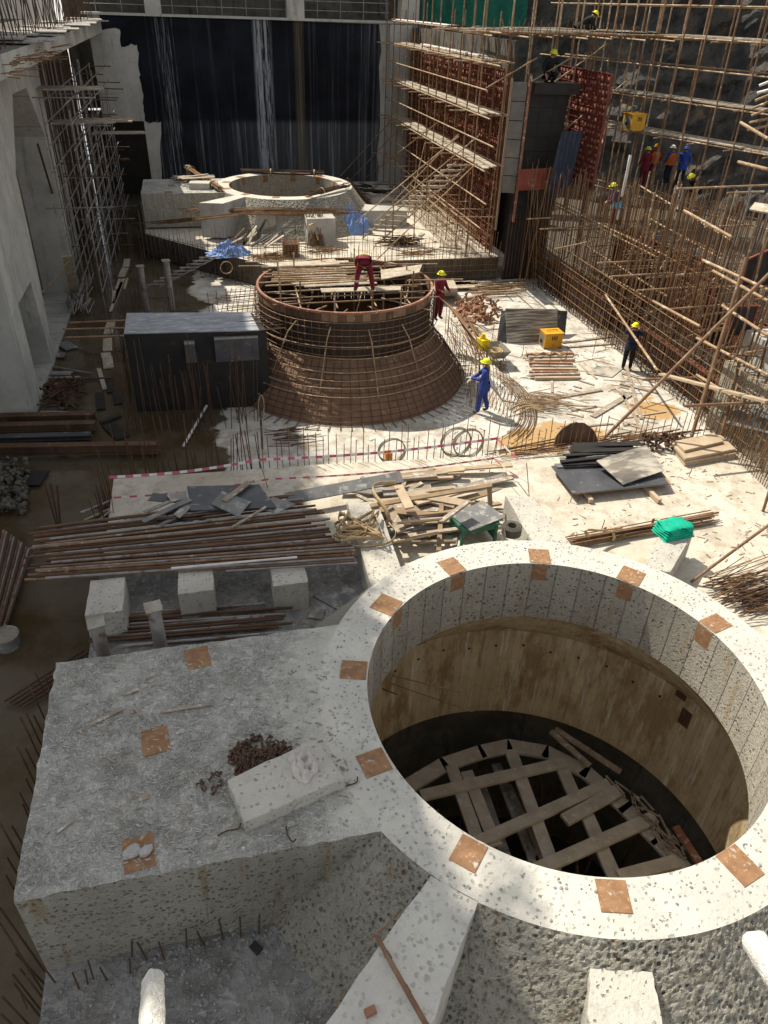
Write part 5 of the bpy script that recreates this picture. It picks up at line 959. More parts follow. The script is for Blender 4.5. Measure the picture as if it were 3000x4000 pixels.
# scrap beyond: rebar lying along the dowels and a heap of couplers
for k in range(40):
    x0 = rnd.uniform(1035, 1400); y0 = 985 - (x0 - 1035) * .12 + jit(9); a_ = W(x0, y0, Z=-1.52 + rnd.uniform(0, .1)); d = V(1, rnd.uniform(-.05, .2), 0) * rnd.uniform(.6, 2.6); bar('loose_rebar', a_, a_ + d, rnd.choice((.011, .014, .022)), rnd.choice(('rebar_rust', 'rebar_dark', 'tube_rust')), None, 6, label='rusty bar lying along the edge of the near slab', cat='rebar', group='bars lying along the slab edge')
for k in range(70):
    p = W(rnd.uniform(1385, 1475), rnd.uniform(935, 972), Z=-1.5 + rnd.uniform(0, .15)); R_ = random.Random(k); u = V(R_.gauss(0, 1), R_.gauss(0, 1), R_.gauss(0, 1)).normalized(); MB().tube([p - u * .06, p + u * .04], [.045, .03], 6).box(p + u * .06, (.05, .03, .02), (u, u.orthogonal().normalized(), u.cross(u.orthogonal()).normalized())).build('tube_coupler', 'rebar_dark', label='dark tube coupler in the scrap heap before the timber panels', cat='coupler', group='couplers in the scrap heap')
# ---- rebar bundle with straps, green cloth
def bundle(label, p0, p1, n, rad, r, mat, straps=(), group=None, bend=0, lift=0, seed=0, name='rebar_bundle', sl=.12):
    R_ = random.Random(seed); p0, p1 = Vector(p0), Vector(p1); t = thing(name, label, 'rebar bundle', p0, group); d = (p1 - p0).normalized(); u = d.cross(V(0, 0, 1)).normalized(); v_ = u.cross(d)
    for k in range(n):
        a, q_ = R_.uniform(0, 2 * PI), rad * R_.random() ** .5; o_ = u * math.cos(a) * q_ + v_ * (math.sin(a) * q_ * .7 + rad * .7); e0, e1 = R_.uniform(-sl, sl) * 2, R_.uniform(-sl, sl) * 2; j = u * R_.uniform(-rad, rad) * .6
        if bend: MB().tube([p0 + o_ + d * e0, lerp(p0, p1, .5) + o_ * .8 + V(0, 0, bend) + j, p1 + o_ + d * e1], r, 5).build('bar', mat, t, smooth=True)
        else: bar('bar', p0 + o_ + d * e0, p1 + o_ + d * e1 + j, r, mat, t, 5)
    for s_ in straps:
        c = lerp(p0, p1, s_) + v_ * rad * .7 + V(0, 0, bend * 4 * s_ * (1 - s_)); MB().ribbon([c + (u * math.cos(a) * 1.25 + v_ * math.sin(a) * .95) * rad for a in [2 * PI * i / 14 for i in range(15)]], .07, d, .012).build('strap', 'strap', t, smooth=True)
    return t
bundle('short rebar bundle with tan straps on the bright near slab', W(1225, 1178, Z=-1.53), W(1530, 1122, Z=-1.53), 24, .15, .015, 'tube_rust', (.28, .62), seed=2)
MB().ribbon(curve([W(1270, 1160, Z=-1.25), W(1268, 1145, Z=-1.05), W(1300, 1146, Z=-1.2), W(1345, 1140, Z=-1.25)]), .08, (.2, -.5, 1), .01).build('lifting_strap', 'strap', smooth=True, label='loose strap end on the short rebar bundle', cat='strap')
gc = W(1455, 1155, Z=zb) ; vs_ = []; NX, NY = 22, 18
def cloth(name, label, c, sx, sy, h, ang, mat, cat, seed=0, amp=.02, folds=3.):
    R_ = random.Random(seed); u = V(math.cos(ang), math.sin(ang), 0); v_ = V(-u.y, u.x, 0); ph = [R_.uniform(0, 6) for _ in range(8)]; mb = MB(); NX, NY = 30, 24; vs_ = []
    for i in range(NX + 1):
        for j in range(NY + 1):
            x_, y_ = 2 * i / NX - 1, 2 * j / NY - 1; e = max(abs(x_) ** 3, abs(y_) ** 3); ta_ = math.atan2(y_, x_); sq_ = 1 / max(abs(math.cos(ta_)), abs(math.sin(ta_))); k = (1 + .10 * math.sin(3 * ta_ + ph[0]) + .07 * math.sin(5 * ta_ + ph[4])) * (1 - .22 * (sq_ - .9) / .5); z_ = h * (1 - e ** 1.6) + amp * (math.sin(folds * 2 * x_ + ph[1] + 1.5 * y_) + math.sin(folds * 3 * y_ + ph[2] + 2 * x_) + .6 * math.sin(9 * x_ - 6 * y_ + ph[3])) * (1 - e * .8) + amp * 2.2 * abs(mathutils.noise.noise(V(x_ * 2.2 + seed, y_ * 2.2, 1.))) + amp * 1.5 * mathutils.noise.noise(V(x_ * 5 + seed, y_ * 5, 2.))
            vs_.append(Vector(c) + u * x_ * sx * k + v_ * y_ * sy * k + V(0, 0, max(.006, z_)))
    mb.add(vs_, [(i * (NY + 1) + j, (i + 1) * (NY + 1) + j, (i + 1) * (NY + 1) + j + 1, i * (NY + 1) + j + 1) for i in range(NX) for j in range(NY)]); rim = [i * (NY + 1) for i in range(NX + 1)] + [NX * (NY + 1) + j for j in range(1, NY + 1)] + [i * (NY + 1) + NY for i in range(NX - 1, -1, -1)] + [j for j in range(NY - 1, 0, -1)]
    mb.add([vs_[i] for i in rim] + [V(vs_[i].x, vs_[i].y, c[2]) for i in rim], [(i, len(rim) + i, len(rim) + (i + 1) % len(rim), (i + 1) % len(rim)) for i in range(len(rim))])
    return mb.build(name, mat, smooth=True, label=label, cat=cat)
gt = thing('folded_cloth', 'folded bright green cloth on the concrete block', 'cloth', gc)
for k in range(5):
    mb = MB(); a = .10; u = V(math.cos(a), math.sin(a), 0); v_ = V(-u.y, u.x, 0); z0 = k * .055; R_ = random.Random(k); vs_ = []; NX, NY = 18, 12; sx, sy = .36 - .012 * k, .24 - .008 * k
    for lev in (0, 1):
        for i in range(NX + 1):
            for j in range(NY + 1): x_, y_ = 2 * i / NX - 1, 2 * j / NY - 1; vs_.append(gc + V(0, .05, 0) + u * sx * x_ * (1 + .03 * math.sin(4 * y_ + k)) + v_ * sy * y_ + V(0, 0, z0 + lev * .052 * (1 - .75 * max(abs(x_), abs(y_)) ** 6) + .014 * math.sin(5 * x_ + 3 * y_ + k) * (lev or k)))
    m_ = (NX + 1) * (NY + 1); fs = [(i * (NY + 1) + j, (i + 1) * (NY + 1) + j, (i + 1) * (NY + 1) + j + 1, i * (NY + 1) + j + 1) for i in range(NX) for j in range(NY)]
    rim = [i * (NY + 1) for i in range(NX + 1)] + [NX * (NY + 1) + j for j in range(1, NY + 1)] + [i * (NY + 1) + NY for i in range(NX - 1, -1, -1)] + [j for j in range(NY - 1, 0, -1)]
    mb.add(vs_, [tuple(i + m_ for i in f_) for f_ in fs] + [f_[::-1] for f_ in fs] + [(rim[i], rim[(i + 1) % len(rim)], rim[(i + 1) % len(rim)] + m_, rim[i] + m_) for i in range(len(rim))]); mb.build('fold', 'cloth_green', gt, smooth=True)
bar('long_pole', W(1492, 1258, Z=-1.5), W(1720, 1090, X=10.6), .03, 'tube_rust', None, 9, label='long rusty pole leaning in from the right edge of the near slab', cat='pole')
bar('long_pole', W(1648, 1105, Z=-1.55), W(1668, 1040, X=12.2), .035, 'tube_rust', None, 8, label='short upright rusty pole at the right edge of the near slab', cat='pole')
for k in range(110):
    x0 = rnd.uniform(1515, 1640); y0 = 1262 + (x0 - 1515) * .5 + rnd.uniform(-25, 25); a_ = W(x0, y0, Z=-1.52 + rnd.uniform(0, .22)); ang = rnd.choice((.12, .2, .05)) + jit(.25); d = V(math.cos(ang), math.sin(ang), jit(.05)) * rnd.uniform(.7, 2.2); bar('loose_rebar', a_, a_ + d, .009, 'rebar_dark' if k % 3 else 'rebar_rust', None, 5, label='thin rusty bar in the tangled pile at the right edge', cat='rebar', group='tangled rebar pile right of the ring')
for x, y, h in ((1242, 984 + 2, .0), (1300, 1143, .25), (1346, 1160, .2), (1232, 1085, .25), (1488, 1030, .3), (1567, 993, .3), (1690 * .553 * 2, 900, 0)): h and dowel(tuple(W(x, y, Z=-1.55)), h, (.02, 0), .01, label='short lone rebar stub on the bright near slab', group='lone stubs on the near slab')
# ---- on the platform
rough_block('concrete_slab', 'flat concrete slab with a cloth on the foreground platform', [W(529, 1774, Z=.2), W(745, 1680, Z=.2), W(680, 1596, Z=.2), W(490, 1685, Z=.2)], .2, seed=9, cat='concrete slab')
cl = W(655, 1655, Z=.2); cloth('knit_cloth', 'crumpled grey knitted cloth lying on the flat concrete slab', cl, .165, .235, .07, .2, 'cloth_beige', 'cloth', 3, .03, 3)
t_ = thing('dummy', '', '') if False else None
for k in range(150):
    R_ = random.Random(k); a, q_ = R_.uniform(0, 2 * PI), R_.random() ** .6; p = W(563 + 72 * q_ * math.cos(a), 1636 + 44 * q_ * math.sin(a), Z=.02 + .15 * (1 - q_)); u = V(R_.gauss(0, 1), R_.gauss(0, 1), R_.gauss(0, .7)).normalized(); w_ = u.orthogonal().normalized(); x_ = u.cross(w_)
    mb = MB(); mb.tube([p + (w_ * math.cos(t) + x_ * math.sin(t)) * .038 for t in [5.2 * i / 9 for i in range(10)]], .011, 5); mb.box(p + w_ * .05, (.016, .012, .03), (w_, x_, u)); mb.build('wing_clamp', 'rust_scrap', label='small rusty clamp in the heap beside the flat slab', cat='clamp', group='rusty clamps heaped on the platform')
for x, y in ((430, 1692), (440, 1702), (455, 1680), (462, 1705), (476, 1690), (470, 1672)):
    R_ = random.Random(x); p = W(x, y, Z=.035); u = V(R_.gauss(0, 1), R_.gauss(0, 1), R_.gauss(0, .7)).normalized(); w_ = u.orthogonal().normalized(); x_ = u.cross(w_); mb = MB(); mb.tube([p + (w_ * math.cos(t) + x_ * math.sin(t)) * .036 for t in [5.2 * i / 9 for i in range(10)]], .011, 5); mb.box(p + w_ * .05, (.016, .012, .03), (w_, x_, u)); mb.build('wing_clamp', 'rust_scrap', label='small rusty clamp strayed left of the clamp heap', cat='clamp', group='stray clamps on the platform')
for x, y, s_, lab in ((285, 1840, .095, 'left one of two pale broken stones on the rusty plate'), (315, 1838, .08, 'right one of two pale broken stones on the rusty plate')):
    mb = MB().blob(W(x, y, Z=.05), s_, x, 2, .3, (1, .8, .7)); mb.build('stone', 'stone', label=lab, cat='stone')
for i, pts in enumerate((((470, 1805), (490, 1795), (515, 1790), (520, 1778)), ((618, 1785), (622, 1805), (632, 1818), (640, 1812)), ((748, 1698), (770, 1690), (772, 1678)))): MB().tube(curve([W(x, y, Z=.02 + .01 * k) for k, (x, y) in enumerate(pts)], 5), .010, 6).build('bent_hook', 'rebar_dark', smooth=True, label=['bent dark hook bar left of the flat slab', 'bent dark hook bar before the flat slab', 'bent hook bar at the right corner of the flat slab'][i], cat='hook bar')
mb = MB(); mbs = MB(); R_ = random.Random(11)
for k in range(900):
    p = W(R_.uniform(60, 760), R_.uniform(1420, 1880), Z=.004)
    if not (-2.62 < p.x < 1.1 and 5.0 < p.y < 8.35): continue
    a = R_.gauss(-.5, .6); u = V(math.cos(a), math.sin(a), jit(.1)); L = R_.uniform(.01, .045) * (2.5 if k % 40 == 0 else 1); (mbs if k % 2 else mb).box(p + V(0, 0, .005), (L, R_.uniform(.003, .009), .004), (u, V(-u.y, u.x, 0), V(0, 0, 1)))
mb.build('wood_splinters', 'wood_dusty', kind='stuff', label='scattered wood splinters on the foreground platform', cat='splinters'); mbs.build('concrete_chips', 'stone', kind='stuff', label='small chips scattered over the foreground platform', cat='chips')
mb = MB()
for k in range(1500):
    x_, y_ = R_.uniform(-2.6, 4), R_.uniform(2.6, 8.4); z_ = 0
    if k % 3 == 0:
        a = R_.uniform(0, 6.28); q_ = R_.uniform(2.9, 3.45); x_, y_ = C1[0] + q_ * math.cos(a), C1[1] + q_ * math.sin(a)
    elif not (x_ < 1.1 and y_ > 4.95): z_ = -1.55
    if z_ < -1 and not (x_ < .6 and y_ < 4.8): continue
    mb.blob((x_, y_, z_), R_.uniform(.006, .02), k, 1, .3)
for k in range(700):
    if k % 2: x_, y_ = R_.uniform(-2.5, 1.0), 4.85 - abs(R_.gauss(0, .35))
    else: s_ = R_.random(); x_, y_ = lerp((1.5, 4.3, 0), (-.2, 2.7, 0), s_)[:2]; o_ = abs(R_.gauss(0, .35)); x_ -= o_ * .7; y_ += o_ * .6
    if y_ < 4.86: mb.blob((x_, y_, -1.54), R_.uniform(.006, .024), k, 1, .35)
mb.build('gravel_chips', 'stone_grey', kind='stuff', label='pale concrete crumbs scattered on the concrete', cat='crumbs')
for i, (x0, y0, x1, y1, w_) in enumerate(((350, 1582 - 45, 460, 1520, .05), (265, 1500, 300, 1488, .06), (300, 1725, 320, 1718, .09), (120, 1800, 160, 1770, .035), (195, 1565, 265, 1530, .05), (290, 1528, 305, 1545, .04))): board('wood_splinter', W(x0, y0, Z=.02), W(x1, y1, Z=.025), w_, .012, 'wood_dusty', label='thin pale wood splinter on the foreground platform', cat='splinter', group='big splinters on the platform')
# ---- lower left pit floor, strut, bottom right
MB().box(W(553, 2048, Z=-1.53), (.05, .07, .025), (V(.8, .6, 0), V(-.6, .8, 0), V(0, 0, 1))).build('dark_offcut', 'cable_black', label='black offcut on the floor below the strut', cat='offcut'); MB().box(W(497, 2000, Z=-1.51), (.045, .06, .03), (V(.8, .6, 0), V(-.6, .8, 0), V(0, 0, 1))).build('brick_piece', 'stone', label='pale broken block on the floor below the platform', cat='block piece'); MB().box(W(800, 2185, Z=.03), (.055, .035, .03), (V(.96, .2, 0), V(-.2, .96, 0), V(0, 0, 1))).build('brick_piece', 'wood_redbrown', label='small reddish brick piece on the strut top', cat='brick')
bt = thing('bamboo_pole', 'rusty mud-caked tube lying across the strut towards the camera', 'pole', W(812, 2018, Z=.05)); MB().tube([W(812, 2018, Z=.05), W(845, 2080, Z=.07), W(930, 2230, Z=.1)], [.022, .026, .028], 10).build('tube', 'tube_rust', bt, smooth=True)
for s_ in (.2, .55): p = lerp(W(812, 2018, Z=.05), W(930, 2230, Z=.1), s_); q_ = lerp(W(812, 2018, Z=.05), W(930, 2230, Z=.1), s_ + .08); MB().tube([p, q_], .029, 10).build('coupler', 'clamp_steel', bt)
MB().tube([W(798, 2030, Z=.02), W(835, 2000, Z=.03), W(868, 1965, Z=.02)], .01, 6).build('thin_rod', 'rebar_rust', smooth=True, label='thin rod lying at the left edge of the strut', cat='rod')
def crust_post(label, e_, wp, r0, r1, seed, sq=4):
    t = thing('white_post', label, 'post', e_); R_ = random.Random(seed); d = (wp - e_).normalized(); u = d.orthogonal().normalized(); v_ = d.cross(u); n, m_ = 26, 28; vs_ = []; k0 = R_.uniform(0, 9)
    for j in range(m_ + 1):
        s_ = j / m_; c = lerp(e_, wp, s_); r_ = (r0 + (r1 - r0) * s_) * (1 if j < m_ - 1 else .86 if j < m_ else .55)
        for i in range(n):
            a = 2 * PI * i / n; sqr = (abs(math.cos(a)) ** sq + abs(math.sin(a)) ** sq) ** (-1 / sq); q_ = r_ * sqr * (1 + .09 * mathutils.noise.fractal(V(math.cos(a) * 1.5 + k0, math.sin(a) * 1.5, s_ * 14), .8, 2.1, 5))
            top = d * (.012 * mathutils.noise.noise(V(math.cos(a) * 2, math.sin(a) * 2, k0))) if j >= m_ - 1 else V(0, 0, 0); vs_.append(c + (u * math.cos(a) + v_ * math.sin(a)) * q_ + top)
    mb = MB(); mb.add(vs_, [(j * n + i, j * n + (i + 1) % n, (j + 1) * n + (i + 1) % n, (j + 1) * n + i) for j in range(m_) for i in range(n)] + [tuple(m_ * n + i for i in range(n))]); mb.build('shaft', 'lime_crust', t); return t
crust_post('rough lime-crusted post with a flaked orange patch at the bottom edge', W(325, 2330, d=2.2), W(331, 2106, d=2.9), .040, .036, 3)
crust_post('white lime-crusted round post at the lower right corner', W(1790, 2260, d=2.3), W(1622, 2022, d=2.7), .056, .050, 5, 2)
ring_p = [W(1018 + 72 + 78 * math.cos(a), 2050 - 60 * math.sin(a) - 20 * math.cos(a), Z=-.5 - .3 * math.sin(a + .4)) for a in [2 * PI * i / 36 for i in range(37)]]; MB().tube(ring_p, .007, 6).build('wire_ring', 'wire_grey', smooth=True, label='loose wire ring hanging on the ring wall below the rim', cat='wire')
# ---- inside the shaft
zf = -5.5; tf = thing('shaft_floor_frame', 'dusty plank frame lying across the bottom of the ring shaft', 'timber frame', (C1[0], C1[1], zf)); SA = (1400, 2600); SB = (2000, 3000)
arcp = [(885, 1697), (960, 1652), (1040, 1625), (1100, 1612), (1180, 1625), (1265, 1668), (1350, 1745), (1420, 1815), (1475, 1875)]
for (x0, y0), (x1, y1) in zip(arcp, arcp[1:]): a_, b_ = W(x0, y0, Z=zf), W(x1, y1, Z=zf); d = (b_ - a_) * .06; board('curb_plank', a_ - d, b_ + d, .34, .07, 'frame_wood', tf)
for a_, b_, w_, dz in ((WT(405, 845, *SA, Z=zf + .1), WT(1345, 625, *SA, Z=zf + .1), .24, .1), (WT(760, 1150, *SA, Z=zf + .1), WT(1625, 765, *SA, Z=zf + .1), .24, .1), (WT(150, 665, *SB, Z=zf + .1), WT(925, 320, *SB, Z=zf + .1), .26, .1), (WT(340, 340, *SB, Z=zf + .12), WT(700, 140, *SB, Z=zf + .12), .26, .12), (WT(690, 705, *SB, Z=zf + .1), WT(1070, 605, *SB, Z=zf + .1), .24, .1)): board('cross_plank', a_, b_, w_, .08, 'frame_wood', tf)
for a_, b_, w_ in (((600, 650), (790, 1180), .26), ((700, 690), (890, 1170), .26), ((985, 550), (1270, 1330), .27), ((1290, 600), (1400, 850), .27), ((1440, 880), (1680, 1420), .28)): board('long_plank', WT(*a_, *SA, Z=zf), WT(*b_, *SA, Z=zf), w_, .08, 'frame_wood', tf)
for a_, b_ in (((800, 800), (960, 1260)), ((890, 640), (1110, 1200)), ((960, 780), (1190, 1290)), ((1060, 1000), (1150, 1330))): board('lower_plank', WT(*a_, *SA, Z=zf - .6), WT(*b_, *SA, Z=zf - .6), .22, .08, 'wood_grey', tf)
for k in range(24): a = rnd.uniform(0, 6.28); q_ = rnd.uniform(.2, 3.4); bar('prop', (C1[0] + q_ * math.cos(a), C1[1] + q_ * math.sin(a), -8.9), (C1[0] + q_ * math.cos(a) + jit(.5), C1[1] + q_ * math.sin(a) + jit(.5), zf - .1), .03, 'rebar_dark', tf, 6)
for lab, a_, b_ in (('longer thin rod sticking out of the shaft wall', (1565 * .0 + 870, 1440), (1405, 1627)), ('shorter thin rod sticking out of the shaft wall above the longer one', (885, 1392), (1325, 1500)), ('short rod stub at the left of the shaft wall', (820, 1478), (915, 1514))): p = WT(*a_, 1000, 1800, Y=8.6); q_ = WT(*b_, 1000, 1800, Y=8.2); bar('wall_rod', p, q_, .012, 'rebar_rust', None, 6, label=lab, cat='rod')
for i, (a_, b_) in enumerate((((1245, 425), (1500, 650)), ((1275, 410), (1700, 690)))): board('loose_board', WT(*a_, *SA, Z=-5.0), WT(*b_, *SA, Z=-5.2), .12, .05, 'wood_dusty', label=['short loose board leaning along the right shaft wall', 'long loose board along the right shaft wall'][i], cat='board')
board('loose_board', WT(1060, 380, *SB, Z=-5.2), WT(1230, 640, *SB, Z=-5.2), .14, .06, 'wood_redbrown', label='dark loose board at the foot of the right shaft wall', cat='board')
for k in range(26):
    s_ = rnd.random(); x0, y0 = lerp((1290, 1665, 0), (1465, 1855, 0), s_)[:2]; a_ = W(x0 + rnd.uniform(5, 40), y0 + jit(10), Z=-5.35); b_ = W(x0 + rnd.uniform(30, 70), y0 + rnd.uniform(20, 55), Z=-5.35); board('wood_sliver', a_, b_, .04, .02, 'wood_dusty', label='wood sliver lying along the right foot of the shaft wall', cat='sliver', group='wood slivers in the shaft')
# ================================================================ floor of the middle unit
ZM = -2.6
for k, (lab, qd, m_) in enumerate((('broad grey board panel leaning upright beside the welding machine', ((1096, 742), (1204, 738), (1204, 668), (1092, 666)), 'ply_weathered'), ('dark panel standing behind the broad grey board panel', ((1075, 742), (1100, 744), (1102, 668), (1083, 672)), 'ply_dark'), ('small dark panel behind the right end of the grey board panel', ((1196, 737), (1226, 728), (1226, 672), (1202, 670)), 'ply_dark'))):
    yb = W(qd[0][0], qd[0][1], Z=ZM).y + (.12 * k); b0, b1 = W(*qd[0], Z=ZM) + V(0, .12 * k, 0), W(*qd[1], Z=ZM) + V(0, .12 * k, 0); t0, t1 = W(*qd[3], Y=b0.y + .45), W(*qd[2], Y=b1.y + .45); sheet('leaning_board', [b1, b0, t0, t1], .04, m_, label=lab, cat='board panel')
slot_box('welding_machine', 'yellow welding machine box on the bright floor by the grey boards', W(1192, 752, Z=ZM) + V(.0, .2, 0), .36, .27, .58, .0)
for k in range(9):
    y0 = 766 + k * 6.4; a_ = W(1140 + (k % 3) * 6 + jit(4), y0, Z=ZM + .06 + .05 * (k % 2)); b_ = W(1236 + k * 2 + jit(5), y0 + jit(2), Z=ZM + .06 + .05 * (k % 2)); board('timber_beam', a_, b_, .13, .1, ('wood_redbrown', 'wood_dusty', 'wood_pale')[k % 3], label='reddish timber beam in the stack before the welding machine', cat='timber beam', group='timber beams before the welding machine', bevel=.005)
MB().ribbon(curve([W(1148 + k * 13, 762 + (k % 2) * 5, Z=ZM + .2 + .03 * (k % 3)) for k in range(7)]), .07, (0, .2, 1), .01).build('lifting_strap', 'strap', smooth=True, label='tan strap lying on the timber beams before the welding machine', cat='strap')
mt = thing('rebar_mat', 'fan of thin cut bars lying tied on the bright floor', 'rebar', W(1170, 860, Z=ZM)); lst = []
for k in range(70): x0 = 1112 + k * .75 + jit(5); y0 = 862 - k * .1 + jit(14); a_ = W(x0, y0, Z=ZM + .1 + rnd.uniform(0, .18)); lst.append((a_, a_ + V(.85 + jit(.2), -.45 + jit(.12), jit(.05)), .010))
bars(lst, 'bar', 'tube_tan', mt)
for k in range(3): MB().ribbon(curve([W(1100 + k * 8, 885 + k * 6, Z=ZM + .12), W(1130 + k * 8, 872 + k * 5, Z=ZM + .3), W(1165 + k * 5, 880 + k * 5, Z=ZM + .25)]), .06, (0, .3, 1), .01).build('strap', 'strap', mt, smooth=True)
for k in range(90):
    R_ = random.Random(k); x0, y0 = R_.uniform(985, 1080), R_.uniform(636, 694)
    if abs(x0 - 1032) / 48 + abs(y0 - 665) / 32 > 1.35: continue
    p = W(x0, y0, Z=ZM + R_.uniform(.05, .4)); u = V(R_.gauss(0, 1), R_.gauss(0, 1), R_.gauss(0, .6)).normalized(); w_ = u.orthogonal().normalized(); x_ = u.cross(w_); mb = MB(); mb.box(p, (.17, .035, .03), (u, w_, x_)); mb.tube([p + u * .17 - w_ * .06, p + u * .19 + w_ * .06], .055, 7); mb.tube([p - u * .17 - w_ * .06, p - u * .19 + w_ * .06], .055, 7); mb.build('scaffold_jack', 'scrap_orange', label='rusty cast jack in the heap right of the drum', cat='jack', group='rusty jacks heaped right of the drum')
for k in range(30): x0 = rnd.uniform(1010, 1060); y0 = 612 + k * .9; a_ = W(x0, y0, Z=ZM + .1 + .04 * (k % 4)); bar('scaffold_tube', a_, a_ + V(rnd.uniform(1.2, 2.8), jit(.25), jit(.03)), .025, rnd.choice(('tube_tan', 'tube_rust', 'wood_pale')), None, 7, label='tan tube in the pile behind the rusty jacks', cat='tube', group='tube pile behind the jacks')
for k in range(14): x0 = rnd.uniform(935, 985); y0 = rnd.uniform(608, 622); a_ = W(x0, y0, Z=ZM + .15); board('board', a_, a_ + V(rnd.uniform(.8, 1.8), jit(.2), 0), .2, .04, rnd.choice(('scaff_board', 'wood_pale', 'wood_dusty')), label='pale board in the pile at the right rear of the drum', cat='board', group='boards at the drum rear')
for k in range(5): sheet('timber_box', [W(940, 640 - k * 3, Z=ZM + .1 + k * .12), W(988, 640 - k * 3, Z=ZM + .1 + k * .12), W(980, 622 - k * 3, Z=ZM + .1 + k * .12), W(938, 622 - k * 3, Z=ZM + .1 + k * .12)], .1, 'scaff_board', label='pale boxed timber panel in the stack right of the drum', cat='timber panel', group='boxed panels right of the drum')
for k in range(36):
    x0, y0 = rnd.uniform(960, 1010), rnd.uniform(660, 720); a_ = W(x0, y0, Z=ZM + rnd.uniform(.05, .5)); e_ = W(x0 + rnd.uniform(30, 75), y0 + rnd.uniform(40, 90), Z=ZM + .05); bar('loose_rebar', a_, e_, .012, 'rebar_rust', None, 5, label='long rusty bar lying right of the drum', cat='rebar', group='bars lying right of the drum')
for k in range(12):
    x0 = 946 + k * 4; pts = [W(x0, 640 + k * 3, Z=.1 - k * .1), W(x0 + 45, 690 + k * 5, Z=-.8), W(x0 + 75 + k * 3, 760 + k * 4, Z=-1.9), W(x0 + 70 + k * 4, 850 + k * 5, Z=-2.5)]; MB().tube(curve(pts, 6), .012, 5).build('springing_bar', 'rebar_rust', smooth=True, label='long curved bar springing down from the right of the drum', cat='rebar', group='curved bars at the right of the drum')
for k in range(20): p = W(960 + k * 3, 745 + k * 7 + jit(6), Z=ZM); dowel(tuple(p), rnd.uniform(1.0, 1.7), (jit(.05), jit(.05)), .011, label='upright rebar at the right flank of the drum', group='upright rebar right of the drum')
for k in range(150):
    x0, y0 = rnd.uniform(1040, 1420), rnd.uniform(640, 925)
    if (1085 < x0 < 1235 and y0 < 745) or 1010 < x0 < 1075 and 770 < y0 < 900: continue
    a_ = W(x0, y0, Z=ZM + .02)
    if a_.x > 14.6: continue
    ang = rnd.choice((jit(.5), 1.3 + jit(.4), -.6 + jit(.3))); d = V(math.cos(ang), math.sin(ang), 0) * rnd.uniform(.2, 1.6); (board('floor_batten', a_, a_ + d, .08, .03, rnd.choice(('wood_dusty', 'wood_pale')), label='thin batten lying on the bright floor', cat='batten', group='battens on the bright floor') if k % 3 == 0 else bar('loose_rebar', a_, a_ + d, .009, 'rebar_rust', None, 5, label='thin bar lying on the bright floor', cat='rebar', group='bars on the bright floor'))
for a_, b_, w_ in (((1185, 862), (1300, 842), .14), ((1340, 828), (1420, 848), .16), ((1280, 900), (1360, 852), .2), ((1355, 800), (1385, 905), .1), ((1340, 845), (1400, 950), .1), ((1215, 740), (1330, 726), .12), ((1225, 750), (1330, 742), .1)): board('floor_plank', W(*a_, Z=ZM + .03), W(*b_, Z=ZM + .03), w_, .04, 'wood_dusty', label='pale plank lying on the bright floor', cat='plank', group='planks on the bright floor')
sheet('steel_sheet', [W(1268, 808, Z=ZM + .02), W(1322, 815, Z=ZM + .02), W(1346, 796, Z=ZM + .02), W(1290, 790, Z=ZM + .02)], .01, 'ply_weathered', label='thin dull sheet lying on the bright floor', cat='sheet')
for (x, y, z0, h) in ((1270, 715, ZM, 1.9), (1280, 770, ZM, 1.6), (1362, 730, ZM, 1.4), (1390, 765, ZM, 1.1), (1184, 800, ZM, 1.0), (1128, 770, ZM, .9), (1058, 765, ZM, 1.3)): p = W(x, y, Z=z0); dowel(tuple(p), h, (jit(.05), 0), .012, label='lone upright rebar on the bright floor', group='lone rebar on the bright floor')
# curved bars lying in loops
for k in range(10):
    r_ = 3.2 + k * .07; a0, a1 = -1.0 + jit(.15), .5 + jit(.3); cx, cy = C2[0] + 2.6, C2[1] - 2.6; MB().tube([(cx + r_ * .8 * math.cos(a), cy + r_ * math.sin(a), ZM + .04 + .02 * (k % 3)) for a in [a0 + (a1 - a0) * i / 24 for i in range(25)]], .012, 5).build('curved_bar', 'rebar_dark' if k % 2 else 'rebar_rust', smooth=True, label='long curved bar lying around the right of the drum', cat='rebar', group='curved bars lying on the floor')
# wire coils in front of the drum
for lab, x, y, rr_ in (('left wire coil standing at the dowel row', 846, 973, 30), ('middle wire coil standing at the dowel row', 985, 955, 34), ('right wire coil standing at the dowel row', 1012, 958, 34)):
    c = W(x, y, Y=16.3); R0 = rr_ / 1602 * (c - CP).length; R_ = random.Random(x); mb = MB()
    for k in range(14): r_ = R0 * (1 - .012 * (k % 5) - R_.uniform(0, .02)); ph = R_.uniform(0, 6); off = R_.uniform(-.06, .06); mb.tube([c + V(r_ * math.cos(a) , off + .03 * math.sin(a + ph), r_ * math.sin(a)) for a in [2 * PI * i / 40 for i in range(41)]], .008, 4, False)
    mb.build('wire_coil', 'wire_grey', smooth=True, label=lab, cat='wire coil')
MB().box(W(839, 985, Y=16.6), (.09, .09, .13)).build('orange_can', 'orange_paint', label='small orange can standing behind the left wire coil', cat='can')
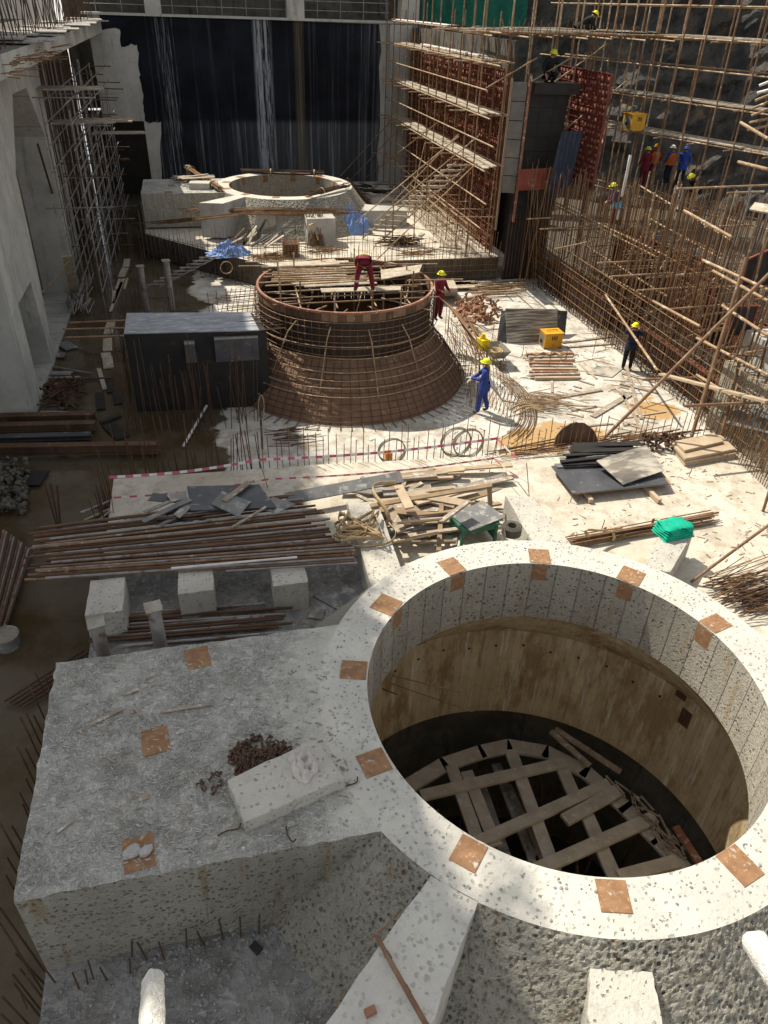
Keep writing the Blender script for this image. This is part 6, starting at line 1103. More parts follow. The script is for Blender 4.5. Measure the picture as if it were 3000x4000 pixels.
# wheelbarrow with coiled rope and a yellow machine beside it
wbp = W(1068, 790, Z=ZM) + V(.1, .2, 0); wb = thing('wheelbarrow', 'grey wheelbarrow loaded with coiled rope near the blue worker', 'wheelbarrow', wbp)
b4 = [wbp + V(x_, y_, .3) for x_, y_ in ((-.2, -.3), (.2, -.3), (.2, .35), (-.2, .35))]; t4 = [wbp + V(x_, y_, .62) for x_, y_ in ((-.36, -.5), (.36, -.5), (.33, .55), (-.33, .55))]
mb = MB(); mb.add(b4 + t4 + [p + V(0, 0, .0) for p in []], [(3, 2, 1, 0), (0, 1, 5, 4), (1, 2, 6, 5), (2, 3, 7, 6), (3, 0, 4, 7)]); mb.build('tray', 'wire_grey', wb)
mb = MB(); mb.tube([wbp + V(-.04, -.62, .18), wbp + V(.04, -.62, .18)], .18, 18); mb.build('wheel', 'rubber', wb)
for s_ in (-1, 1): MB().tube(curve([wbp + V(s_ * .08, -.62, .18), wbp + V(s_ * .2, -.2, .28), wbp + V(s_ * .26, .5, .5), wbp + V(s_ * .28, 1.0, .62)], 4), .02, 7).build('handle', 'tube_tan', wb, smooth=True); MB().tube([wbp + V(s_ * .22, .35, .3), wbp + V(s_ * .22, .4, 0)], .016, 6).build('leg', 'tube_tan', wb)
for k in range(7): r_ = .12 + .022 * k; MB().tube([wbp + V(r_ * math.cos(a), .05 + r_ * 1.2 * math.sin(a), .42 + .03 * (k % 3)) for a in [2 * PI * i / 24 for i in range(25)]], .02, 5, False).build('rope_coil', 'strap', wb, smooth=True)
ym = W(1046, 782, Z=ZM) + V(0, .3, 0); t = thing('site_mixer', 'small bright yellow machine on legs beside the wheelbarrow', 'machine', ym)
MB().box(ym + V(0, 0, .58), (.16, .2, .2), (V(.96, .28, 0), V(-.28, .96, 0), V(0, 0, 1))).build('housing', 'yellow_bright', t, bevel=.03); MB().tube([ym + V(-.05, 0, .76), ym + V(-.02, 0, .95)], [.11, .07], 12).build('hopper', 'yellow_bright', t)
for i in (-1, 1):
    for j in (-1, 1): bar('leg', ym + V(i * .17, j * .2, 0), ym + V(i * .12, j * .15, .42), .018, 'yellow_paint', t, 6)
bar('axle', ym + V(-.3, .2, .12), ym + V(.3, .2, .12), .015, 'cable_black', t, 6)
# ================================================================ far slab clutter
ZF = -1.55
bundle('far rebar bundle hanging over the front corner of the far ring platform', W(405, 366, Z=.25), W(478, 412, Z=.15), 26, .17, .018, 'rebar_rust', (.12, .8), seed=3)
bundle('dark rebar bundle lying along the back rim of the far ring', W(528, 375, Z=.28), W(692, 379, Z=.28), 30, .17, .018, 'rebar_dark', (.35, .92), seed=4)
bundle('dark tied bar bundle on the front right rim of the far ring', W(668, 424, Z=.2), W(752, 404, Z=.2), 24, .16, .016, 'rebar_dark', (.3, .95), seed=5); bundle('dark bar bundle hanging down right of the far ring', W(750, 395, Z=.0), W(800, 448, Z=-1.4), 20, .16, .018, 'rebar_dark', (), seed=6)
bundle('long bent rebar bundle lying over the blocks before the far ring', W(338, 487, Z=-.75), W(722, 468, Z=-.5), 24, .15, .014, 'rebar_rust', (), bend=.25, seed=7, sl=.7); bundle('second long bar bundle over the blocks before the far ring', W(460, 462, Z=-.45), W(715, 462, Z=-.5), 22, .16, .014, 'rebar_rust', (), bend=.12, seed=8, sl=.8)
for lab, xa, xb, yt, yb in (('left square concrete block before the far ring', 556, 598, 463, 518), ('right square concrete block before the far ring', 665, 726, 472, 530)):
    a_ = W(xa, yb, Z=ZF); b_ = W(xb, yb, Z=ZF); b_ = V(b_.x, a_.y, ZF); rough_block('concrete_block', lab, [V(a_.x, a_.y, -.35), V(b_.x, a_.y, -.35), V(b_.x, a_.y + 1.0, -.35), V(a_.x, a_.y + 1.0, -.35)], 1.2, 'grey_concrete')
a_ = W(778, 500, Z=ZF) + V(0, .9, 0); rough_block('concrete_block', 'long low concrete block right of the blue tarpaulin heap', [V(a_.x, a_.y, -.75), V(a_.x + 2.6, a_.y - .2, -.75), V(a_.x + 2.6, a_.y + .7, -.75), V(a_.x + .2, a_.y + 1.6, -.75)], .8, 'grey_concrete')
def tarp(label, c, sx, sy, h, seed, mat='tarp_blue'):
    R_ = random.Random(seed); mb = MB(); NX, NY = 40, 34; vs_ = []
    for i in range(NX + 1):
        for j in range(NY + 1):
            x_, y_ = 2 * i / NX - 1, 2 * j / NY - 1; e = max(0, 1 - math.hypot(x_, y_) ** 1.6); n1 = mathutils.noise.fractal(V(x_ * 2.2 + seed, y_ * 2.2, seed), .8, 2.2, 5); n2 = abs(mathutils.noise.noise(V(x_ * 4 + seed, y_ * 4, 3)))
            vs_.append(Vector(c) + V(x_ * sx * (1 + .2 * n1), y_ * sy, max(0, h * e * (.75 + .6 * n1) + .16 * n2 * (e > 0))))
    mb.add(vs_, [(i * (NY + 1) + j, (i + 1) * (NY + 1) + j, (i + 1) * (NY + 1) + j + 1, i * (NY + 1) + j + 1) for i in range(NX) for j in range(NY)]); return mb.build('tarpaulin', mat, label=label, cat='tarpaulin')
tarp('big crumpled blue tarpaulin heap right of the far ring', W(762, 503, Z=ZF) + V(0, .3, 0), 1.05, .8, 1.35, 1); tarp('blue tarpaulin heap at the edge left of the drum', W(490, 552, Z=ZF) + V(.1, .2, 0), .95, .6, .5, 2)
for k, (x, y, n) in enumerate(((680, 528, 34), (585, 560, 22), (865, 530, 46), (705, 545, 16), (900, 550, 16))):
    c = W(x, y, Z=ZF); t = thing('rebar_heap', ['upright leaning bar bundle tied with strap against a far block', 'low bar bundle left of the rusty basket', 'dark heap of bars on the far slab near the ladder', 'small heap of bars before the leaning bundle', 'scattered bars right of the dark heap'][k], 'rebar', c); lst = []
    for i in range(n):
        if k == 0: lst.append((c + V(jit(.45), -.3 + jit(.2), .02), c + V(jit(.5), .3 + jit(.15), 1.35 + jit(.2)), .018))
        else: a = jit(.5) + (.2 if k == 1 else 0); d = V(math.cos(a), math.sin(a), jit(.12)) * rnd.uniform(.4, 1.0); o_ = c + V(jit(.5), jit(.3), rnd.uniform(.05, .42 if k == 2 else .2)); lst.append((o_ - d, o_ + d, .016))
    bars(lst, 'bar', 'rebar_rust' if k != 2 else 'rebar_dark', t)
    if k in (0, 1): MB().ribbon(curve([c + V(-.3, -.3, .95), c + V(-.1, -.35, 1.0), c + V(.05, -.3, .6), c + V(.1, -.4, .3)] if k == 0 else [c + V(-.4, -.2, .1), c + V(-.3, 0, .3), c + V(-.2, .2, .1)]), .09, (.5, .5, .5), .012).build('strap', 'strap', t, smooth=True)
bk = W(628, 552, Z=ZF); t = thing('steel_basket', 'rusty wire basket full of scrap before the far blocks', 'basket', bk)
bars([(bk + V(-.35, -.35, z_), bk + V(.35, -.35, z_), .013) for z_ in [.08 * i for i in range(1, 11)]] + [(bk + V(x_, -.36, 0), bk + V(x_, -.36, .85), .014) for x_ in (-.36, -.18, 0, .18, .36)] + [(bk + V(s_ * .36, -.35, z_), bk + V(s_ * .36, .35, z_), .013) for s_ in (-1, 1) for z_ in [.1 * i for i in range(1, 9)]], 'wire', 'scrap_orange', t); MB().box(bk + V(0, 0, .3), (.32, .32, .28)).build('scrap_load', 'rust_scrap', t); MB().tube([bk + V(-.3, .3, .85), bk + V(-.3, .3, 1.15), bk + V(.3, .3, 1.15), bk + V(.3, .3, .85)], .02, 6).build('lifting_loop', 'cable_black', t)
for k in range(26): x0, y0 = rnd.uniform(495, 580), rnd.uniform(490, 535); a_ = W(x0, y0, Z=ZF + rnd.uniform(.05, .5)); ang = rnd.choice((.9, .6, 1.2)) + jit(.3); d = V(math.cos(ang), .2, math.sin(ang) * .7) * rnd.uniform(.4, 1.1); board('leaning_board', a_, a_ + d, .15, .04, rnd.choice(('wood_dusty', 'wood_grey', 'scaff_board', 'form_black')), label='loose board leaning against the far blocks', cat='board', group='boards leaning at the far blocks')
for k in range(60):
    x0, y0 = rnd.uniform(800, 1080), rnd.uniform(400, 560); a_ = W(x0, y0, Z=ZF + .03)
    if a_.x > 12.6 or a_.y < 33.3 or math.hypot(a_.x - C3[0], a_.y - C3[1]) < 4.6: continue
    ang = jit(1.6); d = V(math.cos(ang), math.sin(ang), 0) * rnd.uniform(.3, 1.4); (board('slab_board', a_, a_ + d, .18, .04, rnd.choice(('wood_dusty', 'wood_grey', 'scaff_board')), label='loose board lying on the far slab', cat='board', group='boards on the far slab') if k % 2 else bar('loose_rebar', a_, a_ + d, .013, 'rebar_rust', None, 5, label='loose bar lying on the far slab', cat='rebar', group='bars on the far slab'))
for k in range(16): x0, y0 = rnd.uniform(745, 850), rnd.uniform(395, 425); a_ = W(x0, y0, Z=ZF + rnd.uniform(0, .5)); d = V(rnd.uniform(.5, 1.4), jit(.6), jit(.2)); board('dark_offcut', a_, a_ + d, .3, .05, rnd.choice(('form_black', 'wood_grey', 'ply_dark')), label='dark offcut in the shaded heap by the back wall', cat='offcut', group='dark offcuts by the back wall')
for k in range(60): y_ = 33.4 + (k % 30) * .3; bar('tied_bar', (11.3 + (k // 30) * .9 + jit(.1), y_, -1.5), (11.35 + (k // 30) * .9 + jit(.1), y_ + jit(.1), -.1 + jit(.3)), .012, 'tube_tan', None, 5, label='short upright bar under the right-hand scaffold', cat='rebar', group='short bars under the scaffold')
for k in range(14): z_ = -1.3 + (k % 5) * .3; x_ = 11.2 + (k // 5) * .5; bar('tied_bar', (x_, 33.2, z_), (x_ + jit(.1), 42 + jit(2), z_ + .05), .016, 'tube_tan', None, 5, label='long level bar low under the right-hand scaffold', cat='rebar', group='level bars under the scaffold')
for k in range(12): board('stack_board', W(650 * 0 + 380 + jit(20), 383 + jit(4), Z=.15 + .03 * k), W(455 + jit(10), 380 + jit(4), Z=.15 + .03 * k), .18, .03, rnd.choice(('wood_grey', 'wood_dusty')), label='grey board in the small stack on the far platform', cat='board', group='boards on the far platform')
MB().box(W(432, 400, Z=.25), (.5, .35, .15), (V(.98, -.15, 0), V(.15, .98, 0), V(0, 0, 1))).build('concrete_slab', 'block_concrete', label='small pale concrete slab on the far ring platform', cat='concrete slab')
# ================================================================ left scaffolds and the muddy channel
ls_ = thing('scaffold', 'dark tube scaffold crowded along the left building wall', 'scaffold', (-4.6, 40, -2.6)); lst = []
for i in range(11):
    for x_ in (-5.1, -4.2): y_ = 31.5 + i * 1.7; lst.append(((x_ + jit(.1), y_ + jit(.2), -2.6), (x_ + jit(.12), y_ + jit(.2), 4.6 + jit(1.2)), .028))
for z_ in [-1.9 + i * .75 for i in range(10)]:
    for x_ in (-5.05, -4.15): lst.append(((x_, 31 + jit(.6), z_ + jit(.08)), (x_ + jit(.1), 49 + jit(.6), z_ + jit(.08)), .026))
for i in range(34): y_ = rnd.uniform(31.5, 49); z_ = -1.9 + rnd.randrange(10) * .75; lst.append(((-5.9 + jit(.3), y_, z_), (-3.5 + jit(.4), y_ + jit(.2), z_ + jit(.05)), .026))
bars(lst[:52], 'scaffold_standard', 'tube_grey', ls_, 6); bars(lst[52:], 'scaffold_tube', 'rebar_mid', ls_, 6)
for (y_, z_, n, x0) in ((33.5, 5.0, 5, -5.6), (35, 3.7, 4, -5.4), (38, 3.4, 4, -4.9), (42, 2.4, 3, -4.7)):
    for k in range(n): board('plank', (x0, y_ + k * .27, z_), (x0 + 2.4 + jit(.3), y_ + k * .27 + jit(.1), z_ + .02), .24, .05, 'wood_dusty', ls_)
rl_ = thing('rebar_wall', 'dark upright rebar along the recessed left wall', 'rebar', (-5.9, 42, -2.6)); bars([((-6.1 + jit(.08), 34.6 + i * .17, -2.6), (-6.0 + jit(.1), 34.6 + i * .17, 5.9 + jit(.8)), .018) for i in range(90)], 'bar', 'rebar_dark', rl_)
for a_, b_ in (((275, 1240 / 1.0), (455, 1020)),): bar('leaning_pole', WT(275, 235, 0, 1000, Z=-1.2), WT(452, 25, 0, 1000, X=-4.9), .03, 'tube_tan', None, 7, label='pale pole leaning across the left wall recess', cat='pole')
board('white_board', WT(490, 270, 0, 1000, Z=-2.5), WT(435, 0, 0, 1000, X=-5.0), .35, .04, 'scaff_board', label='long white board leaning on the far end of the left wall', cat='board')
bar('leaning_pole', WT(245, 935, 0, 0, X=-5.2), WT(455, 1640, 0, 0, Z=-2.5), .04, 'rebar_dark', None, 7, label='dark pole leaning on the end of the left wall', cat='pole')
GB = 'stepping boards in the channel'
for i, (q0, q1, w_) in enumerate((((805, 10), (845, 10), 0), ((650, 690), (720, 690), 0))): pass
for x0, y0, x1, y1, w_ in ((825, 20, 815, 70, .28), (812, 78, 785, 135, .3), (775, 150, 755, 215, .12), (800, 150, 735, 310, .14), (825, 145, 805, 215, .1), (740, 225, 735, 300, .14), (790, 170, 715, 360, .12), (720, 430, 700, 505, .32), (697, 535, 697, 615, .32), (685, 628, 690, 655, .34), (695, 655, 705, 728, .34), (640, 730, 680, 865, .14), (712, 800, 712, 885, .2), (645, 885, 655, 995, .25), (760, 870, 770, 960, .3), (700, 1090, 800, 1180, .4)):
    dark = y0 > 790; board('stepping_board', WT(x0, y0, 0, 1000, Z=-2.56), WT(x1, y1, 0, 1000, Z=-2.56), w_, .04, 'form_black' if dark else 'scaff_board', label=('soaked dark board lying in the muddy channel' if dark else 'pale stepping board laid in the muddy channel'), cat='board', group='soaked boards in the channel' if dark else GB)
for i, (x0, x1, y_, h_) in enumerate(((-30, 362, 905, .2), (-30, 362, 925, .2), (-30, 335, 945, .12), (-30, 345, 975, .26))):
    a_, b_ = W(x0, y_ + 6, Z=-2.5 + .02), W(x1 if i < 2 else x1, y_ + 2, Z=-2.5 + .02)
    if i < 2: b_ = W(208, y_, Z=-2.48)
    elif i == 2: b_ = W(198, y_, Z=-2.5)
    else: b_ = W(343, y_, Z=-2.48)
    mb = MB(); d = (b_ - a_).normalized(); s_ = V(-d.y, d.x, 0); c = (a_ + b_) / 2; L = (b_ - a_).length / 2; hh = h_ / 2
    mb.box(c + V(0, 0, hh * 2), (L, .12, .012), (d, s_, V(0, 0, 1))); mb.box(c + V(0, 0, hh), (L, .01, hh), (d, s_, V(0, 0, 1))); mb.box(c, (L, .12, .012), (d, s_, V(0, 0, 1))); mb.build('steel_beam', 'form_rust' if i != 2 else 'ply_dark', label=['rearmost dark steel beam lying at the left edge', 'second dark steel beam from the rear at the left edge', 'shorter flat grey steel beam at the left edge', 'nearest and longest dark steel beam at the left edge'][i], cat='steel beam')
bkt = W(18, 1395, Z=-2.6); t = thing('tub', 'round grey plastic tub at the left edge of the channel', 'tub', bkt); MB().lathe([(.22, 0), (.26, .3), (.24, .3), (.2, .02)], bkt, 28).build('shell', 'ply_grey', t, smooth=False); MB().lathe([(.01, .27), (.24, .27)], bkt, 28, False).build('water', 'wire_grey', t)
mb = MB(); R_ = random.Random(8)
for k in range(260): p = W(R_.uniform(-40, 62), R_.uniform(1010, 1112), Z=-2.58); q_ = max(0, 1 - abs(p.x + 5.6) / 1.3); mb.blob(p + V(0, 0, R_.uniform(0, .4) * q_), R_.uniform(.04, .1), k, 1, .35)
mb.build('rubble_heap', 'stone_dark', kind='stuff', label='heap of dark rubble at the left edge', cat='rubble')
for k in range(70): R_ = random.Random(k + 50); x0, y0 = R_.uniform(95, 178), R_.uniform(818, 880); p = W(x0, y0, Z=-2.55 + R_.uniform(0, .25)); u = V(R_.gauss(0, 1), R_.gauss(0, 1), R_.gauss(0, .4)).normalized() * R_.uniform(.1, .3); bar('scrap_bar', p - u, p + u, R_.uniform(.015, .04), 'rebar_dark', None, 6, label='dark scrap piece in the heap by the left pier', cat='scrap', group='scrap heap by the left pier')
for x0, y0, x1, y1, w_, m_ in ((230, 760, 465, 760, .3, 'wood_grey'), (295, 790, 520, 785, .1, 'wood_grey'), (270, 1000, 415, 990, .2, 'ply_dark'), (260, 1010, 600, 1020, .12, 'wood_dusty'), (400, 800, 730, 790, .08, 'rebar_dark'), (400, 560, 465, 600, .45, 'ply_grey'), (365, 645, 420, 640, .4, 'ply_grey'), (330, 715, 590, 760, .06, 'tube_grey'), (130, 1440, 290, 1440, .7, 'form_black'), (230, 830, 400, 830, .25, 'form_red'), (650, 1080, 780, 1035, .14, 'form_black')): board('channel_board', WT(x0, y0, 0, 1000, Z=-2.54), WT(x1, y1, 0, 1000, Z=-2.53), w_, .04, m_, label='old board or bar lying beside the muddy channel', cat='board', group='old boards beside the channel')
for k in range(60): R_ = random.Random(k); x0, y0 = R_.uniform(430, 580), R_.uniform(190, 380); a_ = WT(x0, y0, 0, 1000, Z=-2.55 + R_.uniform(0, .3)); d = V(jit(.3), R_.uniform(.3, 1.2), R_.uniform(0, .4)); bar('stick', a_, a_ + d, .02, 'wood_grey', None, 5, label='thin stick in the pile at the end of the left wall', cat='stick', group='stick pile at the left wall end')
for k in range(3): bar('leaning_rod', W(95 + k * 14, 1040 + k * 4, Z=-1.4), W(125 + k * 3, 1145, Z=-2.6), .022, 'rebar_dark', None, 6, label='dark rod standing askew near the slab corner', cat='rod', group='askew rods near the slab corner')
for k in range(14): p = V(-2.8 + jit(.05), 14.2 + k * .14, -2.6); dowel(tuple(p), 1.3 + rnd.uniform(0, .8), (jit(.15), jit(.1)), .012, 'rebar_dark', 'dark rebar at the left corner of the near slab', 'rebar at the near slab corner')
for k in range(18): a_ = W(170 + rnd.uniform(0, 120), 1090 + rnd.uniform(0, 40), Z=-2.3 + rnd.uniform(0, .7)); ang = rnd.choice((.4, .8, .2)) + jit(.3); d = V(math.cos(ang), math.sin(ang) * .5, jit(.3)) * rnd.uniform(.3, .9); bar('leaning_batten', a_, a_ + d, .03, rnd.choice(('wood_grey', 'rebar_dark', 'wood_dusty')), None, 4, label='old batten or rod piled at the left corner of the near slab', cat='batten', group='battens at the near slab corner')
R_ = random.Random(21); mb = MB(); mw = MB()
cl_ = [(R_.uniform(5, 14.2), R_.uniform(16.4, 31), -2.6, R_.uniform(.5, 1.6)) for _ in range(26)] + [(R_.uniform(3, 13), R_.uniform(10.5, 15.4), -1.55, R_.uniform(.4, 1.3)) for _ in range(16)]
for k in range(1900):      # crumbs and litter trodden over both floors, thicker where work was done
    cx_, cy_, z_, sg = cl_[R_.randrange(len(cl_))]; x_, y_ = R_.gauss(cx_, sg), R_.gauss(cy_, sg * .7)
    if z_ < -2 and not (3 < x_ < 14.6 and 16.2 < y_ < 32.4) or z_ > -2 and not (2.6 < x_ < 13.1 and 9.8 < y_ < 15.2): continue
    if math.hypot(x_ - C1[0], y_ - C1[1]) < 4.9 or math.hypot(x_ - C2[0], y_ - C2[1]) < 4.2: continue
    if k % 3: mb.blob((x_, y_, z_), R_.uniform(.008, .03), k, 1, .35, (1, 1, .6))
    else: a = R_.uniform(0, 3.14); u = V(math.cos(a), math.sin(a), R_.uniform(-.1, .1)); mw.box((x_, y_, z_ + .01), (R_.uniform(.02, .1), R_.uniform(.005, .018), .006), (u, V(-u.y, u.x, 0), V(0, 0, 1)))
mb.build('floor_crumbs', 'stone', kind='stuff', label='concrete crumbs strewn over the bright floors', cat='crumbs'); mw.build('floor_litter', 'wood_dusty', kind='stuff', label='small wood litter strewn over the bright floors', cat='litter')
# dark doorway rods, cables on the channel
for i, pts in enumerate((((650, 115), (700, 135), (760, 125), (800, 110), (850, 90), (870, 40)), ((400, 545), (520, 610), (600, 638), (700, 630), (800, 605)))): MB().tube(curve([WT(*p, 0, 1000, Z=-2.55) for p in pts], 6), .014, 5).build('cable', 'cable_black', smooth=True, label=['black cable looping over the far channel boards', 'black cable crossing the channel to the box form'][i], cat='cable')
lad = thing('ladder', 'fallen tube ladder lying in the shade behind the box form', 'ladder', WT(960, 210, 0, 1000, Z=-2.5)); A_, B_ = WT(955, 205, 0, 1000, Z=-2.4), WT(1335, 5, 0, 1000, Z=-1.3)
for s_ in (0, .5): bar('stringer', A_ + V(s_, 0, 0), B_ + V(s_, 0, 0), .03, 'tube_grey', lad, 7)
for k in range(9): p = lerp(A_, B_, (k + .5) / 9); bar('rung', p + V(-.15, 0, .04), p + V(.65, 0, .04), .04, 'tube_grey', lad, 7)
MB().tube([W(489 + 13 * math.cos(a), 578 - 13 * math.sin(a), Y=33.5) for a in [2 * PI * i / 24 for i in range(25)]], .025, 5).build('hose_ring', 'tube_tan', smooth=True, label='pale hose ring hanging on the rebar grid left of the drum', cat='hose')
MB().tube([W(564 + 6 * math.cos(a), 880 - 26 * math.sin(a), Y=18.2) for a in [2 * PI * i / 24 for i in range(25)]], .018, 5).build('wire_ring', 'wire_grey', smooth=True, label='wire ring hung on a tall bar left of the drum foot', cat='wire')
bar('upright_bar', W(567, 970, Z=-2.6), W(560, 850, Y=18.2), .03, 'rebar_dark', None, 6, label='tall dark bar with a wire ring left of the drum foot', cat='rebar')
bar('white_pipe', WT(1190, 1230, 0, 1000, Z=-2.5), WT(1385, 890, 0, 1000, Z=-2.5), .04, 'tube_white', None, 8, label='long pale pipe lying in the water before the box form', cat='pipe')
for k in range(26): x0, y0 = rnd.uniform(1030, 1140), rnd.uniform(1675, 1745); a_ = W(x0 * .553, y0 * .553, Z=-2.5 + rnd.uniform(0, .2)); d = V(1, jit(.25), jit(.05)) * rnd.uniform(.4, 1.1); bar('loose_rebar', a_, a_ + d, .012, 'rebar_dark', None, 5, label='dark bar in the small pile before the drum', cat='rebar', group='small bar pile before the drum')
# ================================================================ people
def person(label, foot, yaw, shirt, trousers, helmet, pose='stand', scale=1., shoes='boots', glove=False, vest=None, belt=None, legs=True, arms=None, head_turn=0., bend=0., kneel=False):
    """one skinned body; local frame: +y is where the person faces, z up; joints in metres for a 1.72 m person"""
    foot = Vector(foot); t = thing('person', label, 'person', foot)
    ca, sa = math.cos(yaw), math.sin(yaw)
    hip = V(0, 0, .92); b = bend
    def up(h, side=0, fwd=0): # point on the bent torso at height h above the hip
        return V(side, hip.y + h * math.sin(b) + fwd * math.cos(b), hip.z + h * math.cos(b) - fwd * math.sin(b))
    L = {}
    if pose == 'walk': ft = {1: (V(.1, -.22, .50), V(.1, -.34, .09), V(.11, -.2, .045)), -1: (V(-.1, .12, .50), V(-.1, .16, .09), V(-.11, .32, .045))}
    elif pose == 'step': ft = {1: (V(.12, -.04, .49), V(.13, -.14, .09), V(.15, .0, .045)), -1: (V(-.1, .1, .50), V(-.12, .1, .09), V(-.14, .25, .045))}
    elif pose == 'wide': ft = {1: (V(.2, .06, .49), V(.25, -.02, .09), V(.3, .12, .045)), -1: (V(-.2, .06, .49), V(-.25, -.02, .09), V(-.3, .12, .045))}
    elif pose == 'crouch': hip = V(0, -.12, .42); ft = {1: (V(.17, .28, .46), V(.14, .02, .09), V(.15, .16, .045)), -1: (V(-.17, .26, .46), V(-.14, 0, .09), V(-.15, .14, .045))}
    else: ft = {1: (V(.11, .03, .49), V(.12, -.02, .09), V(.14, .12, .045)), -1: (V(-.11, .02, .49), V(-.12, -.03, .09), V(-.14, .11, .045))}
    J = [hip, up(.18), up(.36), up(.49), up(.57), up(.66, 0, .02), up(.76, 0, .02)]; Rd = [(.175, .145), (.16, .13), (.195, .14), (.13, .11), (.055, .055), (.085, .095), (.06, .07)]
    E_ = [(0, 1), (1, 2), (2, 3), (3, 4), (4, 5), (5, 6)]; reg = ['t', 's', 's', 's', 'k', 'k', 'k']
    def chain(par, pts):
        p_ = par
        for p, r_, g in pts: J.append(p); Rd.append((r_, r_) if not isinstance(r_, tuple) else r_); reg.append(g); E_.append((p_, len(J) - 1)); p_ = len(J) - 1
        return p_
    for s_ in (1, -1): k_, a_, toe = ft[s_]; chain(0, [(V(s_ * .10, hip.y, hip.z - .06), .115, 't'), (k_, .085, 't'), (a_ + V(0, 0, .03), .07, 't'), (a_ + V(0, .02, -.03), .045, 'b'), (toe, (.042, .035), 'b')])
    arms = arms or {1: (V(.27, 0, 1.18), V(.27, .16, 1.0)), -1: (V(-.27, 0, 1.18), V(-.27, .14, .98))}
    hands = {}
    for s_ in (1, -1):
        e_, h_ = arms[s_]; sh = up(.46, s_ * .19); d = (h_ - e_).normalized(); wr = chain(3, [(sh, .082, 's'), (e_, .062, 's'), (h_ - d * .03, .047, 's'), (h_ + d * .02, .03, 'h'), (h_ + d * .075, (.04, .022), 'h')])
        side = d.cross(V(0, 0, 1)); side = side.normalized() if side.length > .1 else V(1, 0, 0)
        for q_, ln in ((-.027, .07), (-.009, .085), (.009, .08), (.027, .062)): base = h_ + d * .08 + side * q_; chain(wr, [(base, .0095, 'h'), (base + d * ln * .55 - V(0, 0, .012), .0085, 'h'), (base + d * ln * .8 - V(0, 0, .034), .007, 'h')])
        chain(wr - 1, [(h_ + d * .045 + side * s_ * -.04, .011, 'h'), (h_ + d * .085 + side * s_ * -.055 - V(0, 0, .012), .009, 'h')])
    me = bpy.data.meshes.new('body_cage'); me.from_pydata(J, E_, []); ob = bpy.data.objects.new('body_cage', me); COL.objects.link(ob)
    sk = ob.modifiers.new('skin', 'SKIN'); 
    lay = me.skin_vertices[0] if me.skin_vertices else None
    if lay is None: bpy.context.view_layer.update()
    for i, r_ in enumerate(Rd): me.skin_vertices[0].data[i].radius = r_
    me.skin_vertices[0].data[0].use_root = True
    sub = ob.modifiers.new('sub', 'SUBSURF'); sub.levels = 1; sub.render_levels = 1
    dg_ = bpy.context.evaluated_depsgraph_get(); ev = ob.evaluated_get(dg_); em = ev.to_mesh(); vs_ = [v_.co.copy() for v_ in em.vertices]; fs = [tuple(p.vertices) for p in em.polygons]; ev.to_mesh_clear(); bpy.data.objects.remove(ob); bpy.data.meshes.remove(me)
    # facial relief: nose, brow, chin, ears pushed out of the head
    mi = []; segs = [(J[a], J[c_], reg[c_]) for a, c_ in E_]
    def near(p):
        best = None
        for a, c_, g in segs:
            ab = c_ - a; t_ = max(0, min(1, (p - a).dot(ab) / max(1e-9, ab.length_squared))); dd = (p - a - ab * t_).length
            if best is None or dd < best[0]: best = (dd, g)
        return best[1]
    key = {'t': 0, 's': 1, 'k': 2, 'h': 3, 'b': 4}
    for f_ in fs: mi.append(key[near(sum((vs_[i] for i in f_), Vector()) / len(f_))])
    hd = J[5]; fd = V(math.sin(head_turn), math.cos(head_turn) * math.cos(b * .6), -math.sin(b * .6)).normalized(); hu = (J[6] - J[5]).normalized(); hu = (hu - fd * hu.dot(fd)).normalized(); hs_ = fd.cross(hu)
    mb = MB(); mb.v = vs_; mb.f = fs; mb.mi = mi; mb.cur = 2
    mb.tube([hd + fd * .085 + hu * .02, hd + fd * .112 - hu * .012, hd + fd * .09 - hu * .02], [.009, .015, .008], 6)           # nose
    for s_ in (1, -1): mb.blob(hd + hs_ * s_ * .088 - hu * .0, .026, 1, 1, 0, (.4, .7, 1))                                       # ears
    mb.cur = 5
    for s_ in (1, -1): mb.blob(hd + fd * .09 + hs_ * s_ * .033 + hu * .028, .010, 1, 1, 0)                                       # eyes
    mb.cur = 2; mb.tube([hd + fd * .088 - hu * .045 - hs_ * .022, hd + fd * .094 - hu * .047, hd + fd * .088 - hu * .045 + hs_ * .022], .006, 5)  # mouth
    xf = lambda p: V(foot.x + (p.x * ca - p.y * sa) * scale, foot.y + (p.x * sa + p.y * ca) * scale, foot.z + p.z * scale)
    def put(mb_, nm, mat, par=t): mb_.v = [xf(p) for p in mb_.v]; return mb_.build(nm, mat, par, smooth=True)
    put(mb, 'body', ['cloth_' + trousers, 'cloth_' + shirt, 'skin', 'glove' if glove else 'skin', shoes, 'hair'])
    hm = MB(); n = 20; hc_ = hd + hu * .055; prof = [(0, .105), (.05, .098), (.09, .07), (.115, .02), (.118, -.005), (.15, -.012), (.148, -.022), (.11, -.016)]
    vs2 = []
    for i in range(n):
        a = 2 * PI * i / n
        for r_, z_ in prof: ex = 1.28 if r_ > .14 and math.cos(a) > .3 else 1.08; vs2.append(hc_ + fd * math.cos(a) * r_ * ex + hs_ * math.sin(a) * r_ + hu * z_)
    k = len(prof); hm.add(vs2, [(i * k + j, ((i + 1) % n) * k + j, ((i + 1) % n) * k + j + 1, i * k + j + 1) for i in range(n) for j in range(k - 1)]); put(hm, 'helmet', 'helmet_' + helmet)
    hm = MB().lathe([(.095, -.05), (.1, .0), (.098, .02), (.09, .0)], (0, 0, 0), 16); hm.v = [hd + fd * (p.x - .012) + hs_ * p.y * .92 + hu * (p.z + .03) for p in hm.v if True]; put(hm, 'hair', 'hair')
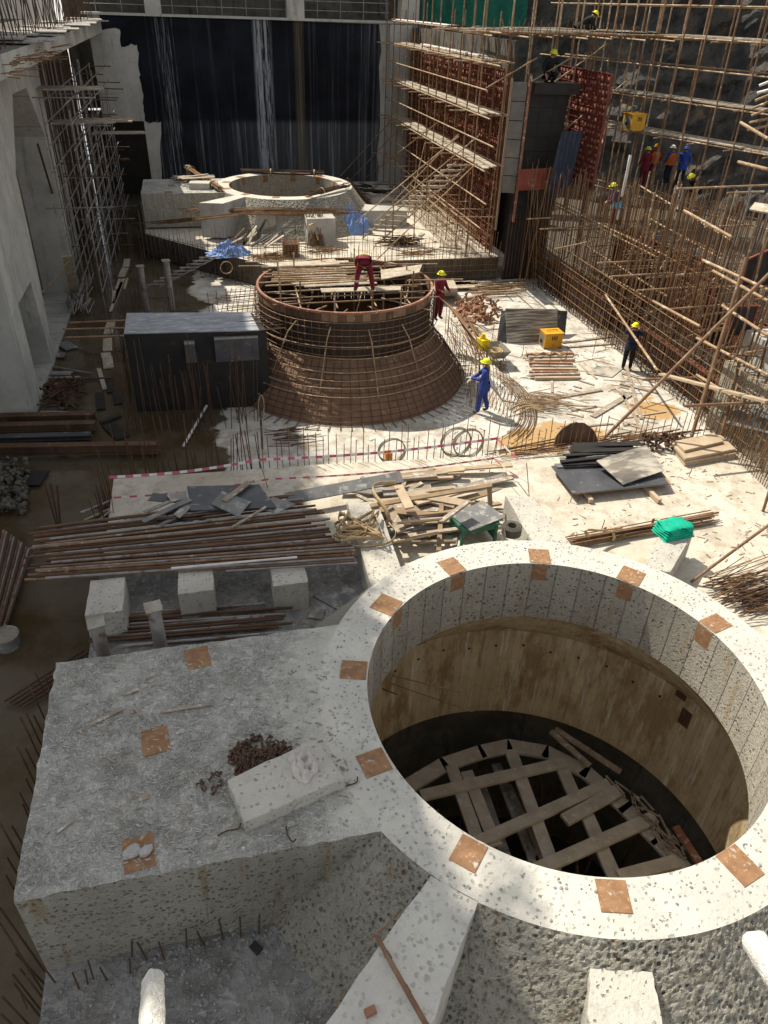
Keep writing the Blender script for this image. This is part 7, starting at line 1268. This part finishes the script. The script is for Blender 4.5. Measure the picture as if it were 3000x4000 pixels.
    if vest:
        vm = MB(); n = 22; rows = [(.0, .215, .175), (.15, .21, .17), (.3, .235, .175), (.42, .235, .17), (.5, .16, .13)]
        vs2 = [up(h, rx * math.cos(a), ry * math.sin(a)) for h, rx, ry in rows for a in [2 * PI * i / n for i in range(n)]]
        vm.add(vs2, [(j * n + i, j * n + (i + 1) % n, (j + 1) * n + (i + 1) % n, (j + 1) * n + i) for j in range(len(rows) - 1) for i in range(n)]); put(vm, 'vest', 'cloth_' + vest)
    else:
        vm = MB(); n = 20; rows = [(-.16, .215, .18), (-.05, .205, .175), (.08, .19, .16)]; vs2 = [up(h, rx * math.cos(a), ry * math.sin(a)) for h, rx, ry in rows for a in [2 * PI * i / n for i in range(n)]]
        vm.add(vs2, [(j * n + i, j * n + (i + 1) % n, (j + 1) * n + (i + 1) % n, (j + 1) * n + i) for j in range(2) for i in range(n)]); put(vm, 'jacket_hem', 'cloth_' + (belt or shirt))
    return t
P1 = W(788, 632, Z=.56)
person('person in maroon work clothes bending forward on the drum top', V(P1.x, P1.y + .1, .555), math.radians(-8), 'maroon', 'maroon', 'yellow', 'wide', 1.05, bend=1.75, belt='khaki', arms={1: (V(.22, .55, .72), V(.16, .62, .42)), -1: (V(-.22, .55, .72), V(-.14, .66, .42))})
for s_ in (1, -1): MB().lathe([(.072, 0), (.075, .055), (.07, .055), (.068, 0)], (P1.x + s_ * .235, P1.y + .12, .87), 14).build('reflective_band', 'cloth_silver', bpy.data.objects['person'])
person('person in blue overalls and yellow helmet holding an upright bar', W(1040, 891, Z=-2.6), math.radians(62), 'blue', 'blue', 'yellow', 'step', 1.05, glove=True, arms={1: (V(.2, .2, 1.16), V(.0, .42, 1.02)), -1: (V(-.26, .1, 1.15), V(-.12, .42, 1.12))}, head_turn=.2)
bp = W(1027, 884, Z=-2.6); bar('held_bar', V(bp.x, bp.y, -2.6), V(bp.x - .02, bp.y + .02, -.95), .016, 'rebar_rust', None, 6, label='upright rusty bar held by the person in blue', cat='rebar')
person('person in maroon standing beside the right edge of the drum', W(941, 752, Z=-2.6) + V(0, .0, 1.1), math.radians(-150), 'maroon', 'darkred', 'yellow', 'stand', 1.03, arms={1: (V(.25, .08, 1.15), V(.18, .3, 1.1)), -1: (V(-.25, .08, 1.15), V(-.2, .3, 1.05))})
person('person in black with yellow helmet carrying a long pole by the rebar', W(1352, 798, Z=-2.6), math.radians(-28), 'navy', 'black', 'yellow', 'stand', 1.0, arms={1: (V(.3, .12, 1.3), V(.16, .34, 1.42)), -1: (V(-.3, .1, 1.28), V(-.1, .34, 1.4))})
pa, pb = W(1308, 637, X=14.2), W(1420, 800, X=13.2); bar('carried_pole', pa, pb, .04, 'tube_tan', None, 8, label='long tan pole carried by the person in black', cat='pole')
person('person in purple jacket and dark red trousers standing among the rebar', W(1322, 492, X=15.8), math.radians(70), 'purple', 'darkred', 'yellow', 'stand', .98, bend=.35, belt='cyan', arms={1: (V(.24, .2, 1.1), V(.14, .38, .95)), -1: (V(-.24, .2, 1.1), V(-.16, .4, .98))})
person('person in black crouching on top of the dark pier form', W(1182, 188, Y=33.2), math.radians(190), 'black', 'black', 'yellow', 'crouch', 1.15, bend=.35, arms={1: (V(.34, .1, .62), V(.3, .26, .4)), -1: (V(-.34, .1, .62), V(-.28, .28, .42))})
person('person in black bending on the high scaffold before the green net', W(1255, 85, X=17.0), math.radians(-100), 'black', 'black', 'yellow', 'crouch', 1.1, bend=.9, arms={1: (V(.24, .4, .4), V(.2, .5, .2)), -1: (V(-.24, .4, .4), V(-.2, .5, .2))})
person('person in dark green half hidden behind the red formwork edge', W(1108, 405, Y=33.6), math.radians(120), 'black', 'black', 'yellow', 'stand', 1.0)
for lab, x, y, X_, yaw, sh, tr, hl, vs_ in (('person in dark red seen from behind in the group by the rock', 1384, 405, 20.6, 10, 'maroon', 'darkred', 'yellow', None), ('person with orange helmet and orange vest at the back of the group', 1402, 398, 21.2, 170, 'maroon', 'darkred', 'orange', 'orange'), ('person with white helmet and orange vest in the group by the rock', 1436, 402, 21.6, 20, 'blue', 'navy', 'white', 'orange'), ('person in bright blue with blue helmet at the right of the group', 1464, 404, 21.9, 150, 'royal', 'navy', 'blue', None)):
    person(lab, W(x, y, X=X_), math.radians(yaw), sh, tr, hl, 'stand', 1.02, vest=vs_)
person('person crouching with yellow helmet low among the rebar by the rock', W(1494, 432, X=20.5), math.radians(100), 'black', 'black', 'yellow', 'crouch', 1.0, bend=.7)
person('person with yellow helmet working deep between the rebar layers', W(1262, 650, X=16.2), math.radians(200), 'navy', 'navy', 'yellow', 'crouch', 1.0, bend=.4)
